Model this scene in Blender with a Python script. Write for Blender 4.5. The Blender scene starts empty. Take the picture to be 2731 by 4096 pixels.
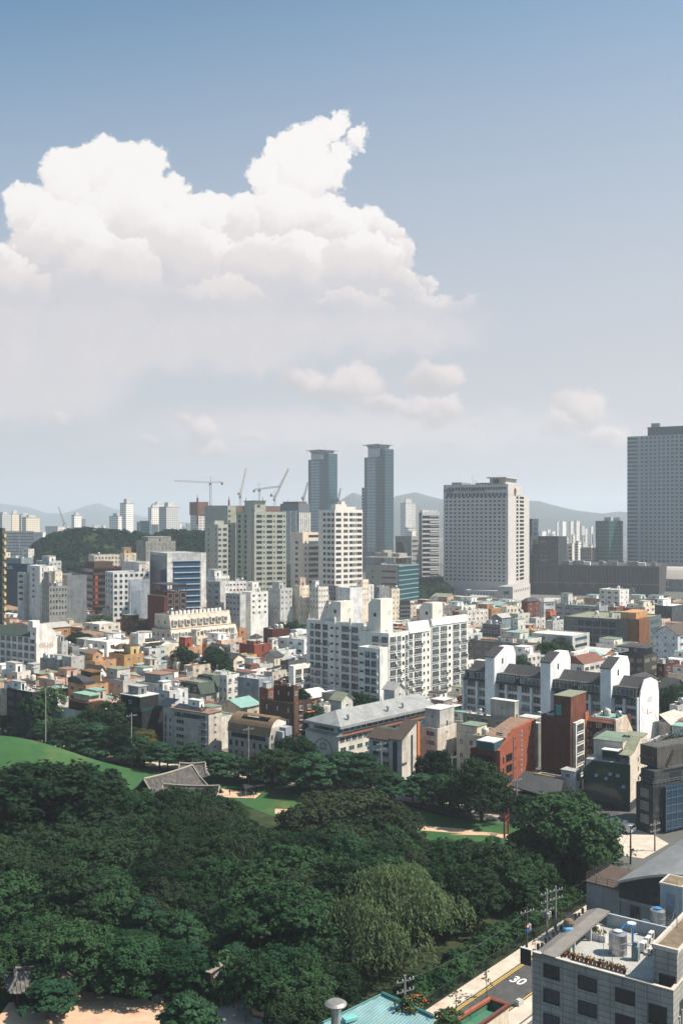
import bpy, math, random, bmesh
import numpy as np
from mathutils import Vector
S = bpy.context.scene
COL = S.collection
rad = math.radians
# ---------------------------------------------------------------- camera, sky, sun, exposure
F, CX, HY, CH = 3989.0, 1365.5, 2081.0, 65.0        # focal length, centre and horizon of the photograph (its pixels), camera height (m)
cam_d = bpy.data.cameras.new('camera'); cam = bpy.data.objects.new('camera', cam_d); COL.objects.link(cam)
cam.location = (0, 0, CH); cam.rotation_euler = (rad(90), 0, 0)
cam_d.sensor_fit = 'VERTICAL'; cam_d.sensor_height = 36.0; cam_d.lens = F / 4096 * 36.0
cam_d.shift_y = (HY - 2048) / 4096
cam_d.clip_start = 1.0; cam_d.clip_end = 60000
S.camera = cam
S.view_settings.view_transform = 'Standard'; S.view_settings.look = 'None'
S.view_settings.exposure = 0.95; S.view_settings.gamma = 1.0
S.cycles.use_denoising = True
S.cycles.max_bounces = 6; S.cycles.diffuse_bounces = 3; S.cycles.glossy_bounces = 2
S.cycles.volume_bounces = 1; S.cycles.transparent_max_bounces = 8; S.cycles.transmission_bounces = 4
SUN_EL = rad(52); SUN_AZ = math.atan2(0.98, -0.08)    # azimuth from +Y (view direction) towards +X
sun_vec = Vector((math.sin(SUN_AZ) * math.cos(SUN_EL), math.cos(SUN_AZ) * math.cos(SUN_EL), math.sin(SUN_EL)))
sl = bpy.data.lights.new('sun', 'SUN'); sl.energy = 4.3; sl.angle = rad(0.5); sl.color = (1.0, 0.89, 0.77)
so = bpy.data.objects.new('sun', sl); COL.objects.link(so); so.location = (0, 0, 400)
so.rotation_euler = (-sun_vec).to_track_quat('-Z', 'Y').to_euler()

W = bpy.data.worlds.new('World'); S.world = W; W.use_nodes = True
wt = W.node_tree; wt.nodes.clear()
def wn(t, **k):
 n = wt.nodes.new(t)
 for a, v in k.items(): setattr(n, a, v)
 return n
def wl(a, b): wt.links.new(a, b)
def wm(op, a, b=None, c=None, clamp=False):
 n = wn('ShaderNodeMath', operation=op, use_clamp=clamp)
 for i, v in enumerate((a, b, c)):
  if v is None: continue
  if isinstance(v, (int, float)): n.inputs[i].default_value = v
  else: wl(v, n.inputs[i])
 return n.outputs[0]
def wv(op, a, b=None, c=None):
 n = wn('ShaderNodeVectorMath', operation=op)
 for i, v in enumerate((a, b, c)):
  if v is None: continue
  if isinstance(v, (tuple, list)): n.inputs[i].default_value = v
  else: wl(v, n.inputs[i])
 return n.outputs['Value'] if op in ('LENGTH', 'DOT_PRODUCT') else n.outputs[0]
def wmix(f, a, b, t='RGBA'):
 n = wn('ShaderNodeMix', data_type=t)
 idx = {'RGBA': (6, 7, 2), 'FLOAT': (2, 3, 0), 'VECTOR': (4, 5, 1)}[t]
 for s, v in ((n.inputs[0], f), (n.inputs[idx[0]], a), (n.inputs[idx[1]], b)):
  if isinstance(v, (int, float)): s.default_value = v
  elif isinstance(v, tuple): s.default_value = v
  else: wl(v, s)
 return n.outputs[idx[2]]
def wss(x, lo, hi):
 n = wn('ShaderNodeMapRange', interpolation_type='SMOOTHSTEP')
 if isinstance(x, (int, float)): n.inputs[0].default_value = x
 else: wl(x, n.inputs[0])
 n.inputs[1].default_value = lo; n.inputs[2].default_value = hi
 return n.outputs[0]
sky = wn('ShaderNodeTexSky', sky_type='NISHITA', sun_disc=False, sun_elevation=SUN_EL, sun_rotation=SUN_AZ)
sky.air_density = 1.0; sky.dust_density = 1.6; sky.ozone_density = 1.0; sky.altitude = 60
hs = wn('ShaderNodeHueSaturation'); hs.inputs['Saturation'].default_value = 0.80; hs.inputs['Value'].default_value = 1.0
wl(sky.outputs[0], hs.inputs['Color'])
tint = wn('ShaderNodeMix', data_type='RGBA', blend_type='MULTIPLY'); tint.inputs[0].default_value = 1.0
wl(hs.outputs[0], tint.inputs[6]); tint.inputs[7].default_value = (0.53, 0.82, 0.92, 1)
tc = wn('ShaderNodeTexCoord')
sx = wn('ShaderNodeSeparateXYZ'); wl(tc.outputs['Generated'], sx.inputs[0])
yy = wm('MAXIMUM', sx.outputs[1], 0.05)
u = wm('DIVIDE', sx.outputs[0], yy); v = wm('DIVIDE', sx.outputs[2], yy)
cb = wn('ShaderNodeCombineXYZ'); wl(u, cb.inputs[0]); wl(v, cb.inputs[1])
p0 = cb.outputs[0]
def noise(vec, scale, detail=4, rough=0.55, dist=0.0, lac=2.0):
 n = wn('ShaderNodeTexNoise'); n.inputs['Scale'].default_value = scale; n.inputs['Detail'].default_value = detail
 n.inputs['Roughness'].default_value = rough; n.inputs['Distortion'].default_value = dist; n.inputs['Lacunarity'].default_value = lac
 wl(vec, n.inputs['Vector']); return n
# the air's bumps: the cloud shapes below are bent by this before they are drawn
nA = noise(p0, 14, 5, 0.6); nB = noise(p0, 50, 4, 0.62)
wa = wv('MULTIPLY', wv('SUBTRACT', nA.outputs['Color'], (.5, .5, .5)), (.05, .05, 0))
wb = wv('MULTIPLY', wv('SUBTRACT', nB.outputs['Color'], (.5, .5, .5)), (.026, .026, 0))
nD = noise(p0, 150, 3, 0.6)
wc = wv('MULTIPLY', wv('SUBTRACT', nD.outputs['Color'], (.5, .5, .5)), (.011, .011, 0))
p1 = wv('ADD', wv('ADD', p0, wa), wv('ADD', wb, wc))
K = 1 / 2290.0
def uv(x, y): return ((x - 784) * K, (1195 - y) * K)
LDIR = Vector((0.45, 0.89, 0))
def cumulus(blobs, p, sh=4.5):
 d = None; s = None
 for (x, y, rx, ry) in blobs:
  cu, cv = uv(x, y); iu, iv = 1 / (rx * K), 1 / (ry * K)
  q = wv('MULTIPLY_ADD', p, (iu, iv, 0), (-cu * iu, -cv * iv, 0))
  di = wm('SUBTRACT', 1.0, wv('LENGTH', q))
  di = wm('MULTIPLY', di, min(rx, ry) / 60.0)
  si = wv('DOT_PRODUCT', q, tuple(LDIR))
  if d is None: d, s = di, si
  else:
   t = wm('MULTIPLY_ADD', wm('SUBTRACT', di, d), sh, 0.5, clamp=True)
   s = wmix(t, s, si, 'FLOAT'); d = wm('SMOOTH_MAX', di, d, 0.08)
 return d, s
BIG = [(235,395,74,84),(290,380,50,58),(335,385,50,62),(368,372,20,26),(165,430,66,82),(130,400,36,40),(70,475,60,60),(32,480,26,40),(390,455,62,56),(300,480,120,110),(150,540,130,110),(15,590,60,50),
    (480,495,66,62),(500,460,30,28),(430,560,130,115),(250,600,170,110),(40,630,120,80),(555,490,60,58),
    (700,335,56,62),(740,295,42,40),(766,276,32,30),(655,360,54,58),(612,400,52,58),(700,400,80,80),(780,350,32,34),(814,312,28,26),(785,395,26,42),(775,425,24,26),(650,480,95,90),(720,500,90,60),(775,535,90,60),
    (850,515,40,48),(893,545,34,44),(925,590,26,36),(640,600,150,95),(830,610,110,85),(905,650,70,52),(980,690,85,34),(770,690,180,50),(1045,697,50,14),(1080,692,26,8),(500,670,200,60),(990,650,22,24)]
d1, s1 = cumulus(BIG, p1)
nC = noise(p1, 26, 5, 0.6)
alpha = wss(d1, -0.05, 0.16)
# light and grey of the big cloud: sun from upper right, thicker and greyer below
rel = wm('ADD', wm('MULTIPLY', s1, 0.55), wm('MULTIPLY', wm('SUBTRACT', nC.outputs['Fac'], 0.5), 1.1))
hgt = wss(v, (1195 - 790) * K, (1195 - 380) * K)
lit = wm('ADD', wm('MULTIPLY_ADD', rel, 0.62, 0.02), wm('MULTIPLY', hgt, 0.80))
lit = wss(lit, -0.1, 1.0)
cloud_c = wmix(wss(lit, 0.0, 0.42), (4.3, 4.2, 4.4, 1), wmix(wss(lit, 0.38, 0.95), (5.4, 4.95, 4.85, 1), (6.55, 6.3, 6.1, 1)))
fade = wss(wm('ADD', v, wm('MULTIPLY', wm('SUBTRACT', nA.outputs['Fac'], 0.5), 0.08)), (1195 - 800) * K, (1195 - 660) * K)
a_big = wm('MULTIPLY', alpha, wm('MULTIPLY_ADD', fade, 0.90, 0.08))
# low, hazy, far cumulus and the veil under the big cloud
LOW = [(470,985,46,48),(500,1040,44,26),(700,870,60,34),(790,880,100,42),(1000,870,66,46),(1010,945,58,40),(960,930,40,30),(1340,940,72,46),(1290,960,60,34),(1390,1000,60,40),
    (135,965,34,24),(335,1018,32,17),(585,1005,42,18),(1095,990,26,14),(420,960,30,24),(880,920,90,30)]
p2 = wv('ADD', p0, wv('MULTIPLY', wv('SUBTRACT', noise(p0, 22, 5, 0.6).outputs['Color'], (.5, .5, .5)), (.06, .05, 0)))
d2, s2 = cumulus(LOW, p2)
a_low = wm('MULTIPLY', wss(d2, -0.05, 0.30), 0.92)
low_c = wmix(wss(s2, -0.6, 0.9), (3.9, 3.7, 3.75, 1), (6.0, 5.25, 5.05, 1))
VE = [(200,735,280,85),(480,745,280,80),(30,720,170,90),(720,735,260,60),(930,720,140,40),(120,780,420,110),(520,770,420,100),(900,750,260,70),(60,880,300,110),(850,990,700,70)]
d3, s3 = cumulus(VE, p1)
a_veil = wm('MULTIPLY', wss(d3, -0.15, 0.9), wm('MULTIPLY_ADD', nC.outputs['Fac'], 0.7, 0.38))
# milky lower air
mist = wm('POWER', wss(wm('ADD', v, wm('MULTIPLY', u, -0.12)), (1195 + 100) * K, -0.02), 0.62)
sky_c = wmix(wm('MULTIPLY', mist, 0.94), tint.outputs[2], (4.1, 3.92, 4.05, 1))
sky_c = wmix(a_veil, sky_c, (5.0, 4.65, 4.65, 1))
sky_c = wmix(a_low, sky_c, low_c)
sky_c = wmix(a_big, sky_c, cloud_c)
bg = wn('ShaderNodeBackground'); bg.inputs['Strength'].default_value = 0.078
wl(sky_c, bg.inputs['Color'])
wo = wn('ShaderNodeOutputWorld'); wl(bg.outputs[0], wo.inputs['Surface'])
W.cycles.sampling_method = 'MANUAL'; W.cycles.sample_map_resolution = 512
# ---------------------------------------------------------------- helpers
REG = dict(A=(0,1900,1.7422), B=(900,1700,1.7422), C=(1700,1600,1.5208), E=(0,2350,1.7422), F=(900,2350,1.7422), H=(1800,2300,1.6842),
     I=(1800,2900,1.6842), J=(1800,3450,1.6842), K=(0,2850,1.6505), L=(900,2850,1.6505), M=(0,3400,1.6505), N=(850,3400,1.568))
def px(r, x, y):
 if r == 'S': return x, y
 a = REG[r]; return a[0] + x / a[2], a[1] + y / a[2]
def at(r, x, y, D):                       # point at depth D (metres) seen at a pixel of a region
 X, Y = px(r, x, y); return Vector(((X - CX) / F * D, D, CH + (HY - Y) / F * D))
def depth_at(r, x, y, z):                 # depth at which height z is seen at this pixel
 return F * (CH - z) / (px(r, x, y)[1] - HY)
def gr(r, x, y, z=0.0): return at(r, x, y, depth_at(r, x, y, z))
def tag(o, label=None, cat=None, group=None, kind=None):
 if label: o['label'] = label
 if cat: o['category'] = cat
 if group: o['group'] = group
 if kind: o['kind'] = kind
 return o
def empty(name, loc=(0,0,0), rz=0.0, label=None, cat=None, group=None):
 o = bpy.data.objects.new(name, None); COL.objects.link(o); o.empty_display_size = 1
 o.location = loc; o.rotation_euler = (0, 0, rz); return tag(o, label, cat, group)
def link(name, mesh, parent=None, loc=(0,0,0), rz=0.0):
 o = bpy.data.objects.new(name, mesh); COL.objects.link(o)
 o.location = loc; o.rotation_euler = (0, 0, rz)
 if parent: o.parent = parent
 return o
def copy_tree(o, parent=None):
 c = o.copy(); COL.objects.link(c); c.parent = parent
 for ch in o.children: copy_tree(ch, c)
 return c
class MB:
 def __init__(s): s.v = []; s.f = []; s.m = []
 def face(s, pts, m=0):
  n = len(s.v); s.v += [tuple(p) for p in pts]; s.f.append(tuple(range(n, n + len(pts)))); s.m.append(m); return s
 def box(s, x0, y0, z0, x1, y1, z1, m=0, bottom=True):
  if x0 > x1: x0, x1 = x1, x0
  if y0 > y1: y0, y1 = y1, y0
  n = len(s.v)
  s.v += [(x0,y0,z0),(x1,y0,z0),(x1,y1,z0),(x0,y1,z0),(x0,y0,z1),(x1,y0,z1),(x1,y1,z1),(x0,y1,z1)]
  fs = [(4,5,6,7),(0,1,5,4),(1,2,6,5),(2,3,7,6),(3,0,4,7)]
  if bottom: fs.append((3,2,1,0))
  for f in fs: s.f.append(tuple(n + i for i in f)); s.m.append(m)
  return s
 def prism(s, poly, axis, a, b, m=0, mcap=None):      # 2-D outline pushed along an axis: 'x': (y,z)  'y': (x,z)  'z': (x,y)
  def P(p, t): return {'x': (t, p[0], p[1]), 'y': (p[0], t, p[1]), 'z': (p[0], p[1], t)}[axis]
  n = len(s.v); k = len(poly)
  s.v += [P(p, a) for p in poly] + [P(p, b) for p in poly]
  s.f.append(tuple(range(n + k - 1, n - 1, -1))); s.m.append(m if mcap is None else mcap)
  s.f.append(tuple(range(n + k, n + 2 * k))); s.m.append(m if mcap is None else mcap)
  for i in range(k):
   j = (i + 1) % k
   s.f.append((n + i, n + j, n + k + j, n + k + i)); s.m.append(m)
  return s
 def tube(s, p, q, r, r2=None, k=6, m=0, caps=True):
  p = Vector(p); q = Vector(q); d = (q - p).normalized(); r2 = r if r2 is None else r2
  a = d.orthogonal().normalized(); b = d.cross(a); n = len(s.v)
  for c, rr in ((p, r), (q, r2)):
   for i in range(k):
    t = 2 * math.pi * i / k; s.v.append(tuple(c + a * (rr * math.cos(t)) + b * (rr * math.sin(t))))
  for i in range(k):
   j = (i + 1) % k; s.f.append((n + i, n + j, n + k + j, n + k + i)); s.m.append(m)
  if caps:
   s.f.append(tuple(range(n + k - 1, n - 1, -1))); s.m.append(m); s.f.append(tuple(range(n + k, n + 2 * k))); s.m.append(m)
  return s
 def lathe(s, prof, k=16, c=(0,0), m=0):               # (r,z) outline turned round the z axis
  n = len(s.v); L = len(prof)
  for r, z in prof:
   for i in range(k):
    t = 2 * math.pi * i / k; s.v.append((c[0] + r * math.cos(t), c[1] + r * math.sin(t), z))
  for j in range(L - 1):
   for i in range(k):
    i2 = (i + 1) % k; s.f.append((n + j*k + i, n + j*k + i2, n + (j+1)*k + i2, n + (j+1)*k + i)); s.m.append(m)
  s.f.append(tuple(range(n + k - 1, n - 1, -1))); s.m.append(m)
  s.f.append(tuple(range(n + (L-1)*k, n + L*k))); s.m.append(m)
  return s
 def mesh(s, name, mats, smooth=False):
  me = bpy.data.meshes.new(name); me.from_pydata(s.v, [], s.f)
  for mt in (mats if isinstance(mats, (list, tuple)) else [mats]): me.materials.append(mt)
  me.polygons.foreach_set('material_index', s.m)
  bm = bmesh.new(); bm.from_mesh(me); bmesh.ops.recalc_face_normals(bm, faces=bm.faces); bm.to_mesh(me); bm.free()
  if smooth: me.polygons.foreach_set('use_smooth', [True] * len(me.polygons))
  return me
 def build(s, name, mats, parent=None, loc=(0,0,0), rz=0.0, smooth=False):
  return link(name, s.mesh(name, mats, smooth), parent, loc, rz)
# ---------------------------------------------------------------- materials
class NT:
 def __init__(s, name, rough=0.7, spec=0.3, metal=0.0):
  s.m = bpy.data.materials.new(name); s.m.use_nodes = True; s.t = s.m.node_tree
  s.b = s.t.nodes['Principled BSDF']; s.b.inputs['Roughness'].default_value = rough
  s.b.inputs['Specular IOR Level'].default_value = spec; s.b.inputs['Metallic'].default_value = metal
 def n(s, t, **k):
  x = s.t.nodes.new(t)
  for a, v in k.items(): setattr(x, a, v)
  return x
 def l(s, a, b): s.t.links.new(a, b)
 def noise(s, scale, detail=3, vec=None, rough=0.6):
  x = s.n('ShaderNodeTexNoise'); x.inputs['Scale'].default_value = scale; x.inputs['Detail'].default_value = detail; x.inputs['Roughness'].default_value = rough
  if vec: s.l(vec, x.inputs['Vector'])
  return x.outputs['Fac']
 def math(s, op, a, b=None, clamp=False):
  x = s.n('ShaderNodeMath', operation=op, use_clamp=clamp)
  for i, v in enumerate((a, b)):
   if v is None: continue
   if isinstance(v, (int, float)): x.inputs[i].default_value = v
   else: s.l(v, x.inputs[i])
  return x.outputs[0]
 def ramp(s, f, lo, hi, a=0.0, b=1.0):
  x = s.n('ShaderNodeMapRange'); s.l(f, x.inputs[0])
  for i, v in enumerate((lo, hi, a, b)): x.inputs[i + 1].default_value = v
  return x.outputs[0]
 def mix(s, f, a, b, mode='MIX'):
  x = s.n('ShaderNodeMix', data_type='RGBA', blend_type=mode)
  for so_, v in ((x.inputs[0], f), (x.inputs[6], a), (x.inputs[7], b)):
   if isinstance(v, (int, float)): so_.default_value = v
   elif isinstance(v, tuple): so_.default_value = v if len(v) == 4 else v + (1,)
   else: s.l(v, so_)
  return x.outputs[2]
 def pos(s): return s.n('ShaderNodeNewGeometry').outputs['Position']
 def obj(s): return s.n('ShaderNodeTexCoord').outputs['Object']
 def rnd(s): return s.n('ShaderNodeObjectInfo').outputs['Random']
 def scale(s, vec, k):
  x = s.n('ShaderNodeVectorMath', operation='MULTIPLY'); s.l(vec, x.inputs[0]); x.inputs[1].default_value = k; return x.outputs[0]
 def wallvec(s):                         # (x+y, z): runs along either upright face of a box-shaped wall
  sp = s.n('ShaderNodeSeparateXYZ'); s.l(s.obj(), sp.inputs[0])
  c = s.n('ShaderNodeCombineXYZ'); s.l(s.math('ADD', sp.outputs[0], sp.outputs[1]), c.inputs[0]); s.l(sp.outputs[2], c.inputs[1])
  return c.outputs[0]
 def color(s, c):
  if isinstance(c, tuple): s.b.inputs['Base Color'].default_value = c if len(c) == 4 else c + (1,)
  else: s.l(c, s.b.inputs['Base Color'])
  return s
 def bump(s, h, strength=0.3, dist=0.05):
  x = s.n('ShaderNodeBump'); x.inputs['Strength'].default_value = strength; x.inputs['Distance'].default_value = dist
  s.l(h, x.inputs['Height']); s.l(x.outputs[0], s.b.inputs['Normal']); return s
MATS = {}
def srgb(r, g, b): return tuple(((c / 255) / 12.92 if c <= 10 else (((c / 255) + .055) / 1.055) ** 2.4) for c in (r, g, b))
def stained(nt, col, amt=0.25):             # weathering: blotches, rain streaks
 p = nt.pos()
 a = nt.ramp(nt.noise(0.35, 5, p), 0.3, 0.6, 1 - amt, 1.08)
 st = nt.ramp(nt.noise(1.0, 3, nt.scale(p, (1.3, 1.3, 0.07))), 0.3, 0.62, 1 - amt * 0.7, 1.05)
 k = nt.math('MULTIPLY', a, st)
 return nt.mix(1.0, col, nt_gray(nt, k), 'MULTIPLY')
def nt_gray(nt, f):
 c = nt.n('ShaderNodeCombineColor')
 for i in range(3): nt.l(f, c.inputs[i])
 return c.outputs[0]
def wall(col, kind='plain', amt=0.32):
 m_ = max(col)
 if m_ > .42: col = tuple(min(.80, x * 1.07) for x in col)
 key = ('wall', col, kind)
 if key in MATS: return MATS[key]
 nt = NT('wall_' + kind, 0.85, 0.2); c4 = col + (1,)
 if kind in ('tile', 'brick', 'panel', 'slat', 'cross', 'slab'):
  if kind == 'cross':
   w = nt.n('ShaderNodeTexWave', wave_type='BANDS', bands_direction='DIAGONAL'); nt.l(nt.wallvec(), w.inputs['Vector']); w.inputs['Scale'].default_value = .16; w.inputs['Distortion'].default_value = 2.0
   c = nt.mix(nt.ramp(w.outputs['Fac'], .3, .6), tuple(x * .55 for x in col), col)
  else:
   b = nt.n('ShaderNodeTexBrick'); nt.l(nt.wallvec(), b.inputs['Vector'])
   bw, bh, mo = dict(tile=(1.2, .6, .02), brick=(.5, .16, .02), panel=(3.0, 1.5, .05), slat=(30, .35, .05), slab=(1.25, .62, .05))[kind]
   b.inputs['Scale'].default_value = 1; b.inputs['Brick Width'].default_value = bw; b.inputs['Row Height'].default_value = bh; b.inputs['Mortar Size'].default_value = mo
   b.offset = 0.5 if kind == 'brick' else 0.0
   d = .58 if kind == 'slab' else .8 if kind in ('tile', 'panel') else .62
   b.inputs['Color1'].default_value = c4; b.inputs['Color2'].default_value = tuple(x * (.92 if kind != 'brick' else .8) for x in col) + (1,)
   b.inputs['Mortar'].default_value = tuple(x * d for x in col) + (1,)
   c = b.outputs['Color']
 else: c = c4
 nt.color(stained(nt, c, amt)); MATS[key] = nt.m; return nt.m
def paint(name, col, rough=0.6, metal=0.0, amt=0.18, spec=0.3):
 key = ('paint', name)
 if key in MATS: return MATS[key]
 nt = NT(name, rough, spec, metal); p = nt.pos()
 k = nt.ramp(nt.noise(0.8, 5, p), 0.3, 0.72, 1 - amt, 1.05)
 nt.color(nt.mix(1.0, col + (1,), nt_gray(nt, k), 'MULTIPLY')); MATS[key] = nt.m; return nt.m
def glass(name, col, lo=0.5, hi=1.6, rough=0.08, spec=0.6, pale=0.0):
 key = ('glass', name)
 if key in MATS: return MATS[key]
 nt = NT(name, rough, spec); r = nt.rnd()
 c = nt.mix(1.0, col + (1,), nt_gray(nt, nt.ramp(r, 0, 1, lo, hi)), 'MULTIPLY')
 if pale: # some rooms have drawn blinds
  n = nt.noise(0.42, 1, nt.pos()); c = nt.mix(nt.ramp(n, .60, .64, 0, pale), c, (.30, .33, .33, 1))
 nt.color(c); MATS[key] = nt.m; return nt.m
WHITE = srgb(222, 218, 210); OFFW = srgb(208, 202, 192); CREAM = srgb(210, 197, 176); LGREY = srgb(180, 180, 176); GREY = srgb(128, 130, 128); DGREY = srgb(84, 88, 90)
BLACK = srgb(44, 47, 48); PINK = srgb(188, 160, 142); TAN = srgb(192, 150, 108); BRICK = srgb(122, 64, 46); DBRICK = srgb(92, 50, 40); RED = srgb(168, 78, 50); BROWN = srgb(88, 70, 60); SAGE = srgb(150, 156, 134); CONC = srgb(146, 142, 134); TAUPE = srgb(150, 138, 126); BLUEG = srgb(120, 134, 140)
GL = glass('window_glass', (.035, .05, .055), .4, 2.2, pale=.55)
GLT = glass('teal_glass', (.026, .070, .085), .6, 1.6, .12, .4)
GLB = glass('blue_glass', (.014, .038, .066), .5, 1.7, .12, .35)
GLD = glass('dark_glass', (.015, .022, .025), .5, 1.8, .1, .5)
GLG = glass('green_glass', (.018, .05, .046), .6, 1.5, .1, .45)
FW = paint('white_frame', (.62, .62, .60), .5); FD = paint('dark_frame', (.05, .05, .052), .5); FG = paint('grey_frame', (.28, .29, .29), .5)
STEEL = paint('galvanised_steel', (.42, .43, .44), .38, .85); RAILM = paint('railing_steel', (.30, .31, .31), .45, .5)
ROOFS = dict(grey=paint('grey_roof_screed', (.38, .375, .36), .9, amt=.35), white=paint('pale_roof_coating', (.58, .57, .54), .85, amt=.25), green=paint('green_roof_paint', srgb(118, 136, 118), .7, amt=.35),
    teal=paint('teal_roof_paint', srgb(124, 160, 152), .7, amt=.25), dark=paint('dark_shingle', (.055, .055, .058), .85, amt=.35), brown=paint('brown_shingle', (.085, .062, .05), .85, amt=.35),
    red=paint('red_brown_tiles', srgb(116, 76, 64), .8, amt=.35), olive=paint('olive_roof_paint', srgb(130, 134, 112), .8, amt=.35), dgreen=paint('dark_green_shingle', srgb(62, 76, 66), .8, amt=.35), tan=paint('tan_roof_tiles', srgb(142, 114, 94), .8, amt=.35))
SOLAR = paint('solar_cells', (.012, .025, .06), .15, 0, .3, .8); SOLARD = paint('dark_solar_cells', (.014, .016, .022), .2, 0, .3, .7)
# ---------------------------------------------------------------- windows
WM = {}
def winmesh(w, h, style, fr=None, gl=None):
 w = round(w * 5) / 5 or .2; h = round(h * 5) / 5 or .2
 fr = fr or FW; gl = gl or GL
 key = (w, h, style, fr.name, gl.name)
 if key in WM: return WM[key]
 m = MB(); t = .07; a, b = w / 2, h / 2
 if style == 'hole':                     # deep dark opening with a thin frame
  m.face([(-a,-.02,-b),(a,-.02,-b),(a,-.02,b),(-a,-.02,b)], 1)
 else:
  m.box(-a,-.06,-b,-a+t,.0,b,0); m.box(a-t,-.06,-b,a,.0,b,0); m.box(-a+t,-.06,b-t,a-t,.0,b,0); m.box(-a+t,-.09,-b,a-t,.0,-b+t,0)
  nm = {'one': 0, 'two': 1, 'tri': 2, 'strip': max(1, int(w / 1.5)), 'bal': max(1, int(w / 1.2))}[style]
  z0 = -b + t; z1 = b - t
  for i in range(nm):
   x = -a + w * (i + 1) / (nm + 1); m.box(x-.03,-.05,z0,x+.03,.0,z1,0)
  m.face([(-a+t,-.025,z0),(a-t,-.025,z0),(a-t,-.025,z1),(-a+t,-.025,z1)], 1)
  if style == 'bal':                  # railing in front of the lower half
   m.box(-a,-.34,-b+1.0,a,-.30,-b+1.06,2); m.box(-a,-.34,-b,a,-.0,-b+.09,0)
   for i in range(int(w / .45) + 1):
    x = -a + .03 + i * .45; m.box(x-.02,-.335,-b+.09,x+.02,-.305,-b+1.0,2)
 WM[key] = m.mesh('window', [fr, gl, RAILM]); return WM[key]
def addwins(root, rects, name='window'):
 """rects: (face, u, z, w, h, style, frame, glass); face L is the plane x=0, R the plane y=0, each of a building's own axes; or a 4-tuple frame"""
 rects = rects[:]
 many = len(rects) > 100
 if many: rects.sort(key=lambda r: -r[2])
 for r in rects[:100]:
  f, uu, z, w, h, st, fr, gl = r; me = winmesh(w, h, st, fr, gl)
  if f == 'L': link(name, me, root, (0, uu, z), -math.pi / 2)
  elif f == 'R': link(name, me, root, (uu, 0, z), 0)
  else: link(name, me, root, (f[0], f[1], z), f[2])
 if many:
  groups = {}
  V = []; Fc = []; MI = []; mats = []
  for r in rects[100:]:
   f, uu, z, w, h, st, fr, gl = r; me = winmesh(w, h, st, fr, gl)
   if f == 'L': lx, ly, c, s = 0, uu, 0, -1
   elif f == 'R': lx, ly, c, s = uu, 0, 1, 0
   else: lx, ly = f[0], f[1]; c, s = math.cos(f[2]), math.sin(f[2])
   n = len(V)
   for vv in me.vertices:
    x, y, q = vv.co; V.append((x * c - y * s + lx, x * s + y * c + ly, q + z))
   idx = []
   for mt in me.materials:
    if mt not in mats: mats.append(mt)
    idx.append(mats.index(mt))
   for p in me.polygons: Fc.append(tuple(n + i for i in p.vertices)); MI.append(idx[p.material_index])
  me = bpy.data.meshes.new('window_rows'); me.from_pydata(V, [], Fc)
  for mt in mats: me.materials.append(mt)
  me.polygons.foreach_set('material_index', MI)
  tag(link('window_rows', me, root), kind='stuff')
def grid(face, W, z0, z1, nx, nz, fw=.55, fh=.5, style='two', fr=None, gl=None, u0=0.0, drop=None, zo=0.0):
 out = []; cw = W / nx; fl = (z1 - z0) / nz
 for j in range(nz):
  for i in range(nx):
   if drop and (i, j) in drop: continue
   out.append((face, u0 + (i + .5) * cw, z0 + (j + .5 + zo) * fl, cw * fw, fl * fh, style, fr, gl))
 return out
# ---------------------------------------------------------------- buildings
FOOT = []                                   # footprints already taken (for the smaller houses that fill the blocks)
LAND = []
TH = 40.0
class Bld: pass
def rot_of(th): return math.pi / 2 - rad(th)
def place(r, xl, xc, xr, yt, H=None, D=None, th=TH, name='building', label='', cat='building', group=None, short=None, wl=None, wr=None, k=1.0):
 """near corner at xc whose top is seen at yt; left face reaches xl, right face xr (pixels of region r)."""
 t = rad(th); Xc, Y = px(r, xc, yt)
 if D is None: D = F * (CH - H) / (Y - HY)
 else: H = CH + (HY - Y) / F * D
 tl = (px(r, xl, 0)[0] - CX) / F; tr = (px(r, xr, 0)[0] - CX) / F; X0 = (Xc - CX) / F * D
 b = Bld(); b.D = D; b.H = H
 b.wl = wl or (X0 - tl * D) / (math.cos(t) + tl * math.sin(t))
 b.wr = wr or (tr * D - X0) / max(.08, math.sin(t) - tr * math.cos(t))
 b.wl = max(b.wl, 1.5); b.wr = min(max(b.wr, 1.5), 90)
 b.root = empty(name, (X0, D, 0), rot_of(th), label, cat, group)
 b.sx = Xc; b.th = th
 c, s = math.cos(rot_of(th)), math.sin(rot_of(th))
 FOOT.append([(X0 + x * c - y * s, D + x * s + y * c) for x, y in ((0, 0), (b.wr, 0), (b.wr, b.wl), (0, b.wl))])
 if k != 1.0: b.wl /= k; b.wr /= k; b.H /= k; b.root.scale = (k, k, k)
 b.k = k
 if short: LAND.append((X0 + c * b.wr * k / 2, D, short, Xc))
 b.c, b.s, b.X0 = c, s, X0
 return b
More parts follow.
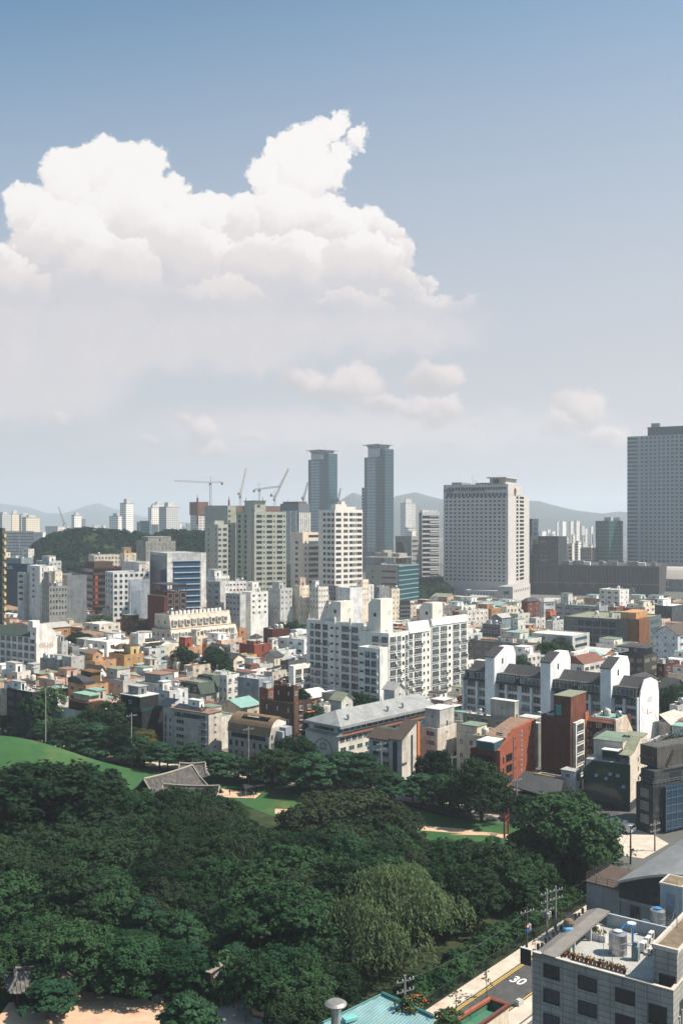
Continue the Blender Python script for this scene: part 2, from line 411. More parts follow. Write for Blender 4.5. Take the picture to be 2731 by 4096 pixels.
def body(b, mat, roof='grey', par=.9, x0=0, y0=0, x1=None, y1=None, z0=0, z1=None, rim=None):
 x1 = b.wr if x1 is None else x1; y1 = b.wl if y1 is None else y1; z1 = b.H if z1 is None else z1
 m = MB(); t = .25
 if x0 == 0 and y0 == 0: b.par = par
 if par > 0:
  zr = z1 - par
  for (ax, ay, bx, by) in ((x0, y0, x1, y0), (x1, y0, x1, y1), (x1, y1, x0, y1), (x0, y1, x0, y0)):
   m.face([(ax, ay, z0), (bx, by, z0), (bx, by, z1), (ax, ay, z1)])
  o = [(x0, y0), (x1, y0), (x1, y1), (x0, y1)]; i = [(x0+t, y0+t), (x1-t, y0+t), (x1-t, y1-t), (x0+t, y1-t)]
  for k in range(4):
   j = (k + 1) % 4
   m.face([o[k] + (z1,), o[j] + (z1,), i[j] + (z1,), i[k] + (z1,)], 1)
   m.face([i[k] + (z1,), i[j] + (z1,), i[j] + (zr,), i[k] + (zr,)])
  w = m.build('wall', [mat, rim or mat], b.root)
  MB().box(x0+t, y0+t, zr-.3, x1-t, y1-t, zr).build('roof', ROOFS[roof] if isinstance(roof, str) else roof, b.root)
 else:
  m.box(x0, y0, z0, x1, y1, z1, 0, False); w = m.build('wall', mat, b.root)
 return w
def gable(b, mat, roof, ridge='x', rise=2.2, over=.4, x0=0, y0=0, x1=None, y1=None, z=None):
 x1 = b.wr if x1 is None else x1; y1 = b.wl if y1 is None else y1; z = b.H if z is None else z
 m = MB(); g = MB(); t = .22
 if ridge == 'x':
  c = (y0 + y1) / 2; k = rise / ((y1 - y0) / 2)
  g.prism([(y0, z), (y1, z), (c, z + rise - .02)], 'x', x0 + .003, x1 - .003)
  for s_, e in ((y0 - over, 1), (y1 + over, -1)):
   m.prism([(s_, z - over * k), (c, z + rise), (c, z + rise + t), (s_, z - over * k + t)], 'x', x0 - over, x1 + over)
 else:
  c = (x0 + x1) / 2; k = rise / ((x1 - x0) / 2)
  g.prism([(x0, z), (x1, z), (c, z + rise - .02)], 'y', y0 + .003, y1 - .003)
  for s_ in (x0 - over, x1 + over):
   m.prism([(s_, z - over * k), (c, z + rise), (c, z + rise + t), (s_, z - over * k + t)], 'y', y0 - over, y1 + over)
 g.build('gable_wall', mat, b.root); m.build('roof', ROOFS[roof] if isinstance(roof, str) else roof, b.root)
def hip(b, roof, rise=2.5, over=.4, x0=0, y0=0, x1=None, y1=None, z=None):
 x1 = (b.wr if x1 is None else x1) + over; y1 = (b.wl if y1 is None else y1) + over; x0 -= over; y0 -= over; z = b.H if z is None else z
 lx, ly = x1 - x0, y1 - y0; q = min(lx, ly) / 2
 if lx > ly: r = [(x0 + q, (y0 + y1) / 2), (x1 - q, (y0 + y1) / 2)]; rr = (r[0], r[1])
 else: r = [((x0 + x1) / 2, y0 + q), ((x0 + x1) / 2, y1 - q)]; rr = (r[0], r[1])
 A, B, C_, D_ = (x0, y0, z), (x1, y0, z), (x1, y1, z), (x0, y1, z); P, Q = rr[0] + (z + rise,), rr[1] + (z + rise,)
 m = MB()
 if lx > ly: m.face([A, B, Q, P]); m.face([B, C_, Q]); m.face([C_, D_, P, Q]); m.face([D_, A, P])
 else: m.face([A, B, P]); m.face([B, C_, Q, P]); m.face([C_, D_, Q]); m.face([D_, A, P, Q])
 m.face([D_, C_, B, A])
 m.build('roof', ROOFS[roof] if isinstance(roof, str) else roof, b.root)
CL = {}
def clutter_meshes():
 m = MB().box(-.45,-.2,.12,.45,.2,.9,0);
 m.box(-.45,-.2,0,-.38,.2,.12,1); m.box(.38,-.2,0,.45,.2,.12,1)
 fan = [( -.08 + .3 * math.cos(i * math.pi / 5), .52 + .3 * math.sin(i * math.pi / 5)) for i in range(10)]
 m.prism(fan, 'y', -.215, -.2, 1)
 CL['air_conditioner'] = m.mesh('air_conditioner', [paint('ac_white', (.6, .6, .57), .6), FD])
 CL['water_tank'] = MB().lathe([(.9,0),(.95,.2),(.95,1.7),(.8,1.95),(.25,2.1),(.25,2.2)], 14).mesh('water_tank', paint('yellowed_tank', (.55, .53, .44), .5), True)
 CL['steel_tank'] = MB().lathe([(.9,0),(.9,1.8),(.5,2.05),(.2,2.1)], 14).mesh('water_tank', STEEL, True)
 CL['vent_pipe'] = MB().tube((0,0,0),(0,0,1.1),.14,k=8).lathe([(.3,1.1),(.34,1.3),(.1,1.5)],10).mesh('vent_pipe', STEEL)
 CL['satellite_dish'] = MB().tube((0,0,0),(0,0,.9),.05).lathe([(.05,.95),(.35,1.02),(.55,1.2)],10).mesh('satellite_dish', FW)
 CL['roof_shed'] = MB().box(-1.1,-.8,0,1.1,.8,1.9,0).box(-1.25,-.95,1.9,1.25,.95,2.02,1).mesh('roof_shed', [paint('shed_panel', (.42, .44, .43), .6), ROOFS['grey']])
 CL['flower_box'] = MB().box(-.6,-.25,0,.6,.25,.4,0).box(-.55,-.2,.4,.55,.2,.62,1).mesh('flower_box', [paint('planter_clay', (.3, .16, .1), .8), paint('planter_green', (.05, .09, .035), .9)])
clutter_meshes()
def clutter(b, seed, n, z=None, x0=0, y0=0, x1=None, y1=None, par=.9, kinds=None):
 par = getattr(b, 'par', par) if z is None else par
 R = random.Random(seed); z = (b.H if z is None else z) - par; x1 = b.wr if x1 is None else x1; y1 = b.wl if y1 is None else y1
 done = []
 for i in range(n):
  k = R.choice(kinds or ['air_conditioner','air_conditioner','water_tank','vent_pipe','satellite_dish','roof_shed','steel_tank','flower_box','air_conditioner'])
  for _ in range(8):
   x, y = R.uniform(x0 + 1.3, max(x0 + 1.4, x1 - 1.3)), R.uniform(y0 + 1.3, max(y0 + 1.4, y1 - 1.3))
   if all(abs(x - a) + abs(y - c) > 2.4 for a, c in done): break
  else: continue
  done.append((x, y)); link('water_tank' if k == 'steel_tank' else k, CL[k], b.root, (x, y, z + .003), R.choice([0, math.pi / 2, math.pi]))
def pent(b, x0, y0, x1, y1, h, mat, roof='grey', z=None, par=.3, name='stair_house', win=True):
 z = (b.H - getattr(b, 'par', .9) if z is None else z) + .004; m = MB(); m.box(x0, y0, z, x1, y1, z + h, 0, False)
 w = m.build(name, mat, b.root)
 MB().box(x0 - .18, y0 - .18, z + h, x1 + .18, y1 + .18, z + h + .22).build('slab_roof', ROOFS[roof] if isinstance(roof, str) else roof, w)
 if win:
  link('window', winmesh(min(1.2, (y1 - y0) * .4), 1.0, 'two'), w, (x0, (y0 + y1) / 2, z + h * .6), -math.pi / 2)
  link('door', winmesh(.9, 1.9, 'one', FD, GLD), w, ((x0 + x1) / 2, y0, z + 1.0), 0)
 return w
def solar(b, x, y, z, w=4.0, d=2.4, tilt=.5, mat=None, rz=0.0):
 m = MB(); mat = mat or SOLAR; n = max(1, int(w / 1.2)); k = math.cos(tilt); s_ = math.sin(tilt)
 for i in range(n):
  for j in range(2):
   a, c = -w/2 + w * i / n + .04, -w/2 + w * (i + 1) / n - .04; q0, q1 = d * (j / 2) + .03, d * ((j + 1) / 2) - .03
   m.face([(a, q0 * k, .9 + q0 * s_ + .05), (c, q0 * k, .9 + q0 * s_ + .05), (c, q1 * k, .9 + q1 * s_ + .05), (a, q1 * k, .9 + q1 * s_ + .05)], 1)
 m.face([(-w/2, 0, .9), (w/2, 0, .9), (w/2, d * k, .9 + d * s_), (-w/2, d * k, .9 + d * s_)], 0)
 for xx in (-w/2 + .1, w/2 - .1):
  m.tube((xx, .1, 0), (xx, .1, .95), .05, k=4, m=0); m.tube((xx, d * k - .1, 0), (xx, d * k - .1, .9 + d * s_), .05, k=4, m=0)
 return m.build('solar_panel', [FG, mat], b.root, (x, y, z), rz)
def rails(b, x0, y0, x1, y1, z, h=1.0, mat=None):
 m = MB(); pts = [(x0, y0), (x1, y0), (x1, y1), (x0, y1)]
 for k in range(4):
  (ax, ay), (bx, by) = pts[k], pts[(k + 1) % 4]
  for q in (.55, 1.0): m.tube((ax, ay, z + h * q), (bx, by, z + h * q), .035, k=4)
  L = math.hypot(bx - ax, by - ay); n = max(1, int(L / 1.2))
  for i in range(n): t = i / n; m.tube((ax + (bx-ax) * t, ay + (by-ay) * t, z), (ax + (bx-ax) * t, ay + (by-ay) * t, z + h), .03, k=4)
 return m.build('roof_railing', mat or RAILM, b.root)
def lettering(txt, size, mat, parent, loc, rz, depth=.04, sx=1.0, name='lettering', spacing=1.0):
 cu = bpy.data.curves.new(name, 'FONT'); cu.body = txt; cu.size = size; cu.extrude = depth; cu.align_x = 'CENTER'; cu.space_character = spacing
 o = bpy.data.objects.new(name, cu); COL.objects.link(o); cu.materials.append(mat)
 o.location = loc; o.rotation_euler = (math.pi / 2, 0, rz); o.scale = (sx, 1, 1)
 if parent: o.parent = parent
 dg = bpy.context.evaluated_depsgraph_get(); me = bpy.data.meshes.new_from_object(o.evaluated_get(dg))
 me.materials.clear(); me.materials.append(mat)
 n = bpy.data.objects.new(name, me); COL.objects.link(n); n.location = loc; n.rotation_euler = (math.pi / 2, 0, rz); n.scale = (sx, 1, 1)
 if parent: n.parent = parent
 bpy.data.objects.remove(o); return n
# ---------------------------------------------------------------- ground, roads, lawns, hills
def sheet(name, poly, z, mat, kind='structure'):
 m = MB(); m.face([(p[0], p[1], z) for p in poly]); return tag(m.build(name, mat), kind=kind)
nt = NT('city_ground', .95, .1); p = nt.pos()
c = nt.mix(nt.ramp(nt.noise(.004, 6, p), .42, .60), (.15, .15, .148), (.055, .075, .05))
c = nt.mix(nt.ramp(nt.noise(.06, 4, p), .4, .65), c, (.10, .10, .10)); nt.color(c); GROUND = nt.m
sheet('ground', [(-15000, -400), (15000, -400), (15000, 28000), (-15000, 28000)], 0, GROUND)
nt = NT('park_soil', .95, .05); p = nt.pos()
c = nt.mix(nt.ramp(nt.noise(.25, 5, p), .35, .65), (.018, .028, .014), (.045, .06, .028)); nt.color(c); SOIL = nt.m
nt = NT('lawn', .9, .1); p = nt.pos()
c = nt.mix(nt.ramp(nt.noise(.12, 6, p), .35, .68), srgb(46, 82, 48), srgb(66, 98, 58))
c = nt.mix(nt.ramp(nt.noise(2.5, 3, p), .3, .7, 0, .5), c, srgb(40, 70, 42)); c = nt.mix(nt.ramp(nt.noise(.09, 6, nt.scale(p, (1, .6, 1)), .7), .56, .70, 0, .6), c, srgb(106, 100, 60)); nt.color(c); LAWN = nt.m
nt = NT('bare_sand', .95, .05); p = nt.pos()
c = nt.mix(nt.ramp(nt.noise(.35, 7, p, .7), .35, .68), srgb(178, 146, 122), srgb(200, 170, 144))
c = nt.mix(nt.ramp(nt.noise(.9, 4, nt.scale(p, (.3, 1.4, 1))), .55, .7, 0, .5), c, srgb(150, 122, 98)); nt.color(c); SAND = nt.m
nt = NT('concrete_paving', .9, .1); p = nt.pos()
c = nt.mix(nt.ramp(nt.noise(.5, 5, p), .35, .7), srgb(192, 180, 164), srgb(168, 158, 146)); nt.color(c); PAVE = nt.m
nt = NT('asphalt', .92, .15); p = nt.pos()
c = nt.mix(nt.ramp(nt.noise(.7, 6, p), .35, .7), (.06, .06, .062), (.09, .09, .09)); nt.color(c); ASPH = nt.m
YEL = paint('yellow_marking', srgb(196, 160, 60), .8); WMK = paint('white_marking', (.66, .65, .62), .8)
# wood floor of the park: from the court in front to the street behind
PARK = [(-150, 100), (-150, 330), gr('K', 0, 150), gr('K', 700, 330), gr('K', 1568, 440), gr('L', 560, 500), gr('L', 1060, 560), gr('I', 0, 610), gr('I', 480, 690), gr('I', 1130, 760), gr('J', 1000, 225), gr('J', 560, 590), gr('J', 0, 890), (10, 100)]
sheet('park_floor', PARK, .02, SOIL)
# street grid direction: a (away right) and b (away left)
a_dir = Vector((math.sin(rad(TH)), math.cos(rad(TH)), 0)); b_dir = Vector((-math.cos(rad(TH)), math.sin(rad(TH)), 0))
def band(name, p, q, w0, w1, z, mat):      # strip along p->q, offsets w0..w1 to its right
 p = Vector((p[0], p[1], 0)); q = Vector((q[0], q[1], 0)); d = (q - p).normalized(); r = Vector((d.y, -d.x, 0))
 return sheet(name, [p + r * w0, q + r * w0, q + r * w1, p + r * w1], z, mat)
EDGE0, EDGE1 = gr('J', 0, 893), gr('J', 1000, 235)         # the park fence line
dE = (EDGE1 - EDGE0).normalized(); E_A = EDGE0 - dE * 40; E_B = EDGE1 + dE * 75
rE = Vector((dE.y, -dE.x, 0))
SW = (gr('J', 0, 1000) - EDGE0).dot(rE)                    # pavement width
RW = SW + 6.2
# pavement raised by a kerb
pv = MB(); P0, P1 = E_A, E_B
pv.face([P0 + Vector((0,0,.13)), P1 + Vector((0,0,.13)), P1 + rE * SW + Vector((0,0,.13)), P0 + rE * SW + Vector((0,0,.13))])
pv.face([P0 + rE * SW + Vector((0,0,.13)), P1 + rE * SW + Vector((0,0,.13)), P1 + rE * SW, P0 + rE * SW])
pv.face([P0 + Vector((0,0,.13)), P1 + Vector((0,0,.13)), P1, P0])
tag(pv.build('pavement', PAVE), kind='structure')
band('road', E_A, E_B, SW, RW, .012, ASPH)
band('yellow_line', E_A, E_B, SW + .25, SW + .42, .018, YEL)
band('yellow_line', E_A, E_B, SW + .55, SW + .70, .018, YEL)
band('yellow_line', E_A, E_B, RW - .5, RW - .33, .018, YEL)
p2_ = MB(); A_, B_ = E_A + rE * RW, E_B + rE * RW
p2_.face([A_ + Vector((0,0,.13)), B_ + Vector((0,0,.13)), B_ + rE * 2.6 + Vector((0,0,.13)), A_ + rE * 2.6 + Vector((0,0,.13))])
p2_.face([A_ + Vector((0,0,.13)), B_ + Vector((0,0,.13)), B_, A_])
tag(p2_.build('pavement', PAVE), kind='structure')
# bright crossing where the street bends at the green glass block
sheet('road_crossing', [gr('I', 1060, 760), gr('I', 1170, 690), gr('I', 1330, 720), gr('I', 1470, 800), gr('I', 1300, 900), gr('I', 1160, 880)], .022, PAVE)
# the street behind the park and its pavement
ST = [gr('K', -40, 160), gr('K', 400, 200), gr('K', 800, 310), gr('K', 1568, 385), gr('L', 560, 465), gr('L', 1060, 530), gr('L', 1568, 600), gr('I', 500, 620), gr('I', 1130, 640)]
for nm, z, w0, w1, mt in (('pavement', .05, -4.5, .4, PAVE), ('road', .06, .4, 9, ASPH)):
 m = MB()
 for i in range(len(ST) - 1):
  p, q = ST[i], ST[i + 1]; d0 = b_dir * -1
  n_ = Vector((.3, .95, 0))
  m.face([p + n_ * w0 + Vector((0,0,z)), q + n_ * w0 + Vector((0,0,z)), q + n_ * w1 + Vector((0,0,z)), p + n_ * w1 + Vector((0,0,z))])
 tag(m.build(nm, mt), kind='structure')
# lawns
sheet('lawn', [gr('K', -60, 170), gr('K', 520, 300), gr('K', 700, 355), gr('K', 900, 390), gr('K', 1568, 420), gr('L', 100, 440), gr('L', 560, 510), gr('L', 1060, 580), gr('I', 0, 625), gr('I', 300, 655), gr('I', 490, 690), gr('I', 440, 830), gr('I', 0, 780), gr('L', 1240, 860), gr('L', 300, 680), gr('L', 0, 560), gr('K', 1400, 500), gr('K', 900, 620), gr('K', 500, 560), gr('K', -100, 560)], .04, LAWN)
sheet('path', [gr('L', 1180, 742), gr('L', 1568, 768), gr('I', 200, 720), gr('I', 300, 728), gr('I', 420, 740), gr('I', 460, 770), gr('I', 400, 782), gr('I', 290, 745), gr('I', 0, 738), gr('L', 1568, 800), gr('L', 1180, 770)], .045, SAND)
sheet('path', [gr('L', 330, 636), gr('L', 420, 640), gr('L', 420, 670), gr('L', 330, 668)], .045, SAND)
sheet('path', [gr('K', 1440, 500), gr('K', 1568, 518), gr('L', 240, 535), gr('L', 200, 568), gr('L', 0, 560), gr('K', 1440, 545)], .045, SAND)
# royal mound: a smooth grassed dome
mc = at('K', -70, 300, 251); mc.z = 0
m = MB(); NR, NA = 18, 64; Rm, Hm = 43.0, 10.6
for j in range(NR + 1):
 t = j / NR; r_ = Rm * t; z = Hm * (.5 + .5 * math.cos(math.pi * t)) ** .95
 for i in range(NA):
  a = 2 * math.pi * i / NA; m.v.append((mc.x + r_ * math.cos(a) * 1.02, mc.y + r_ * math.sin(a) * .5, z + .05))
for j in range(NR):
 for i in range(NA):
  i2 = (i + 1) % NA; m.f.append((j*NA + i, j*NA + i2, (j+1)*NA + i2, (j+1)*NA + i)); m.m.append(0)
o = m.build('mound', LAWN, smooth=True); tag(o, 'broad smooth grass burial mound at the left edge of the park', 'mound')
# stone edging curving round the mound foot
EDG = paint('edging_stone', srgb(104, 84, 62), .9)
m = MB(); pts = [gr('K', x, y) for x, y in ((640,362),(720,380),(770,400),(790,430),(785,465),(750,495),(690,525),(600,545))]
for i in range(len(pts) - 1): m.tube(pts[i] + Vector((0,0,.12)), pts[i+1] + Vector((0,0,.12)), .28, k=6)
tag(m.build('stone_edging', EDG), 'curved brown stone edging round the foot of the grass mound', 'edging')
# sandy court and drive at the lower left
CZ = 0.05
sheet('courtyard', [gr('M', -60, 1180), gr('M', 60, 1010), gr('M', 200, 985), gr('M', 500, 930), gr('M', 640, 945), gr('M', 860, 990), gr('M', 960, 982), gr('M', 1075, 1030), gr('M', 1120, 1149), gr('M', 1000, 1300), gr('M', -60, 1300)], CZ, SAND)
sheet('lawn', [gr('M', 650, 940), gr('M', 690, 905), gr('M', 1000, 935), gr('M', 1040, 990), gr('M', 960, 980), gr('M', 860, 986)], CZ + .01, LAWN)
sheet('driveway', [gr('M', 1390, 960), gr('M', 1568, 950), gr('N', 160, 930), gr('N', 330, 1000), gr('N', 400, 1091), gr('N', 380, 1200), gr('N', -60, 1200), gr('N', -30, 1020)], .055, PAVE)
# ---- hills
def hills(prof, D, depth, seed, mat, r='S', rows=14):
 R = np.random.RandomState(seed); xs = np.linspace(prof[0][0], prof[-1][0], 120)
 hs_ = np.interp(xs, [q[0] for q in prof], [q[1] for q in prof]); m = MB(); nx = len(xs)
 bump = np.cumsum(R.randn(rows + 1, nx), axis=1); bump -= np.linspace(bump[:, :1], bump[:, -1:], nx, axis=1).reshape(rows + 1, nx)
 for j in range(rows + 1):
  t = j / rows * 2 - 1; k = max(0, 1 - abs(t) ** 1.4)
  for i in range(nx):
   q = at(r, xs[i], hs_[i], D); wob = (bump[j, i] * .012 * (q.z) * (abs(t) * 1.2)) if j not in (0, rows) else 0
   m.v.append((q.x * (1 + t * depth / D), D + t * depth, max(-1, q.z * k + wob)))
 for j in range(rows):
  for i in range(nx - 1): m.f.append((j*nx + i, j*nx + i + 1, (j+1)*nx + i + 1, (j+1)*nx + i)); m.m.append(0)
 return tag(m.build('hills', mat, smooth=True), kind='structure')
nt = NT('hill_woods', .95, .05); p = nt.pos()
c = nt.mix(nt.ramp(nt.noise(.004, 8, p, .7), .4, .62), (.028, .042, .036), (.055, .07, .058))
c = nt.mix(nt.ramp(nt.noise(.0025, 3, p), .68, .74), c, (.2, .19, .18)); nt.color(c); HILLM = nt.m
def S_(r, pts): return [px(r, *q) for q in pts]
hills(S_('C', [(-700,720),(-560,640),(-440,560),(-330,600),(-260,640),(-180,585),(-60,560),(20,583),(110,605),(400,640),(640,612),(690,614),(780,640),(900,668),(1000,682),(1080,690),(1180,678),(1300,690),(1600,720)]), 5200, 1500, 3, HILLM)
hills(S_('A', [(-400,190),(-100,182),(60,205),(200,225),(330,265),(430,270),(520,245),(600,215),(690,193),(760,225),(860,250),(1000,290),(1300,330),(1900,350),(2500,352)]), 9000, 2200, 5, HILLM)
# ---- haze
def haze():
 m = MB().box(-7000, -60, -1, 7000, 11900, 330); nt = NT('haze_air')
 t = nt.t; t.nodes.remove(nt.b); pv = t.nodes.new('ShaderNodeVolumePrincipled')
 pv.inputs['Color'].default_value = (.84, .92, 1.0, 1); pv.inputs['Density'].default_value = HAZE_D; pv.inputs['Anisotropy'].default_value = .25
 t.links.new(pv.outputs[0], t.nodes['Material Output'].inputs['Volume'])
 tag(m.build('haze', nt.m), kind='stuff')
HAZE_D = 1.6e-4
# ---------------------------------------------------------------- towers and the far city
def winpat(name, colw, colg, bw, bh, mo):  # far facades whose windows are finer than a pixel: window rows drawn by a brick pattern
 key = ('wp', name)
 if key in MATS: return MATS[key]
 nt = NT(name, .8, .2); b = nt.n('ShaderNodeTexBrick'); nt.l(nt.wallvec(), b.inputs['Vector'])
 b.inputs['Scale'].default_value = 1; b.inputs['Brick Width'].default_value = bw; b.inputs['Row Height'].default_value = bh; b.inputs['Mortar Size'].default_value = mo; b.offset = 0
 b.inputs['Color1'].default_value = colg + (1,); b.inputs['Color2'].default_value = tuple(x * 1.7 for x in colg) + (1,); b.inputs['Mortar'].default_value = colw + (1,)
 nt.color(b.outputs['Color']); MATS[key] = nt.m; return nt.m
FARW = dict(white=winpat('far_white_flats', WHITE, (.10, .11, .12), 4.2, 3.0, .95), cream=winpat('far_cream_flats', CREAM, (.10, .10, .10), 4.6, 3.0, 1.0), grey=winpat('far_grey_flats', LGREY, (.09, .10, .11), 3.8, 3.0, .85),
   blue=winpat('far_blue_glass', BLUEG, (.05, .08, .10), 3.2, 3.4, .5), beige=winpat('far_beige_flats', OFFW, (.12, .12, .12), 5.0, 3.0, 1.0))
LABELS = {}                                  # labels shared by several things get a place added at the end
PEND = []
def autolabel(o, base, x, tail='the'):
 PEND.append((o, base, x))
def far_block(r, xl, xc, xr, yt, D, k, base, tops=0, th=32, group='apartment blocks far across the city'):
 b = place(r, xl, xc, xr, yt, D=D, th=th, name='apartment_block', cat='apartment block', group=group)
 b.wl = min(b.wl, 60); b.wr = min(b.wr, 60)
 MB().box(0, 0, 0, b.wr, b.wl, b.H, 0, False).build('wall', FARW[k], b.root)
 MB().box(-.2, -.2, b.H, b.wr + .2, b.wl + .2, b.H + 1.2).build('roof', ROOFS['grey'], b.root)
 if tops: MB().box(b.wr*.25, b.wl*.2, b.H + 1.2, b.wr*.75, b.wl*.7, b.H + 1.2 + tops).build('stair_house', wall(LGREY), b.root)
 autolabel(b.root, base, b.sx); return b
# --- grey-white hotel tower with the name along its crown
b = place('C', 111, 503, 632, 574, D=790, th=27, name='hotel_tower', label='pale grey hotel tower with a name along its crown', cat='hotel', short='hotel tower'); HOTEL = b
HW = wall(srgb(186, 180, 174), 'slat', .1)
step = b.wr * .62; top = CH + (HY - px('C', 0, 512)[1]) / F * b.D
body(b, HW, 'grey', .9, z0=0, z1=b.H); MB().box(0, 0, b.H - .5, step, b.wl, top, 0, False).build('crown', HW, b.root)
MB().box(.3, .3, top, step - .3, b.wl - .3, top + .25).build('roof', ROOFS['grey'], b.root)
fl = (b.H - 16) / 22.0; WH_ = []
for j in range(22):
 z = 15.5 + (j + .5) * fl
 for i in range(14):
  WH_.append(('L', b.wl * (.035 + i * .955 / 14 + .03), z, b.wl * .955 / 14 * .52, fl * .5, 'one', FG, GLD))
 WH_.append(('R', b.wr * .42, z, b.wr * .10, fl * .72, 'hole', FG, GLD)); WH_.append(('R', b.wr * .63, z, b.wr * .20, fl * .62, 'hole', FG, GLD))
addwins(b.root, WH_)
g_ = MB()
for i in range(16): g_.box(-.12, b.wl*(.03+i*.0585), b.H - 1.6, -.02, b.wl*(.03+i*.0585) + b.wl*.045, b.H + 1.4)
g_.build('top_window_band', GLB, b.root)
g_ = MB()
for i in range(20): g_.box(-.1, b.wl*(.03+i*.042), b.H + 3.8, -.02, b.wl*(.03+i*.042) + b.wl*.03, b.H + 6.0)
g_.build('vent_band', GLD, b.root)
DK = paint('dark_letters', (.035, .035, .038), .6)
lettering('INTER·CONTINENTAL', 4.2, DK, b.root, (-.1, b.wl * .67, top - 5.9), -math.pi / 2, .1, .86)
def ring(parent, loc, rz, r, mat):
 m = MB(); k = 18
 for i in range(k):
  a0, a1 = 2*math.pi*i/k, 2*math.pi*(i+1)/k
  m.tube((r*.8*math.cos(a0), 0, r*math.sin(a0)), (r*.8*math.cos(a1), 0, r*math.sin(a1)), .32, k=5)
 m.box(-.3, -.2, -r*.7, .3, .2, r*.7)
 return m.build('emblem', mat, parent, loc, rz)
ring(b.root, (-.2, b.wl * .9, top - 5.0), -math.pi / 2, 2.7, paint('bronze', (.16, .10, .06), .5, .4))
ring(b.root, (step * .5, -.2, top - 5.6), 0, 2.9, paint('bronze', (.16, .10, .06), .5, .4))
m = MB().box(step*.1, b.wl*.06, top + .25, step*.9, b.wl*.3, top + 5.0, 0); m.box(-1, b.wl*.02, top + 5.0, step, b.wl*.32, top + 5.8, 0); m.box(step*.05, b.wl*.16, top + 1.0, step*.09, b.wl*.24, top + 4, 1)
m.build('helipad', [HW, GLD], b.root)
MB().box(step*.2, b.wl*.76, top + .25, step*.8, b.wl*.92, top + 2.4).box(step*.1, b.wl*.35, top+.25, step*.8, b.wl*.52, top + 1.6).build('roof_plant', wall(GREY), b.root)
m = MB()
for fy in (.66, .63, .6): m.tube((step*.5, b.wl*fy, top), (step*.5, b.wl*fy, top + (9 if fy == .66 else 4.5)), .12, k=5)
m.build('antenna', RAILM, b.root)
pd = place('C', 242, 530, 636, 1140, D=765, th=27, name='hotel_podium', label='low stepped beige podium in front of the hotel tower', cat='podium')
pd.H = CH + (HY - px('C', 0, 1165)[1]) / F * 765
body(pd, HW, 'grey', .8); zz = CH + (HY - px('C', 0, 1138)[1]) / F * 765
MB().box(-.2, -.2, 0, pd.wr, pd.wl * .31, zz, 0, False).build('wall', HW, pd.root); MB().box(0, 0, zz, pd.wr - .3, pd.wl*.3, zz + .2).build('roof', ROOFS['grey'], pd.root)
addwins(pd.root, grid(( 'L'), pd.wl*.6, pd.H - 4, pd.H - 1, 9, 1, .3, .5, 'hole', FG, GLD, u0=pd.wl*.36) + [((-.2, pd.wl*.13, -math.pi/2), 0, zz - 4.5, 4.2, 2.6, 'one', FG, GL), ((-.2, pd.wl*.13, -math.pi/2), 0, zz - 11, 4.2, 2.6, 'one', FG, GL)]
  + [((pd.wr*(.1 + .1*i), -.2, 0), 0, zz - 3.5, 1.6, 2.0, 'hole', FG, GLD) for i in range(9)])
# --- blue-grey slab tower at the right edge
b = place('C', 1227, 1900, 2050, 150, D=980, th=30, name='office_tower', label='tall blue grey office tower cut by the right edge', cat='office tower', short='tall right office tower')
b.H = CH + (HY - px('C', 0, 195)[1]) / F * 980
body(b, wall(srgb(150, 156, 160), 'slat', .08), 'dark', .5); fl = 4.05; WH_ = []; n = int((b.H - 3) / fl); bay = b.wl / 25
for j in range(n):
 z = b.H - 2.4 - j * fl
 if z < 20: break
 for i in range(25):
  u_ = b.wl - (i + .5) * bay
  if i == 0: WH_.append(('L', u_ - bay*.75, z, bay * 2.4, fl * .52, 'tri', FG, GLB))
  elif i < 3: continue
  else: WH_.append(('L', u_, z, bay * .62, fl * .60, 'two', FG, GLB))
WH_ = [w for w in WH_ if w[1] > b.wl * .42]
addwins(b.root, WH_)
zc = CH + (HY - px('C', 0, 150)[1]) / F * 985; MB().box(1, 0, b.H - .4, 20, b.wl*.81, zc, 0, False).box(2, b.wl*.7, zc, 8, b.wl*.78, zc + 5, 1).box(.6,.6,zc, 20.4, b.wl*.815, zc+1.0,0).build('crown', [GLB, FG], b.root)
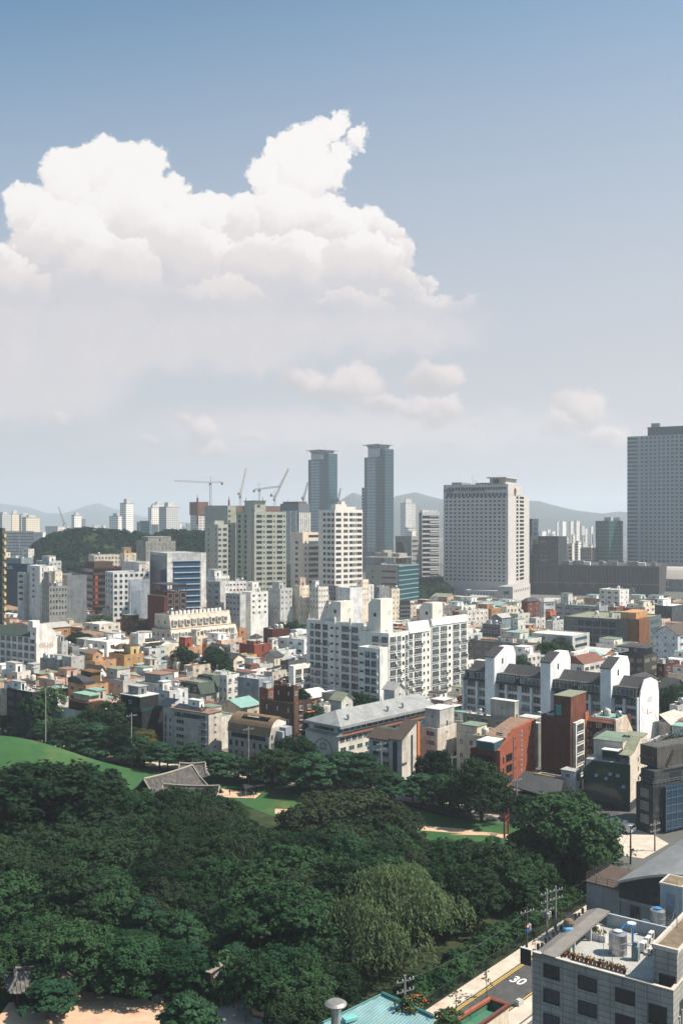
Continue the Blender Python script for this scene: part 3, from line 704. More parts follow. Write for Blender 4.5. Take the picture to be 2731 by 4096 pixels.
# --- twin glass residential towers with flared helipads
def twin(r, xl, xc, xr, ytop, ymid, yhel, D, label, wing=None, short=None):
 b = place(r, xl, xc, xr, ymid, D=D, th=50, name='residential_tower', label=label, cat='residential tower', group='twin glass towers', short=short)
 b.H = CH + (HY - px(r, 0, ymid)[1]) / F * D; Ht = CH + (HY - px(r, 0, ytop)[1]) / F * D; Hh = CH + (HY - px(r, 0, yhel)[1]) / F * D
 MB().box(0, 0, 0, b.wr, b.wl, b.H, 0, False).build('wall', GLT, b.root)
 y0 = 0; MB().box(-.6, -1.0, 0, b.wr + .5, b.wl * .42, Ht, 0, False).build('wall', GLT, b.root)
 MB().box(0, 0, b.H, b.wr, b.wl, b.H + .6).box(-.6, -1, Ht, b.wr + .5, b.wl*.42, Ht + .6).build('roof', FG, b.root)
 n = int(b.H / 3.9); m = MB(); q = MB()
 for j in range(8, n + 5):
  z = j * 3.9
  if z < Ht - 1:
   q.box(-.7, -1.15, z, b.wr * 1.0, b.wl * .42, z + .35)
   if z < b.H - 1: m.box(-.25, b.wl * .42, z, 0, b.wl * .86, z + 1.6)
   else: m.box(-.25, b.wl*.42, z, 0, b.wl*.46, z + 1.6)
 for i in range(7): m.box(-.32, b.wl * (.42 + i * .065), 25, 0, b.wl * (.42 + i * .065) + 1.0, b.H)
 m.build('white_cladding', paint('tower_cladding', srgb(176, 182, 184), .6), b.root); q.build('floor_band', paint('tower_band', srgb(84, 118, 128), .4), b.root)
 m = MB(); cx_, cy_ = b.wr * .45, b.wl * .45; w = b.wl * .26
 m.box(cx_ - w, cy_ - w, b.H, cx_ + w*.8, cy_ + w, Hh - 5, 0)
 for i in range(6):
  yy_ = cy_ - w + 2*w*(i + .5)/6; m.prism([(cx_ - w, Hh - 5), (cx_ - w - 3.4, Hh - 1), (cx_ - w - 3.4, Hh - .4), (cx_ - w, Hh - .4)], 'y', yy_ - .5, yy_ + .5, 0)
  xx_ = cx_ - w + 1.8*w*(i + .5)/6; m.prism([(cy_ - w, Hh - 5), (cy_ - w - 3.4, Hh - 1), (cy_ - w - 3.4, Hh - .4), (cy_ - w, Hh - .4)], 'x', xx_ - .5, xx_ + .5, 0)
 m.box(cx_ - w*.9, cy_ - w*.9, Hh - 5, cx_ + w*.7, cy_ + w*.9, Hh - .8, 1)
 m.box(cx_ - w - 5, cy_ - w - 5, Hh - .4, cx_ + w + 3, cy_ + w + 5, Hh + .3, 0)
 m.tube((cx_, cy_ - w*.4, Hh), (cx_, cy_ - w*.4, Hh + 7), .15, k=5)
 m.build('helipad', [paint('tower_cladding', (1,1,1)), GLT], b.root)
 if wing:
  wx0, wx1, wy = wing
  p_ = at(r, wx0, wy, D + 4); q_ = at(r, wx1, wy, D + 4); mm = MB(); zt = p_.z; l = 16
  lx0 = b.wr * .3
  mm.box(lx0, b.wl, 0, b.wr, b.wl + l * .6, zt, 0, False); mm.box(lx0, b.wl, zt, b.wr, b.wl + l*.6, zt + .5, 1)
  for j in range(8, int(zt / 3.9)): mm.box(lx0 - .25, b.wl + .2, j*3.9, lx0, b.wl + l*.5, j*3.9 + 1.3, 1)
  mm.build('side_wing', [GLT, paint('tower_cladding', (1,1,1))], b.root)
 return b
twin('B', 580, 722, 777, 200, 236, 172, 1290, 'left glass twin tower with flared helipad crown', short='left twin tower')
twin('B', 970, 1112, 1168, 168, 220, 133, 1240, 'right taller glass twin tower with flared helipad crown', wing=(922, 970, 433), short='right twin tower')
# --- sage green apartment slabs
SG = wall(srgb(164, 166, 152), 'plain', .15); SGD = wall(srgb(112, 120, 112), 'plain', .15)
b = place('B', 78, 205, 427, 605, D=690, th=62, name='apartment_tower', label='sage green apartment tower with stepped dark recess and roof box', cat='apartment block', short='sage green apartments')
body(b, SG, 'grey', .8)
W_ = []
for j in range(18):
 z = b.H - 3.0 - j * 3.62
 for u_, w_ in ((.08, .07), (.155, .06), (.20, .05)): pass
 for i in range(3):
  W_.append(('R', b.wr * (.15 + i * .32), z, b.wr * .17, 1.9, 'tri', FG, GLD)); W_.append(('R', b.wr * (.30 + i * .32), z, b.wr * .05, 1.3, 'hole', FG, GLD))
 for i in range(3): W_.append(('L', b.wl * (.15 + i * .33), z, b.wl * .14, 2.0, 'hole', FG, GLD))
addwins(b.root, W_)
m = MB(); m.box(-.9, 3, 0, -.05, b.wl*.3, b.H + .5); m.box(-.9, b.wl*.5, 0, -.05, b.wl*.66, b.H + .5); m.build('recess_pier', SG, b.root)
zt = CH + (HY - px('B', 0, 530)[1]) / F * 690; MB().box(1, b.wl*.05, b.H - .5, b.wr*.38, b.wl*.6, zt, 0).box(.6, b.wl*.02, zt, b.wr*.4, b.wl*.63, zt+.5,1).box(b.wr*.12, -.0 + b.wl*.045, zt - 4.2, b.wr*.2, b.wl*.05, zt - 2.8, 2).build('stair_house', [SG, ROOFS['green'], GLD], b.root)
b = place('B', -140, 20, 76, 562, D=720, th=62, name='apartment_tower', label='sage green apartment slab with a blank end wall behind the stepped one', cat='apartment block')
body(b, SG, 'grey', .8); addwins(b.root, [('R', b.wr*.2, b.H - 4 - j*3.62, 1.4, 1.4, 'hole', FG, GLD) for j in range(16)])
b = place('A', 1433, 1520, 1590, 345, D=670, th=55, name='apartment_tower', label='sage green apartment slab at the left of the sage group', cat='apartment block')
body(b, SG, 'grey', .8); W_ = []
for j in range(15):
 z = b.H - 3.2 - j * 3.62
 W_ += [('R', b.wr*.18, z, b.wr*.28, 1.7, 'tri', FG, GLD), ('R', b.wr*.68, z, b.wr*.4, 1.9, 'tri', FG, GLD), ('L', b.wl*.15, z, 1.4, 1.4, 'hole', FG, GLD), ('L', b.wl*.75, z, 2.2, 1.6, 'hole', FG, GLD)]
addwins(b.root, W_)
m = MB()
for fx in (.2, .5, .8): m.box(b.wr*fx - 1.2, b.wl*.3, b.H - .6, b.wr*fx + 1.2, b.wl*.7, b.H + 2.6)
m.build('stair_house', SG, b.root)
# --- peach office block
b = place('B', 457, 542, 690, 748, D=660, th=48, name='office_block', label='peach and grey office block between sage and white apartments', cat='office block', short='peach office block')
body(b, wall(srgb(204, 188, 172), 'plain', .12), 'grey', .9); W_ = [('R', b.wr*.5, b.H - 2.6, b.wr*.46, 1.6, 'strip', FD, GLD)]
for j in range(13):
 z = b.H - 6.8 - j * 3.75
 W_ += [('R', b.wr*.13, z, b.wr*.08, 1.8, 'two', FG, GL), ('R', b.wr*.5, z, b.wr*.46, 1.9, 'strip', FG, GLT), ('R', b.wr*.88, z, b.wr*.08, 1.8, 'two', FG, GL), ('L', b.wl*.5, z, b.wl*.22, 1.8, 'two', FG, GLD)]
addwins(b.root, W_)
# --- white apartment with brown-edged roof garden
b = place('B', 650, 765, 957, 590, D=640, th=50, name='apartment_tower', label='creamy white apartment tower with dark left face and rooftop boxes', cat='apartment block', short='creamy apartment tower')
body(b, wall(srgb(206, 198, 188), 'plain', .12), 'grey', .9); W_ = []
for j in range(18):
 z = b.H - 2.9 - j * 4.0 * .915
 for u_, w_ in ((.13, .19), (.36, .09), (.44, .05), (.585, .14), (.69, .04), (.75, .04), (.885, .19)): W_.append(('R', b.wr*u_, z, b.wr*w_, 2.1, 'tri' if w_ > .1 else 'one', FG, GLD))
 for u_, w_ in ((.12, .16), (.36, .2), (.62, .16)): W_.append(('L', b.wl*u_, z, b.wl*w_, 1.9, 'two', FG, GLD))
addwins(b.root, W_)
zt = CH + (HY - px('B', 0, 552)[1]) / F * 640
MB().box(b.wr*.05, b.wl*.05, b.H-.6, b.wr*.45, b.wl*.3, zt,0).box(b.wr*.45, b.wl*.08, b.H-.6, b.wr*.8, b.wl*.25, zt - 1.5,0).box(b.wr*.3, b.wl*.1, zt, b.wr*.42, b.wl*.2, zt+2,0).build('stair_house', wall(srgb(206, 198, 188), 'plain', .12), b.root)
MB().box(-1.2, -1.0, b.H - 66, b.wr + .5, b.wl * .4, b.H - 64.6).build('terrace_edge', ROOFS['red'], b.root)
# --- grey-green block with glass front
b = place('B', 978, 1205, 1342, 978, D=700, th=30, name='office_block', label='grey office block with green glass right face and roof garden', cat='office block', short='grey office block with glass end')
body(b, wall(srgb(140, 142, 136), 'panel', .12), 'grey', .9)
MB().box(-.05, -.5, 8, b.wr, -.02, b.H - .2).build('glass_front', GLT, b.root)
m = MB()
for j in range(12): m.box(-.3, -.8, b.H - 1 - j*3.3, b.wr, -.5, b.H - .4 - j*3.3)
m.build('floor_band', paint('pale_teal_band', srgb(120, 158, 162), .4), b.root)
addwins(b.root, [('L', b.wl*.28, b.H - 4.5 - j*4.4, b.wl*.44, 1.7, 'strip', FG, GLD) for j in range(7)] + [('L', b.wl*.78, b.H - 4.5 - j*4.4, 1.4, 1.2, 'hole', FG, GLD) for j in range(7)])
z = b.H; m = MB()
for i in range(8): m.tube((b.wr*.5, b.wl*(.02+i*.14), z-.5), (b.wr*.5, b.wl*(.02+i*.14), z + 5), .2, k=4)
m.box(-1, -1, z + 5, b.wr*.8, b.wl, z + 5.5); m.box(b.wr*.3, b.wl*.5, z+5.5, b.wr*.7, b.wl*.9, z + 8.5); m.box(b.wr*.3, b.wl*.62, z+8.5, b.wr*.7, b.wl*.72, z + 10); m.box(b.wr*.3, b.wl*.15, z+5.5, b.wr*.7, b.wl*.38, z + 8)
m.build('roof_canopy', wall(srgb(150, 146, 138)), b.root)
# --- striped office behind
b = place('B', 1350, 1372, 1492, 605, D=880, th=70, name='office_block', label='white and black striped office block left of the hotel', cat='office block', short='striped office block')
body(b, wall(srgb(196, 194, 190), 'plain', .1), 'grey', .9); W_ = []; fl = 4.2
m = MB(); q = MB()
for j in range(17):
 z = b.H - 4.5 - j * fl; m.box(.5, -.15, z - 1.15, b.wr - .3, .1, z + 1.2); q.box(.5 + b.wr*.42, -.4, z - (.9 if j % 2 else 0), b.wr - .3, -.16, z + .45)
m.build('window_strip', GLD, b.root); q.build('white_spandrel', wall(srgb(196, 194, 190), 'plain', .1), b.root)
MB().box(.3, .5, b.H, b.wr*.9, b.wl*.8, b.H + 1.6).build('crown', wall(WHITE), b.root)
MB().box(-.1, .4, 0, 0, b.wl, b.H - 1).build('dark_side_glass', GLD, b.root)
# --- grey block with dark arch
b = place('B', 1185, 1298, 1350, 775, D=800, th=35, name='office_block', label='grey office block with a dark arched glass front', cat='office block', short='grey arched office block')
body(b, wall(srgb(134, 132, 128), 'plain', .12), 'grey', .9)
arch = [(b.wl*.3, 0), (b.wl*.9, 0), (b.wl*.9, b.H - 5)] + [(b.wl*.9 - b.wl*.6*(1 - math.cos(t)) * .5 - 0, b.H - 5 + 0 * t) for t in ()] + [(b.wl*.62, b.H - 5), (b.wl*.48, b.H - 9), (b.wl*.38, b.H - 16), (b.wl*.32, b.H - 26)]
MB().prism(arch, 'x', -.2, .1).build('arched_glass', GLD, b.root)
addwins(b.root, [('R', b.wr*.5, b.H - 4 - j*4.0, b.wr*.8, 1.8, 'strip', FG, GL) for j in range(8)])
MB().box(b.wr*.2, b.wl*.05, b.H-.5, b.wr*.7, b.wl*.3, b.H + 4).build('stair_house', wall(OFFW), b.root)
# --- beyond: slim beige tower, construction, cranes
b = far_block('B', 1220, 1258, 1328, 548, 1900, 'beige', 'slim far beige tower standing before the hills beside the right twin tower', tops=5, th=60)
MB().box(-.1, -.1, b.H*.0, b.wr*.55, 3, b.H + 9).build('crown', wall(OFFW), b.root)
far_block('B', 1242, 1275, 1330, 720, 1500, 'beige', 'low beige block at the foot of the slim beige tower', th=60)
b = place('B', 385, 512, 590, 548, D=1010, th=45, name='unfinished_tower', label='unfinished grey tower with white strips behind the sage apartments', cat='apartment block')
body(b, wall(srgb(96, 104, 110), 'plain', .1), 'dark', .8); m = MB()
for i in range(9): m.box(-.3, b.wl*(.05 + i*.1), 20, 0, b.wl*(.05 + i*.1) + (1.4 if i % 3 else 2.6), b.H - 7)
for i in range(6): m.box(b.wr*(.05 + i*.18), -.3, 20, b.wr*(.05 + i*.18) + 1.6, 0, b.H - 9)
m.build('white_strip', wall(OFFW), b.root)
MB().box(1, 1, b.H - .5, b.wr*.8, b.wl*.9, b.H + 2.2).build('scaffold_top', paint('rusty_shuttering', srgb(110, 78, 70), .85), b.root)
def construction(r, xl, xc, xr, yt, D, label, h=16):
 b = place(r, xl, xc, xr, yt, D=D, th=55, name='construction_tower', label=label, cat='building site', group='towers under construction')
 MB().box(0, 0, 0, b.wr, b.wl, b.H - h, 0, False).build('wall', FARW['beige'], b.root)
 MB().box(-.8, -.8, b.H - h, b.wr + .8, b.wl + .8, b.H).build('shuttering', paint('rusty_shuttering', (1,1,1)), b.root)
 return b
construction('A', 1328, 1385, 1447, 187, 1150, 'unfinished concrete tower with rust red shuttering under the left crane', 15)
construction('A', 1462, 1480, 1640, 212, 1180, 'broad unfinished block with rust red shuttering left of the sage slabs', 13)
construction('B', -20, 20, 420, 562, 1080, 'long unfinished block with rust red shuttering behind the sage apartments', 10)
YC = paint('pale_yellow_crane', srgb(196, 170, 140), .6); GC = paint('grey_crane', srgb(150, 150, 146), .6)
def lattice(m, p, q, w, n):
 p, q = Vector(p), Vector(q); d = (q - p); up = Vector((0, 0, 1)) if abs(d.normalized().z) < .9 else Vector((1, 0, 0))
 a = d.cross(up).normalized() * w; c = d.cross(a).normalized() * w
 for s_, t in ((1, 1), (1, -1), (-1, 1), (-1, -1)): m.tube(p + a*s_ + c*t, q + a*s_ + c*t, .16, k=4)
 for i in range(n):
  A_, B_ = p + d * (i / n), p + d * ((i + 1) / n)
  for s_ in (1, -1): m.tube(A_ + a*s_ + c*s_, B_ + a*s_ - c*s_, .11, k=3); m.tube(A_ + a*s_ - c*s_, B_ - a*s_ - c*s_, .11, k=3)
def crane(r, D, x, ybase, ytop, jib, counter, label, mat, luff=False):
 P = at(r, x, ytop, D); base = at(r, x, ybase, D); root = empty('tower_crane', (P.x, D, 0), 0, label, 'crane', 'tower cranes')
 O = Vector((P.x, D, 0)); m = MB(); lattice(m, (0, 0, max(0, base.z - 60)), (0, 0, P.z), 1.0, 26); m.build('mast', mat, root)
 J = at(r, jib[0], jib[1], D - 12) - O; Cn = at(r, counter[0], counter[1], D + 4) - O; z = P.z
 m = MB(); lattice(m, (0, 0, z), J, .75, 22); m.build('jib', mat, root)
 m = MB(); lattice(m, (0, 0, z), Cn, .7, 6); m.build('counter_jib', mat, root)
 MB().box(Cn.x - 1.2, Cn.y - 1.5, Cn.z - 3.2, Cn.x + 1.2, Cn.y + 1.5, Cn.z - .4).build('counterweight', wall(GREY), root)
 MB().box(-1.6, -1.6, z - 3.2, 1.2, 1.2, z - .6, 0).box(-1.65, -1.65, z - 2.2, -.3, -1.5, z - 1.2, 1).build('cab', [mat, GLD], root)
 A = Vector((0, 0, z + (7 if not luff else 9))); m = MB(); m.tube((0, 0, z), A, .3, k=4); m.tube(A, J * .75 + Vector((0, 0, z)) * .25, .08, k=3); m.tube(A, Cn, .08, k=3)
 m.build('tie_bar', mat, root); return root
crane('A', 1200, 1468, 300, 52, (1215, 40), (1548, 50), 'hammerhead tower crane with the longest jib, above the left unfinished tower', GC)
crane('B', 1150, 108, 600, 492, (146, 303), (97, 470), 'pale yellow luffing crane, leftmost of the cranes over the sage roofs', YC, True)
crane('B', 1190, 240, 540, 446, (384, 428), (203, 450), 'small grey hammerhead crane over the sage roof box', GC)
crane('B', 1160, 346, 600, 510, (442, 305), (322, 480), 'pale luffing crane with steep jib leaning right over the sage apartments', YC, True)
crane('B', 1250, 545, 560, 530, (577, 400), (538, 500), 'dim luffing crane seen against the left twin tower', GC, True)
crane('B', 1300, 790, 560, 520, (806, 440), (780, 512), 'dim crane just right of the left twin tower', GC, True)
crane('A', 1700, 448, 350, 340, (411, 222), (458, 330), 'faint thin crane at the far left above the low rooftops', GC, True)
REDP = paint('red_mast', srgb(150, 56, 44), .6)
for i, (r, x, y0, y1, t_) in enumerate((('A',1377,187,135,'rust tower'),('B',28,562,497,'leftmost sage slab'),('B',146,562,505,'yellow luffing crane'),('B',263,540,500,'sage roof box'),('B',437,562,520,'white strip tower'))):
 p_ = at(r, x, y0, 1090); q_ = at(r, x, y1, 1090); m = MB(); z0 = p_.z; m.box(-.9, -.9, z0 - 25, .9, .9, q_.z - 4); m.tube((0,0,q_.z-4),(0,0,q_.z),.5,.2,5)
 o = m.build('hoist_mast', REDP, None, (p_.x, 1090, 0)); tag(o, 'red hoist mast above the unfinished blocks beside the ' + t_, 'hoist mast', 'red hoist masts')
# --- right of the hotel
b = place('C', 600, 650, 688, 722, D=900, th=35, name='office_block', label='dark slim office block directly right of the hotel', cat='office block', short='dark slim block by hotel')
body(b, wall(srgb(74, 82, 88)), 'dark'); addwins(b.root, [('R', b.wr*.5, b.H - 5 - j*4.2, b.wr*.6, 2.6, 'two', FD, GLB) for j in range(10)])
b = place('C', 560, 640, 690, 826, D=880, th=35, name='office_block', label='plain dark block at the foot of the slim dark one', cat='office block')
body(b, wall(srgb(66, 72, 76), 'panel'), 'dark'); addwins(b.root, [('R', b.wr*.5, b.H - 5 - j*5, b.wr*.5, 3.4, 'two', FD, GLD) for j in range(6)])
b = place('C', 684, 808, 860, 830, D=870, th=42, name='office_block', label='black office block with pale window strips right of the hotel', cat='office block', short='black office block')
body(b, wall(srgb(58, 62, 64)), 'dark'); addwins(b.root, [('L', b.wl*.72, b.H - 5 - j*4.0, b.wl*.4, 2.0, 'strip', FG, GL) for j in range(8)] + [('L', b.wl*.22, b.H - 6 - j*4.0, b.wl*.26, 2.8, 'two', FG, GLB) for j in range(8)])
b = place('C', 858, 893, 906, 872, D=960, th=30, name='apartment_block', label='narrow cream apartment block beside the black office block', cat='apartment block')
body(b, wall(CREAM), 'grey'); addwins(b.root, [('L', b.wl*.4, b.H - 4 - j*3.4, b.wl*.5, 1.6, 'strip', FG, GLD) for j in range(9)])
b = place('C', 942, 1010, 1035, 900, D=1000, th=30, name='apartment_block', label='grey beige apartment block left of the green glass drum', cat='apartment block')
body(b, wall(TAUPE), 'brown'); addwins(b.root, grid('L', b.wl, b.H - 26, b.H - 1, 5, 7, .5, .55, 'two', FG, GLD))
# green glass block with rounded end
b = place('C', 1034, 1115, 1228, 735, D=1000, th=50, name='glass_office', label='dark green glass office block with a rounded right end', cat='office block', short='green glass drum office')
k = [(0, 0)] + [(b.wr * .55 + b.wr * .45 * math.sin(t), b.wl * .5 - b.wl * .5 * math.cos(t)) for t in [i * math.pi / 10 for i in range(11)]] + [(0, b.wl)]
MB().prism(k, 'z', 0, b.H).build('wall', GLG, b.root); m = MB()
for j in range(20):
 z = b.H - 1 - j * 3.5; m.prism([(x*1.004 + (-.2 if x < 1 else .1), (y - b.wl/2)*1.012 + b.wl/2) for x, y in k], 'z', z, z + .45)
m.build('floor_band', paint('green_band', srgb(88, 120, 118), .4), b.root)
MB().box(b.wr*.25, b.wl*.2, b.H, b.wr*.75, b.wl*.7, b.H + 3.5).build('roof_plant', wall(LGREY), b.root)
# long dark exhibition hall
b = place('C', 660, 1420, 1480, 1012, D=840, th=22, name='exhibition_hall', label='long low black exhibition hall with pale roof plant', cat='exhibition hall', short='black exhibition hall')
body(b, wall(srgb(58, 58, 58), 'panel', .2), 'dark', .6); m = MB()
for i in range(34): m.box(-.35, b.wl*(.01 + i*.029), b.H*.42, -.02, b.wl*(.01 + i*.029) + .5, b.H - 3)
m.box(-.4, 0, b.H - 1.2, -.02, b.wl, b.H - .5); m.build('facade_fin', paint('fin_grey', (.09, .09, .088), .6), b.root)
m = MB()
for i in range(40): m.box(-1.6, b.wl*(.01 + i*.025), b.H*.39, -.02, b.wl*(.01 + i*.025) + 1.0, b.H*.39 + .8)
m.build('sun_shade', paint('shade_grey', (.3, .3, .29), .7), b.root)
MB().box(-.12, 0, 0, -.01, b.wl, b.H*.37).build('dark_base', paint('black_cladding', (.02, .02, .022), .5), b.root)
for i, f in enumerate((.03, .11, .17, .24, .33, .37, .44, .55, .60, .69, .72, .78)):
 MB().box(6, b.wl*f, b.H - .6, 12, b.wl*f + (9 if i % 3 else 4), b.H + (2.6 if i % 2 else 3.6)).build('roof_plant', wall(OFFW if i % 2 else GREY), b.root)
lettering('Luck', 7.0, paint('white_letters', (.62, .62, .6), .6), b.root, (-.3, b.wl*.235, 3.5), -math.pi / 2, .1, .9)
for f in (.52, .62, .71, .81):               # large star ornaments on the base
 st = [];
 for i in range(10): r_ = 4.6 if i % 2 == 0 else 2.0; st.append((b.wl*f + r_*math.sin(i*math.pi/5), 9.5 + r_*math.cos(i*math.pi/5)))
 MB().prism(st, 'x', -1.2, -.3).build('star_ornament', paint('dull_copper', srgb(92, 62, 54), .6), b.root)
# convention centre roof at the right edge
b = place('C', 1480, 1700, 1760, 1095, D=900, th=25, name='convention_centre', label='low grey convention centre with a pale curved roof at the right edge', cat='hall')
body(b, wall(GREY, 'panel'), 'grey'); m = MB(); k = [(2, b.H)] + [(2 + 26 * i / 8, b.H + 11 * math.sin(math.pi * i / 8)) for i in range(1, 8)] + [(28, b.H)]
m.prism([(q[0], q[1]) for q in k], 'y', b.wl*.2, b.wl * 1.6); m.build('curved_roof', paint('pale_metal_roof', srgb(186, 176, 166), .6), b.root)
# --- far left
b = place('A', -40, 20, 35, 368, D=420, th=30, name='apartment_tower', label='dark apartment sliver with yellow balcony strip at the left edge', cat='apartment block', short='dark sliver at left edge')
body(b, wall(srgb(92, 90, 82)), 'grey'); addwins(b.root, [('L', b.wl*.2, b.H - 3 - j*3.1, b.wl*.3, 1.7, 'hole', FD, GLD) for j in range(20)])
m = MB()
for j in range(20): m.box(b.wr*.3, -.6, b.H - 4 - j*3.1, b.wr, -.05, b.H - 2.6 - j*3.1)
m.build('balcony_panel', paint('yellow_panel', srgb(190, 168, 110), .7), b.root)
b = place('A', 30, 238, 244, 392, D=1050, th=20, name='apartment_block', label='long white apartment slab with turquoise roof strip and orange windows', cat='apartment block', short='white slab with turquoise roof')
body(b, wall(srgb(206, 196, 186)), 'teal', .3, rim=ROOFS['teal']); OR = paint('orange_shade', srgb(120, 92, 78), .8)
addwins(b.root, grid('L', b.wl*.44, b.H - 42, b.H - 1, 8, 13, .66, .5, 'two', FW, GLD, u0=b.wl*.5) + grid('L', b.wl*.46, b.H - 42, b.H - 1, 8, 13, .66, .5, 'two', FW, GLD))
b = place('A', 238, 300, 322, 398, D=1030, th=35, name='apartment_block', label='white apartment block with blank end just right of the turquoise roofed slab', cat='apartment block')
body(b, wall(srgb(210, 204, 198)), 'grey'); addwins(b.root, grid('L', b.wl*.8, b.H - 40, b.H - 8, 3, 11, .6, .5, 'two', FG, GLD))
for args in ((('A',-30,18,78,278),1500,'grey','grey beige flats at the far left edge, tallest of their cluster',3), (('A',70,85,136,275),1520,'cream','cream flats with paired roof towers at the far left',5), (('A',124,150,215,282),1560,'grey','grey flats behind the cream pair at the far left',2), (('A',155,185,280,300),1450,'cream','cream stepped flats at the right of the far left cluster',3),
    (('A',318,405,457,364),1400,'beige','low wide beige flats below the faint crane',0), (('A',500,520,570,284),1350,'white','white far flats with a blank lit end left of the wood',3), (('A',570,575,600,308),1500,'blue','slim blue grey tower beside the white blank end flats',0),
    (('A',763,825,852,292),1400,'white','white flats with a stepped roof in front of the tall slim pair',4), (('A',838,880,932,200),1450,'white','tallest white slim flats above the dark wood',6), (('A',955,975,1012,330),1500,'blue','blue grey block behind the dark glass block',0),
    (('A',976,1045,1056,325),1250,'blue','dark blue glass block standing on the edge of the wood',0), (('A',1033,1058,1106,232),1400,'white','white flats with a blank end left of the grey pair',4), (('A',1065,1090,1140,204),1600,'beige','beige flats peeping out behind the grey pair',3), (('A',1108,1160,1252,226),1380,'grey','broad grey flats with cream right end above the wood',6),
    (('A',1250,1255,1268,340),1700,'white','tiny white flats right of the broad grey flats',0), (('A',1298,1302,1330,338),1800,'blue','tiny blue grey block left of the rust topped tower',0), (('A',600,640,652,372),1900,'blue','low dark block with a pale roof beside the cross sign',0), (('A',650,655,698,350),1600,'grey','small block with a green cross on its wall',0)):
 far_block(*args[0], args[1], args[2], args[3], args[4])
R_ = random.Random(11)
FARL = [('C',692,735),('C',705,730),('C',735,760),('C',792,812),('C',820,856),('C',873,900),('C',905,938),('C',938,970),('C',985,1030),('C',965,985),('C',1000,1020),('C',700,720),('C',760,790)]
for i, (r, xa, xb_) in enumerate(FARL):
 yt = (800, 825, 790, 742, 740, 738, 737, 770, 840, 785, 770, 835, 800)[i]
 far_block(r, xa, xa + (xb_ - xa) * .4, xb_, yt, 2300 + 140 * (i % 5), ['white','cream','beige','grey'][i % 4], 'pale hazy apartment block on the plain right of the hotel', 0)
for i in range(56):
 side = i % 3
 xx_ = R_.uniform(690, 1030) if side else R_.uniform(2731*0, 1) ; D = R_.uniform(1100, 3000)
 if side: r = 'C'; x = R_.uniform(660, 1030); yt = R_.uniform(855, 900) if D < 2000 else R_.uniform(815, 850)
 else: r = 'A'; x = R_.uniform(300, 1330); yt = R_.uniform(352, 385); D = R_.uniform(1800, 3600)
 w = R_.uniform(14, 36)
 far_block(r, x, x + w * .45, x + w, yt, D, R_.choice(['white','cream','beige','grey','blue']), 'small hazy block among the low far city right of the hotel' if side else 'small hazy block on the skyline behind the dark wood')
# ---------------------------------------------------------------- mid-rise blocks and low-rise houses
def bl(r, xl, xc, xr, yt, H, label, col=OFFW, kind='plain', roof='grey', L=None, R=None, pents=(), cl=0, par=.4, short=None, name="low_rise", cat='low-rise building', group=None, th=TH, D=None,
    k=1.0, gab=None, hp=None, fr=None, gl=None, rail=False, sol=None, rim=None, nf=None):
 b = place(r, xl, xc, xr, yt, H=H, D=D, th=th, name=name, label=label, cat=cat, group=group, short=short, k=k)
 m = wall(col, kind)
 body(b, m, roof if not (gab or hp) else 'grey', 0 if (gab or hp) else par, rim=rim)
 if gab: gable(b, m, roof, gab[0], gab[1])
 if hp: hip(b, roof, hp)
 rects = []; top = b.H - (0 if (gab or hp) else par)
 nfl = max(1, round(b.H / 3.0)); fh = top / nfl; show = min(nfl, nf or (5 if b.D < 330 else 4))
 for f, spec, Wd in (('L', L, b.wl), ('R', R, b.wr)):
  if not spec: continue
  n, fw, fhh = spec[:3]; st = spec[3] if len(spec) > 3 else 'two'; sh = spec[4] if len(spec) > 4 else show
  rects += grid(f, Wd, top - sh * fh, top, n, sh, fw, fhh, st, fr, gl)
 if rects: addwins(b.root, rects)
 for p_ in pents:
  x0, y0, x1, y1, h = p_[:5]; pm = wall(p_[5], p_[6] if len(p_) > 6 else 'plain') if len(p_) > 5 and p_[5] else m
  pent(b, b.wr * x0 + .3, b.wl * y0 + .3, b.wr * x1 - .3, b.wl * y1 - .3, h, pm, p_[7] if len(p_) > 7 else roof if not (gab or hp) else 'grey', z=None if not (gab or hp) else b.H)
 if cl and not (gab or hp): clutter(b, int(b.sx * 7 + yt), cl)
 if rail: rails(b, .2, .2, b.wr - .2, b.wl - .2, b.H)
 if sol:
  for (fx, fy, w, d, mt) in sol: solar(b, b.wr * fx, b.wl * fy, b.H - par + .003, w, d, .45, mt, math.pi)
 return b
MID = dict(name='office_block', cat='office block')
# ---- mid-rises in front of the dark wood (left)
bl('A', 952, 1018, 1225, 462, None, 'grey concrete office block with square windows rising from the wood', CONC, D=660, th=60, L=(1,.3,.5,'two',8), R=(8,.5,.5,'two',8), pents=((.1,.1,.9,.8,3.2,CONC),), short='grey office block at the wood', **MID)
b = bl('A', 1047, 1165, 1437, 545, None, 'blue glass office in a broad white frame', LGREY, 'panel', D=540, th=62, short='white framed glass office', **MID)
BLU = glass('deep_blue_glass', (.02, .075, .14), .8, 1.4, .15, .3)
MB().box(-.12, .3, 0, -.01, b.wl - .3, b.H - 1.5).build('side_glass', BLU, b.root)
MB().box(b.wr*.15, -.14, 10, b.wr*.84, -.01, b.H - 4).build('front_glass', BLU, b.root); m = MB()
for j in range(10):
 z = b.H - 4.5 - j*3.2; m.box(b.wr*(.15 if j < 2 else .17), -.7, z, b.wr*(.86), -.15, z + .45)
m.build('sun_louvre', paint('louvre_white', (.5, .53, .55), .5), b.root)
MB().box(b.wr*.0, -.16, b.H*.2, b.wr*.14, -.02, b.H).box(b.wr*.86, -.16, b.H*.2, b.wr, -.02, b.H).build('frame_leg', wall(WHITE, 'panel'), b.root)
b = bl('A', 575, 652, 850, 645, None, 'brown brick block with terraces, left of the white grid office', DBRICK, 'brick', D=600, th=58, roof='brown', short='brown terraced block', **MID)
m = MB(); q = MB()
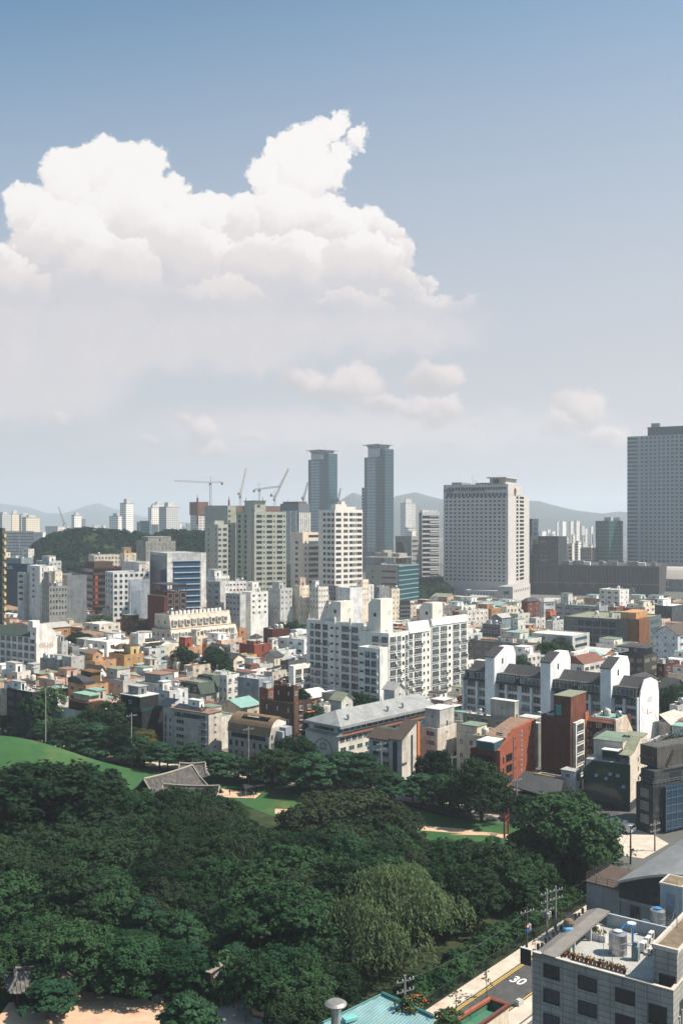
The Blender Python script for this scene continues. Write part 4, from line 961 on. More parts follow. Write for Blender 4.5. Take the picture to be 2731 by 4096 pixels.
for j in range(7):
 z = b.H - 4.6 - j*3.9; m.box(-.6, 0, z, b.wr, -.5, z + 1.5); m.box(-.6, -.5, z, -.02, b.wl, z + 1.5); q.box(.5, -.1, z + 1.5, b.wr - 1, -.02, z + 3.7); q.box(-.12, .5, z + 1.5, -.02, b.wl - 1, z + 3.7)
m.build('terrace_parapet', wall(BROWN, 'brick'), b.root); q.build('window_band', GLD, b.root)
MB().box(1, -.45, b.H - 22, b.wr*.15, -.02, b.H - 5).build('red_panel', paint('vermilion_panel', srgb(168, 70, 46), .7), b.root)
MB().box(b.wr*.05, 1, b.H-.5, b.wr*.7, b.wl*.8, b.H + 3.4).build('stair_house', wall(BROWN), b.root)
bl('A', 620, 660, 868, 560, None, 'long beige block with green netted roof behind the brown terraces', CREAM, D=700, th=62, roof='green', R=(9,.5,.5,'two',3), L=(1,.5,.5,'two',3), rail=True, cl=4, short='beige block with green roof', **MID)
bl('A', 838, 868, 952, 545, None, 'small beige block with brown roof hut right of the green roofed block', CREAM, D=690, th=60, R=(2,.3,.3,'two',2), pents=((.0,.2,.7,.9,4,TAN,'brick'),), **MID)
bl('A', 735, 790, 1043, 678, None, 'white office with a regular grid of square windows', srgb(206, 204, 198), D=540, th=60, R=(7,.56,.56,'one',8), L=(3,.4,.55,'one',8), pents=((.75,.2,.98,.8,5,OFFW),), gl=GLB, fr=FG, short='white grid office', **MID)
bl('A', 855, 955, 1043, 605, None, 'pale rooftop block behind the white grid office', OFFW, D=580, th=50, R=(3,.3,.3,'two',2), cl=3, **MID)
b = bl('A', 897, 905, 1042, 730, None, 'pale building wrapped in a grey picture hoarding', srgb(160, 166, 172), D=520, th=62, name='wrapped_building', cat='building', short='grey hoarding building')
m = MB().box(b.wr*.1, -.12, b.H*.35, b.wr*.55, -.02, b.H*.83, 0); m.build('poster', paint('hoarding_picture', srgb(132, 142, 152), .7), b.root); m = MB()
for i, h_ in enumerate((.3,.5,.62,.55,.4)): m.box(b.wr*(.16+i*.05), -.15, b.H*.36, b.wr*(.2+i*.05), -.13, b.H*(.36+.33*h_))
m.build('printed_tower', paint('hoarding_print', srgb(84, 98, 112), .7), b.root)
b = bl('A', 380, 470, 607, 700, None, 'grey office wrapped in fine metal mesh', srgb(128, 132, 134), 'slat', D=520, th=58, L=(5,.8,.9,'one',2), gl=GLD, short='metal mesh office', par=1.5, **MID)
bl('A', 296, 345, 470, 775, None, 'grey concrete block with a glazed roof room before the mesh office', CONC, 'panel', D=490, th=55, R=(6,.8,.6,'one',5), L=(3,.3,.4,'two',5), cl=3, pents=((.0,.1,.2,.9,7,CONC),), **MID)
bl('A', 192, 280, 397, 636, None, 'white block with a blank lit right face and narrow slits', srgb(210, 206, 200), D=520, th=52, R=(3,.12,.7,'hole',6), L=(1,.16,.4,'hole',6), cl=3, short='white slit block', **MID)
bl('A', 330, 385, 436, 672, None, 'small cream rooftop tower right of the white slit block', CREAM, D=515, th=50, R=(2,.3,.3,'two',2), **MID)
b = bl('A', 37, 210, 247, 622, None, 'dark blue glass office with pale letters on its parapet', srgb(46, 70, 96), D=600, th=32, name='office_block', cat='office block', short='blue glass office far left')
MB().box(-.1, .4, 4, -.01, b.wl - .4, b.H - 4).build('side_glass', GLB, b.root)
lettering('GKL', 3.0, paint('white_letters', (1,1,1)), b.root, (-.2, b.wl*.78, b.H - 3.3), -math.pi/2, .1)
bl('A', 35, 150, 235, 580, None, 'low blue grey block behind the blue glass office', BLUEG, D=640, th=36, L=(6,.5,.5), R=(4,.4,.4), cl=5, **MID)
bl('A', 255, 345, 430, 600, None, 'pale grey block standing against the foot of the dark wood', LGREY, D=620, th=46, L=(3,.5,.4), R=(3,.5,.4), cl=4, pents=((.2,.2,.8,.8,3.2,OFFW),), **MID)
bl('A', 125, 172, 193, 680, None, 'grey block with black slots left of the white slit block', LGREY, D=530, th=36, L=(1,.62,.42,'hole',5), gl=GLD, **MID)
bl('A', 155, 200, 240, 515, None, 'slim pale tower house in front of the turquoise roofed slab', OFFW, D=800, L=(1,.3,.3), R=(2,.3,.3), **MID)
bl('A', 0, 25, 75, 540, None, 'small cream block under the turquoise roofed slab', CREAM, D=820, R=(2,.4,.4), L=(1,.4,.4), **MID)
bl('A', 1030, 1145, 1150, 845, None, 'windowless dark red brick cube before the framed glass office', srgb(104, 48, 40), 'brick', D=470, th=48, short='dark red brick cube', rim=ROOFS['grey'])
b = bl('A', 1060, 1165, 1300, 815, None, 'dark brick frame building with open roof pergola beside the red cube', DBRICK, 'brick', D=485, th=55, R=(3,.7,.8,'one',3), gl=GLD, cl=3)
m = MB()
for i in range(8): m.tube((b.wr*i/7.2, 0, b.H), (b.wr*i/7.2, 0, b.H + 3.2), .2, k=4)
m.box(0, -.2, b.H + 3.2, b.wr, b.wl, b.H + 3.5); m.build('roof_pergola', paint('pergola_dark', (.06, .05, .05), .7), b.root)
bl('A', 1440, 1500, 1600, 705, None, 'white block with a window row at the foot of the sage slabs', WHITE, D=520, th=58, R=(7,.5,.4,'one',2), pents=((.0,.1,.55,.9,3.5),), cl=3, short='white block below sage slabs', **MID)
bl('A', 1440, 1535, 1568, 745, None, 'pale grey tiled block right of the framed glass office', LGREY, 'panel', D=500, th=45, L=(2,.5,.5), **MID)
bl('B', 0, 5, 150, 1090, None, 'white office with a long row of black windows left of the sage tower', srgb(212, 206, 200), D=535, th=62, R=(6,.6,.36,'one',3), gl=GLD, cl=3, **MID)
bl('B', 150, 190, 235, 1095, None, 'narrow white block with a lit stair tower beside the long white office', WHITE, D=530, th=52, L=(1,.3,.4), R=(1,.2,.4), **MID)
bl('B', 120, 180, 300, 1165, None, 'white low house stacked in front of the long white office', WHITE, D=500, th=50, R=(3,.4,.4), cl=4)
bl('B', 5, 105, 146, 1180, None, 'grey flat roofed block in front of the long white office', LGREY, 'panel', D=490, th=48, L=(4,.5,.4), cl=4)
bl('B', 300, 385, 470, 1140, None, 'pale block with small square openings below the sage tower', LGREY, D=520, th=48, L=(3,.3,.3), R=(3,.3,.35,'hole'), cl=4, pents=((.1,.2,.5,.8,3.4),))
bl('B', 475, 520, 585, 1120, None, 'cream block with rooftop huts below the peach office', CREAM, D=525, th=48, R=(3,.3,.3), pents=((.1,.1,.8,.5,4.5,PINK),), cl=2)
bl('B', 588, 650, 720, 1130, None, 'mottled white and grey block below the peach office', OFFW, D=520, th=46, R=(4,.4,.4), L=(3,.4,.5), cl=4, pents=((.0,.3,.4,.8,3.5,WHITE),))
bl('B', 918, 955, 1000, 1078, None, 'small cream tower with square windows right of the creamy tower', CREAM, D=530, th=48, R=(3,.4,.4), L=(1,.3,.3), **MID)
# ---- row of blocks behind the big white apartments
bl('F', 55, 135, 205, 115, 22, 'bare concrete block with two tall windowless bays', CONC, 'panel', cl=2, pents=((.1,.3,.6,.9,2.5,CONC),), short='bare concrete block', **MID)
b = bl('F', 200, 258, 258, 130, 21, 'dark glass office behind the white slotted cube', DGREY, L=(2,.9,.9,'one',5), gl=GLB, fr=FD, **MID);
b = bl('F', 215, 262, 408, 128, 20, 'white metal cube with slanting black slots and letters', srgb(176, 180, 184), 'slat', roof='white', th=62, short='white slotted cube', **MID)
for (fx, fz) in ((.17,.14),(.17,.31),(.42,.14),(.42,.31),(.64,.14),(.64,.31)):
 x, z = b.wr*fx, b.H - b.H*fz; s_ = .5 if fz < .2 else -.4
 MB().prism([(x-.6, z-1.5), (x+.7, z-1.5), (x+.4+s_, z+1.3), (x-.3+s_, z+1.3)], 'y', -.1, .05).build('window', GLD, b.root)
m = MB();
for j in range(8): m.box(b.wr*.88, -.2, b.H - 1.4 - j*1.1, b.wr*.94, -.02, b.H - .75 - j*1.1)
m.build('lettering', paint('white_letters', (1,1,1)), b.root); MB().box(-.0, -.1, 0, b.wr, .0, b.H - 10.5).build('dark_base', GLD, b.root)
bl('F', 145, 290, 356, 85, 22, 'dark flat block behind the white slotted cube', DGREY, roof='grey', th=55, **MID)
b = bl('F', 350, 556, 582, 62, 22, 'black theatre block clad in crossed diamond panels', srgb(66, 66, 60), 'cross', roof='white', th=38, short='black diamond block', rim=wall(srgb(196, 190, 170)), **MID)
bl('F', 582, 690, 726, 52, 23, 'grey office with dark horizontal bands', srgb(126, 132, 138), 'panel', L=(1,.9,.42,'strip',5), gl=GLB, cl=4, short='grey banded office', **MID)
bl('F', 715, 770, 790, -10, 24, 'slim dark glass block left of the tall white stair tower', DGREY, L=(3,.8,.9,'one',4), gl=GLB, **MID)
bl('F', 780, 870, 955, 2, 30, 'tall white tower with blank lit face behind the white apartments', srgb(208, 206, 206), 'panel', th=45, L=(2,.1,.3,'hole',2), short='tall blank white tower', **MID)
b = bl('F', 935, 952, 1035, -18, 29, 'white tower with blue glass corner behind the blank white one', WHITE, th=55, R=(3,.2,.9,'one',8), gl=GLB, **MID)
bl('F', 1142, 1160, 1215, 10, 27, 'narrow cream tower with tiny windows before the green glass office', CREAM, th=52, R=(2,.2,.35,'hole',6), cl=3, short='narrow cream tower', **MID)
bl('F', 1035, 1075, 1142, -5, 25, 'grey block between the white tower and the narrow cream one', GREY, R=(3,.5,.4), cl=5, **MID)
b = bl('F', 1195, 1200, 1290, 95, 20, 'black block with a folded triangle pattern on its wall', srgb(46, 50, 54), th=66, short='black folded pattern block', **MID)
m = MB()
for j in range(4):
 for i in range(7):
  x, z = b.wr*(.08+i*.125), b.H - 2 - j*2.2; m.prism([(x, z), (x + 1.2, z - .9), (x, z - 1.8)], 'y', -.25, -.02)
m.build('wall_relief', paint('relief_grey', (.14, .15, .16), .5), b.root)
bl('F', 1425, 1432, 1580, 130, 18, 'low brown grey block with a long window band', TAUPE, th=66, R=(8,.6,.4,'one',3), roof='dark', short='low taupe band block', cl=3)
# ---- region E, rows from the back to the front
def apt_wall():
 b = place('E', -80, 260, 392, 345, H=19, th=36, name='apartment_building', label='five storey apartments with dark green roof and a blank white end wall', cat='apartment building', short='white gabled apartments')
 body(b, wall(srgb(206, 200, 192)), 'grey', 0); zt = b.H
 gable(b, wall(srgb(206, 200, 192)), 'dgreen', 'y', 2.6, .5, y0=b.wl*.02)
 addwins(b.root, grid('L', b.wl*.96, zt - 15.4, zt - .2, 8, 5, .72, .72, 'bal', FW, GL, u0=b.wl*.03))
 MB().box(-.8, 0, 0, b.wr*1.02, -.6, zt - 1).prism([(-.8, zt - 1), (b.wr*1.0, zt - 1), (b.wr*.9, zt + 1.5), (b.wr*.62, zt + 4.2), (b.wr*.2, zt + 5.2), (-.8, zt + 3.8)], 'y', -.6, b.wl*.10).build('end_wall', wall(srgb(214, 206, 198)), b.root)
 MB().box(-.6, b.wl*.06, zt + 2, b.wr*.3, b.wl*.16, zt + 6.2).build('stair_house', wall(srgb(206, 200, 192)), b.root)
 lettering('에다음', 2.6, paint('faded_letters', srgb(176, 160, 146), .8), b.root, (b.wr*.45, -.65, zt - 4.5), 0, .03)
 link('window', winmesh(1, 1, 'hole', FD, GLD), b.root, (-.8, b.wl*.03, zt + 1.2), -math.pi/2)
apt_wall()
b = bl('E', 228, 300, 440, 90, 18, 'ornate white corner block with tall slotted windows', srgb(206, 200, 192), R=(4,.42,.85,'hole',4), L=(4,.3,.6,'hole',4), cl=4, pents=((.2,.2,.8,.8,1.5),), short='white slotted corner block', nf=4)
bl('E', 408, 425, 548, 205, 13, 'plain white cube with one tall black slit', WHITE, th=60, R=(2,.1,.9,'hole',2), roof='white', short='plain white cube')
bl('E', 480, 520, 686, 168, 12, 'low red brown brick house with white barrel on its roof', BRICK, 'brick', th=58, R=(3,.25,.5), cl=3)
b = place('E', 705, 762, 888, 150, H=16.5, th=50, name='low_rise', label='leaning blank white concrete house with two slits', cat='low-rise building', short='leaning white house')
MB().prism([(0,0),(b.wr,0),(b.wr,b.H),(0,b.H)], 'y', 0, b.wl*.5).prism([(b.wl*.5,0),(b.wl*1.25,0),(b.wl*.8,b.H),(b.wl*.5,b.H)], 'x', 0, b.wr*.8).build('wall', wall(srgb(188, 180, 170)), b.root)
MB().box(.3,.3,b.H,b.wr-.3,b.wl*.5-.3,b.H+.3).box(.2,b.wl*.2,b.H+.3,b.wr*.25,b.wl*.4,b.H+1.6).build('roof', ROOFS['grey'], b.root)
addwins(b.root, [('R', b.wr*.5, b.H - 3.6, .8, 2.6, 'hole', FD, GLD), ('R', b.wr*.62, b.H - 9, .8, 1.2, 'hole', FD, GLD)])
bl('E', 893, 935, 1028, 165, 13, 'pinkish house with two small roof rooms beside the leaning house', PINK, R=(2,.4,.4), L=(1,.4,.4), roof='green', pents=((.0,.2,.3,.9,2.6,PINK),), cl=2)
# long mansard apartments
def mansard():
 b = place('E', 1060, 1205, 1657, 300, H=16, th=44, name='apartment_building', label='long cream mansard apartments in two tiers with dormer windows', cat='apartment building', short='long cream mansard')
 M = wall(srgb(200, 188, 172)); z = b.H; x1, y1 = b.wr, b.wl
 MB().box(0, 0, 0, x1, y1, z - 4, 0, False).prism([(0, z - 4), (1.6, z), (y1, z), (y1, z - 4)], 'x', .0, x1).build('wall', M, b.root)
 MB().box(.2, 1.8, z, x1, y1, z + .2).build('roof', ROOFS['tan'], b.root)
 z2 = z + 6.4; MB().prism([(3.4, z + .2), (4.6, z2 - .6), (4.6, z2), (y1, z2), (y1, z + .2)], 'x', 1.5, x1*.97).build('upper_wall', M, b.root)
 MB().box(2, 5.5, z2, x1*.95, y1 - .4, z2 + .2).build('upper_roof', ROOFS['brown'], b.root)
 for i in range(13): MB().box(3 + i*(x1 - 8)/13, 4.9, z2, 4.3 + i*(x1 - 8)/13, 5.6, z2 + 1.5).build('chimney_block', wall(WHITE), b.root)
 for i in range(10):
  x = x1*(.05 + i*.096); d = MB().prism([(x - 1.2, z - 3.6), (x + 1.2, z - 3.6), (x + 1.2, z - 1.2), (x - 1.2, z - 1.2)], 'y', -.15, 1.2).build('dormer', M, b.root)
  link('window', winmesh(1.8, 1.8, 'two'), d, (x, -.15, z - 2.4)); link('window', winmesh(1.8, 1.6, 'two'), b.root, (x, 0, z - 6.2))
  if i < 9:
   x = x1*(.10 + i*.096); d = MB().prism([(x - 1.2, z + 1.6), (x + 1.2, z + 1.6), (x + 1.2, z + 4.2), (x - 1.2, z + 4.2)], 'y', 2.9, 4.6).build('dormer', M, b.root)
   link('window', winmesh(1.8, 1.8, 'two'), d, (x, 2.9, z + 2.9))
 addwins(b.root, [('L', y1*f, zz, 1.8, 1.6, 'two', None, None) for f in (.2,.45,.7,.9) for zz in (z - 2.4, z - 5.6, z - 8.8)] + [((1.5, y1*f, -math.pi/2), 0, z + 3, 1.8, 1.6, 'two', None, None) for f in (.5,.8)])
 rails(b, .3, 1.9, x1 - .3, y1*.95, z + .2, .9); clutter(b, 5, 12, z=z2 + .2, x0=3, y0=6, x1=x1*.9, y1=y1, par=0)
mansard()
b = bl('E', 505, 645, 785, 328, 12.5, 'building shrouded in taupe scaffold tarpaulin', TAUPE, roof='tan', th=46, short='tarp wrapped building', name='wrapped_building', cat='building')
m = MB(); R_ = random.Random(4)
for j in range(5):
 for i in range(int(b.wl/1.6)): m.face([(-.15-.3*R_.random(), b.wl*i/int(b.wl/1.6), b.H-j*2.2), (-.15-.3*R_.random(), b.wl*(i+1)/int(b.wl/1.6), b.H-j*2.2), (-.15-.3*R_.random(), b.wl*(i+1)/int(b.wl/1.6), b.H-j*2.2-2.2), (-.15-.3*R_.random(), b.wl*i/int(b.wl/1.6), b.H-j*2.2-2.2)])
 for i in range(int(b.wr/1.6)): m.face([(b.wr*i/int(b.wr/1.6), -.15-.4*R_.random(), b.H-j*2.2), (b.wr*(i+1)/int(b.wr/1.6), -.15-.4*R_.random(), b.H-j*2.2), (b.wr*(i+1)/int(b.wr/1.6), -.15-.4*R_.random(), b.H-j*2.2-2.2), (b.wr*i/int(b.wr/1.6), -.15-.4*R_.random(), b.H-j*2.2-2.2)])
m.build('tarpaulin', paint('taupe_tarp', srgb(140, 126, 114), .8), b.root)
bl('E', 783, 830, 842, 300, 13, 'white house with dark slit right of the tarp wrapped building', WHITE, th=36, L=(1,.2,.6,'hole'))
bl('E', 910, 965, 1012, 322, 16, 'slim pale tiled tower house beside the roof solar panels', srgb(196, 194, 188), 'tile', R=(2,.25,.3), L=(1,.2,.4), cl=2, short='slim tiled tower house')
bl('E', 1000, 1040, 1168, 425, 12, 'white house carrying a large tilted blue solar array', srgb(188, 190, 186), th=50, R=(2,.35,.4), L=(1,.3,.4), sol=((.35,.55,8,4.5,SOLAR),), cl=2, short='white house with solar array')
bl('E', 1315, 1372, 1412, 338, 15, 'beige tower house with a square roof box before the mansard', CREAM, R=(1,.3,.3), L=(1,.2,.2), pents=((.1,.1,.9,.9,2.8,CREAM),), short='beige tower house')
bl('E', 1410, 1440, 1537, 395, 13, 'long tan wall house right of the beige tower house', TAN, 'brick', th=58, R=(5,.3,.5), cl=4)
bl('E', 1240, 1312, 1410, 418, 12.5, 'orange brick house with a red brick roof box', srgb(194, 148, 112), 'brick', R=(2,.28,.4), L=(1,.3,.3), pents=((.0,.3,.55,1,4.2,RED,'brick'),), cl=2, short='orange brick house')
bl('E', 1165, 1225, 1290, 490, 11, 'house with tilted black solar panels below the orange brick house', PINK, roof='dark', sol=((.4,.5,6,4,SOLARD),), L=(2,.3,.4))
bl('E', 395, 432, 475, 375, 15, 'grey panel house with stepped roof beside the white gabled apartments', LGREY, 'tile', L=(1,.2,.3), R=(1,.3,.3), pents=((.1,.4,.8,.9,2.4),))
bl('E', 430, 505, 556, 412, 12.5, 'dark grey house with black glazed roof room', GREY, 'tile', L=(2,.6,.6,'one'), R=(2,.3,.4), gl=GLD, cl=4)
b = bl('E', 282, 420, 434, 505, 13.5, 'grey tiled house with roof garden left of the concrete stair tower', srgb(132, 134, 132), 'tile', th=34, L=(3,.3,.3), roof='green', cl=6, short='grey roof garden house')
b = bl('E', 432, 498, 590, 485, 15, 'tall grey concrete stair tower house with slanted lit end', srgb(172, 170, 164), 'tile', R=(2,.2,.3), cl=1, short='concrete stair tower house')
bl('E', 548, 660, 728, 440, 12, 'white terraced house with long dark window bands', WHITE, th=42, L=(2,.7,.45,'strip'), R=(2,.4,.4), gl=GLD, cl=5)
b = bl('E', 575, 665, 812, 515, 11.5, 'warm tan brick house with gabled roof room', srgb(198, 154, 114), 'brick', th=44, R=(2,.26,.34), L=(2,.3,.4), roof='tan', cl=2, short='warm tan brick house')
gable(b, wall(srgb(198,154,114),'brick'), 'tan', 'y', 1.4, .3, b.wr*.1, b.wl*.35, b.wr*.55, b.wl*.95, b.H + 2.4); MB().box(b.wr*.1, b.wl*.35, b.H - .9, b.wr*.55, b.wl*.95, b.H + 2.4, 0, False).build('roof_room', wall(srgb(198,154,114),'brick'), b.root); link('window', winmesh(1.2,1.2,'two'), b.root, (b.wr*.32, b.wl*.35, b.H + 1.2))
b = bl('E', 760, 866, 1003, 470, 12.5, 'ochre brick house with yellow roof room and hipped brown cap', srgb(192, 150, 98), 'brick', th=44, R=(2,.3,.36,'tri'), L=(2,.35,.4), roof='brown', pents=((.4,.1,.9,.6,3.4,srgb(190,170,116)),), cl=2, short='ochre brick house')
hip(b, 'brown', 2.0, .3, b.wr*.1, b.wl*.5, b.wr*.7, b.wl*.95, b.H + 1.5)
bl('E', 930, 1022, 1162, 548, 10.5, 'pale grey tiled house with long flat roof right of the tan houses', LGREY, 'tile', th=46, L=(2,.3,.3), R=(3,.2,.3), cl=4, pents=((.3,.2,.7,.7,2.3,srgb(190,170,150)),))
bl('E', 1000, 1060, 1120, 495, 11, 'small house with pale green roof under the solar array house', LGREY, roof='green', R=(2,.3,.3), cl=3)
b = bl('E', 590, 690, 742, 592, 10, 'white gabled cottage with brown roof', WHITE, roof='brown', gab=('y', 2.0), R=(1,.3,.4), L=(2,.3,.4))
bl('E', 712, 860, 1036, 650, 12.5, 'broad grey tiled house with pale green roofed penthouse', srgb(186, 180, 172), 'tile', th=42, R=(2,.26,.3,'two'), L=(3,.26,.3), roof='tan', pents=((.05,.35,.62,.9,3.4,LGREY,'plain','olive'),), cl=3, short='broad house with green penthouse')
bl('E', 950, 1165, 1296, 682, 12, 'white house with long balustrade and grey roof cabin', srgb(196, 196, 190), th=36, L=(4,.2,.5), R=(3,.2,.4), roof='tan', pents=((.15,.3,.9,.85,3.0,BLUEG),), rail=True, cl=3, short='white balustrade house')
b = bl('E', 475, 600, 757, 682, 12, 'tan and black house with curved roof canopy', srgb(190, 146, 102), 'brick', th=46, R=(2,.24,.6,'one'), L=(2,.5,.5,'one'), roof='brown', gl=GLD, cl=2, short='tan house with curved canopy')
MB().prism([(b.wl*.1, b.H), (b.wl*.1, b.H + 1.0), (b.wl*.35, b.H + 2.0), (b.wl*.7, b.H + 2.2), (b.wl*.95, b.H + 1.2), (b.wl*.95, b.H)], 'x', -.4, b.wr*.5).build('curved_canopy', ROOFS['dark'], b.root)
MB().box(b.wr*.5, b.wl*.3, b.H - .9, b.wr*.9, b.wl*.9, b.H + 3.2).box(b.wr*.45, b.wl*.25, b.H+3.2, b.wr*.95, b.wl*.95, b.H+3.5).build('roof_room', wall(srgb(110, 84, 56)), b.root)
bl('E', 258, 384, 456, 645, 10.5, 'pink stucco house with small porch roofs', PINK, R=(2,.4,.4), L=(3,.3,.4), roof='grey', cl=4, short='pink stucco house')
bl('E', 100, 250, 262, 652, 10, 'grey house with dark window strip left of the pink house', TAUPE, th=36, L=(4,.4,.5), cl=4)
bl('E', 15, 122, 217, 590, 12.5, 'white topped house with wide parapet at the left', srgb(200, 192, 182), R=(2,.3,.34), L=(2,.35,.36), pents=((.1,.2,.7,.9,3.0,WHITE),), cl=4, short='white topped left house')
bl('E', -60, 30, 82, 650, 10, 'tan house cut by the left edge above the black house', TAN, roof='brown', L=(2,.3,.3), R=(2,.3,.4), cl=2)
b = bl('E', 50, 228, 326, 728, 14.2, 'black panelled house with pale edges behind the pines', srgb(42, 46, 47), 'panel', th=38, L=(3,.7,.5,'strip'), R=(2,.3,.4), gl=GLD, fr=FD, cl=6, rim=ROOFS['white'], short='black panelled house', pents=((.1,.5,.5,.95,2.4,WHITE),))
b = bl('E', 325, 448, 532, 705, 9.5, 'small house with teal roof sheet and balcony rails', BROWN, roof='teal', R=(3,.5,.5), L=(3,.4,.5), rail=True, cl=3)
b = bl('E', 325, 440, 470, 865, 8.0, 'low white wing left of the turquoise roofed house', srgb(186, 182, 178), roof='white', L=(1,.1,.1))
b = bl('E', 448, 690, 830, 888, 9.4, 'wide house with bright turquoise roof and brown pergola room', srgb(190, 182, 172), 'tile', roof=paint('turquoise_roof', srgb(124, 172, 168), .6, amt=.3), th=40, R=(2,.3,.4), par=.5, short='turquoise roofed house')
MB().box(b.wr*.12, b.wl*.35, b.H - .5, b.wr*.85, b.wl*.92, b.H + 2.6, 0).box(b.wr*.3, b.wl*.45, b.H + 2.6, b.wr*.8, b.wl*.85, b.H + 4.2, 1).box(b.wr*.26, b.wl*.41, b.H + 4.2, b.wr*.85, b.wl*.9, b.H + 4.5, 2).build('roof_room', [paint('terrace_timber', srgb(92, 62, 46), .7), wall(PINK), paint('mint_roof', srgb(124, 164, 140), .6)], b.root)
m = MB()
for i in range(22): m.tube((b.wr*.1, b.wl*(.3 + i*.028), b.H - .5), (b.wr*.1, b.wl*(.3+i*.028), b.H + 2.8), .09, k=4); m.tube((b.wr*(.1 + i*.034), b.wl*.3, b.H - .5), (b.wr*(.1+i*.034), b.wl*.3, b.H + 2.8), .09, k=4)
m.build('timber_screen', paint('terrace_timber', (1,1,1)), b.root)
b = bl('E', 760, 990, 1140, 868, 11.2, 'black terraced house with glass parapets behind the pines', srgb(40, 42, 43), 'panel', th=38, L=(1,.85,.5,'strip'), R=(3,.2,.55,'one'), gl=GLD, fr=FD, roof='grey', short='black terraced house', rim=ROOFS['tan'])
pent(b, b.wr*.1, b.wl*.12, b.wr*.95, b.wl*.7, 4.2, wall(srgb(40, 42, 43)), 'white'); MB().box(-.2, b.wl*.02, b.H, 0, b.wl, b.H + 1.0).box(0, -.1, b.H, b.wr, .0, b.H + 1.0).build('glass_parapet', GLG, b.root)
pent(b, b.wr*.3, b.wl*.3, b.wr*.7, b.wl*.6, 2.6, wall(GREY), 'grey', z=b.H + 3.6)
b = bl('E', 1090, 1182, 1312, 722, 14, 'white modern house with a slanted blank wall', srgb(190, 192, 190), 'panel', R=(2,.15,.5,'hole'), L=(1,.3,.4), roof='white', cl=3, short='white modern house', pents=((.0,.5,.5,.95,2.6,OFFW),))
for (a_, c_, d_, y_, h_, lab) in ((1250, 1400, 1512, 745, 9.5, 'house with dark green mansard roof, front one of the pair by the white modern house'), (1370, 1500, 1590, 690, 10, 'house with dark green mansard roof, rear one of the pair by the white modern house')):
 b = place('E', a_, c_, d_, y_, H=h_, th=42, name='low_rise', label=lab, cat='low-rise building'); body(b, wall(srgb(178, 170, 158)), 'grey', 0)
 z = b.H; MB().prism([(-.6, z), (b.wl + .6, z), (b.wl - 1.4, z + 3.2), (1.4, z + 3.2)], 'x', -.4, b.wr + .4).build('roof', ROOFS['dgreen'], b.root)
 MB().box(1, 2, z + 3.2, b.wr*.7, b.wl*.8, z + 3.45).build('roof_deck', ROOFS['olive'], b.root); rails(b, 1, 2, b.wr*.7, b.wl*.8, z + 3.4, .9)
 for i in range(3):
  d = MB().box(-.5, b.wl*(.12 + .3*i), z + .4, 1.2, b.wl*(.12 + .3*i) + 2.0, z + 2.4).build('dormer', wall(BROWN), b.root); link('window', winmesh(1.4, 1.4, 'two'), d, (-.5, b.wl*(.12 + .3*i) + 1.0, z + 1.4), -math.pi/2)
 addwins(b.root, grid('R', b.wr, z - 6, z, 2, 2, .4, .5) + grid('L', b.wl, z - 6, z, 3, 2, .3, .5))
# tan roofed beige apartments in front
b = bl('E', 1140, 1455, 1547, 880, 12.4, 'six storey beige apartments with tan eaves and dark solar panels', srgb(190, 182, 170), 'tile', th=36, roof='tan', short='beige solar roof apartments', R=(1,.2,.35,'two',6), par=.6, k=.7, name='apartment_building', cat='apartment building')
fh = (b.H - .6) / 6
for j in range(6):
 z = b.H - .6 - (j + .5) * fh; W_ = [('L', b.wl*.84, z, 1.3, 1.5, 'two', None, None), ('L', b.wl*.62, z, 4.2, 1.7, 'tri', None, None), ('L', b.wl*.95, z, .9, 2.4, 'one', FG, GLD)] if j else [('L', b.wl*.45, z, b.wl*.6, 2.0, 'strip', None, None)]
 addwins(b.root, W_)
 k = MB().box(-.9, b.wl*.03, z - 1.35, .0, b.wl*.2, z - 1.15, 0).box(-.9, b.wl*.03, z - 1.15, -.83, b.wl*.2, z - .2, 1).build('balcony', [wall(OFFW), RAILM], b.root); link('glass_door', winmesh(2.4, 2.2, 'two', FW, GL), k, (-.0, b.wl*.115, z - .05), -math.pi/2); link('air_conditioner', CL['air_conditioner'], k, (-.5, b.wl*.1, z - 1.14), -math.pi/2)
MB().box(-.9, -.4, b.H, b.wr + .2, b.wl*.84, b.H + .28).build('eaves', ROOFS['tan'], b.root)
m = MB()
for i in range(7): m.prism([(.2, b.H + .3), (.3, b.H + .4), (3.6, b.H + 1.5), (3.6, b.H + 1.3)], 'y', b.wl*(.16 + i*.09), b.wl*(.16 + i*.09) + b.wl*.084)
m.build('solar_panel', SOLARD, b.root); m = MB()
for i in range(5): m.prism([(-.5, b.H + .3), (-.4, b.H + .4), (5.6, b.H + 2.6), (5.6, b.H + 2.4)], 'y', b.wl*(.87 + i*.06), b.wl*(.87 + i*.06) + b.wl*.056)
m.build('solar_panel', SOLARD, b.root)
pent(b, b.wr*.35, b.wl*.3, b.wr*.7, b.wl*.55, 3.4, wall(WHITE), 'white', z=b.H + .3); rails(b, .3, b.wl*.05, b.wr*.9, b.wl*.8, b.H + .3); clutter(b, 8, 5, x0=b.wr*.3, par=-.3)
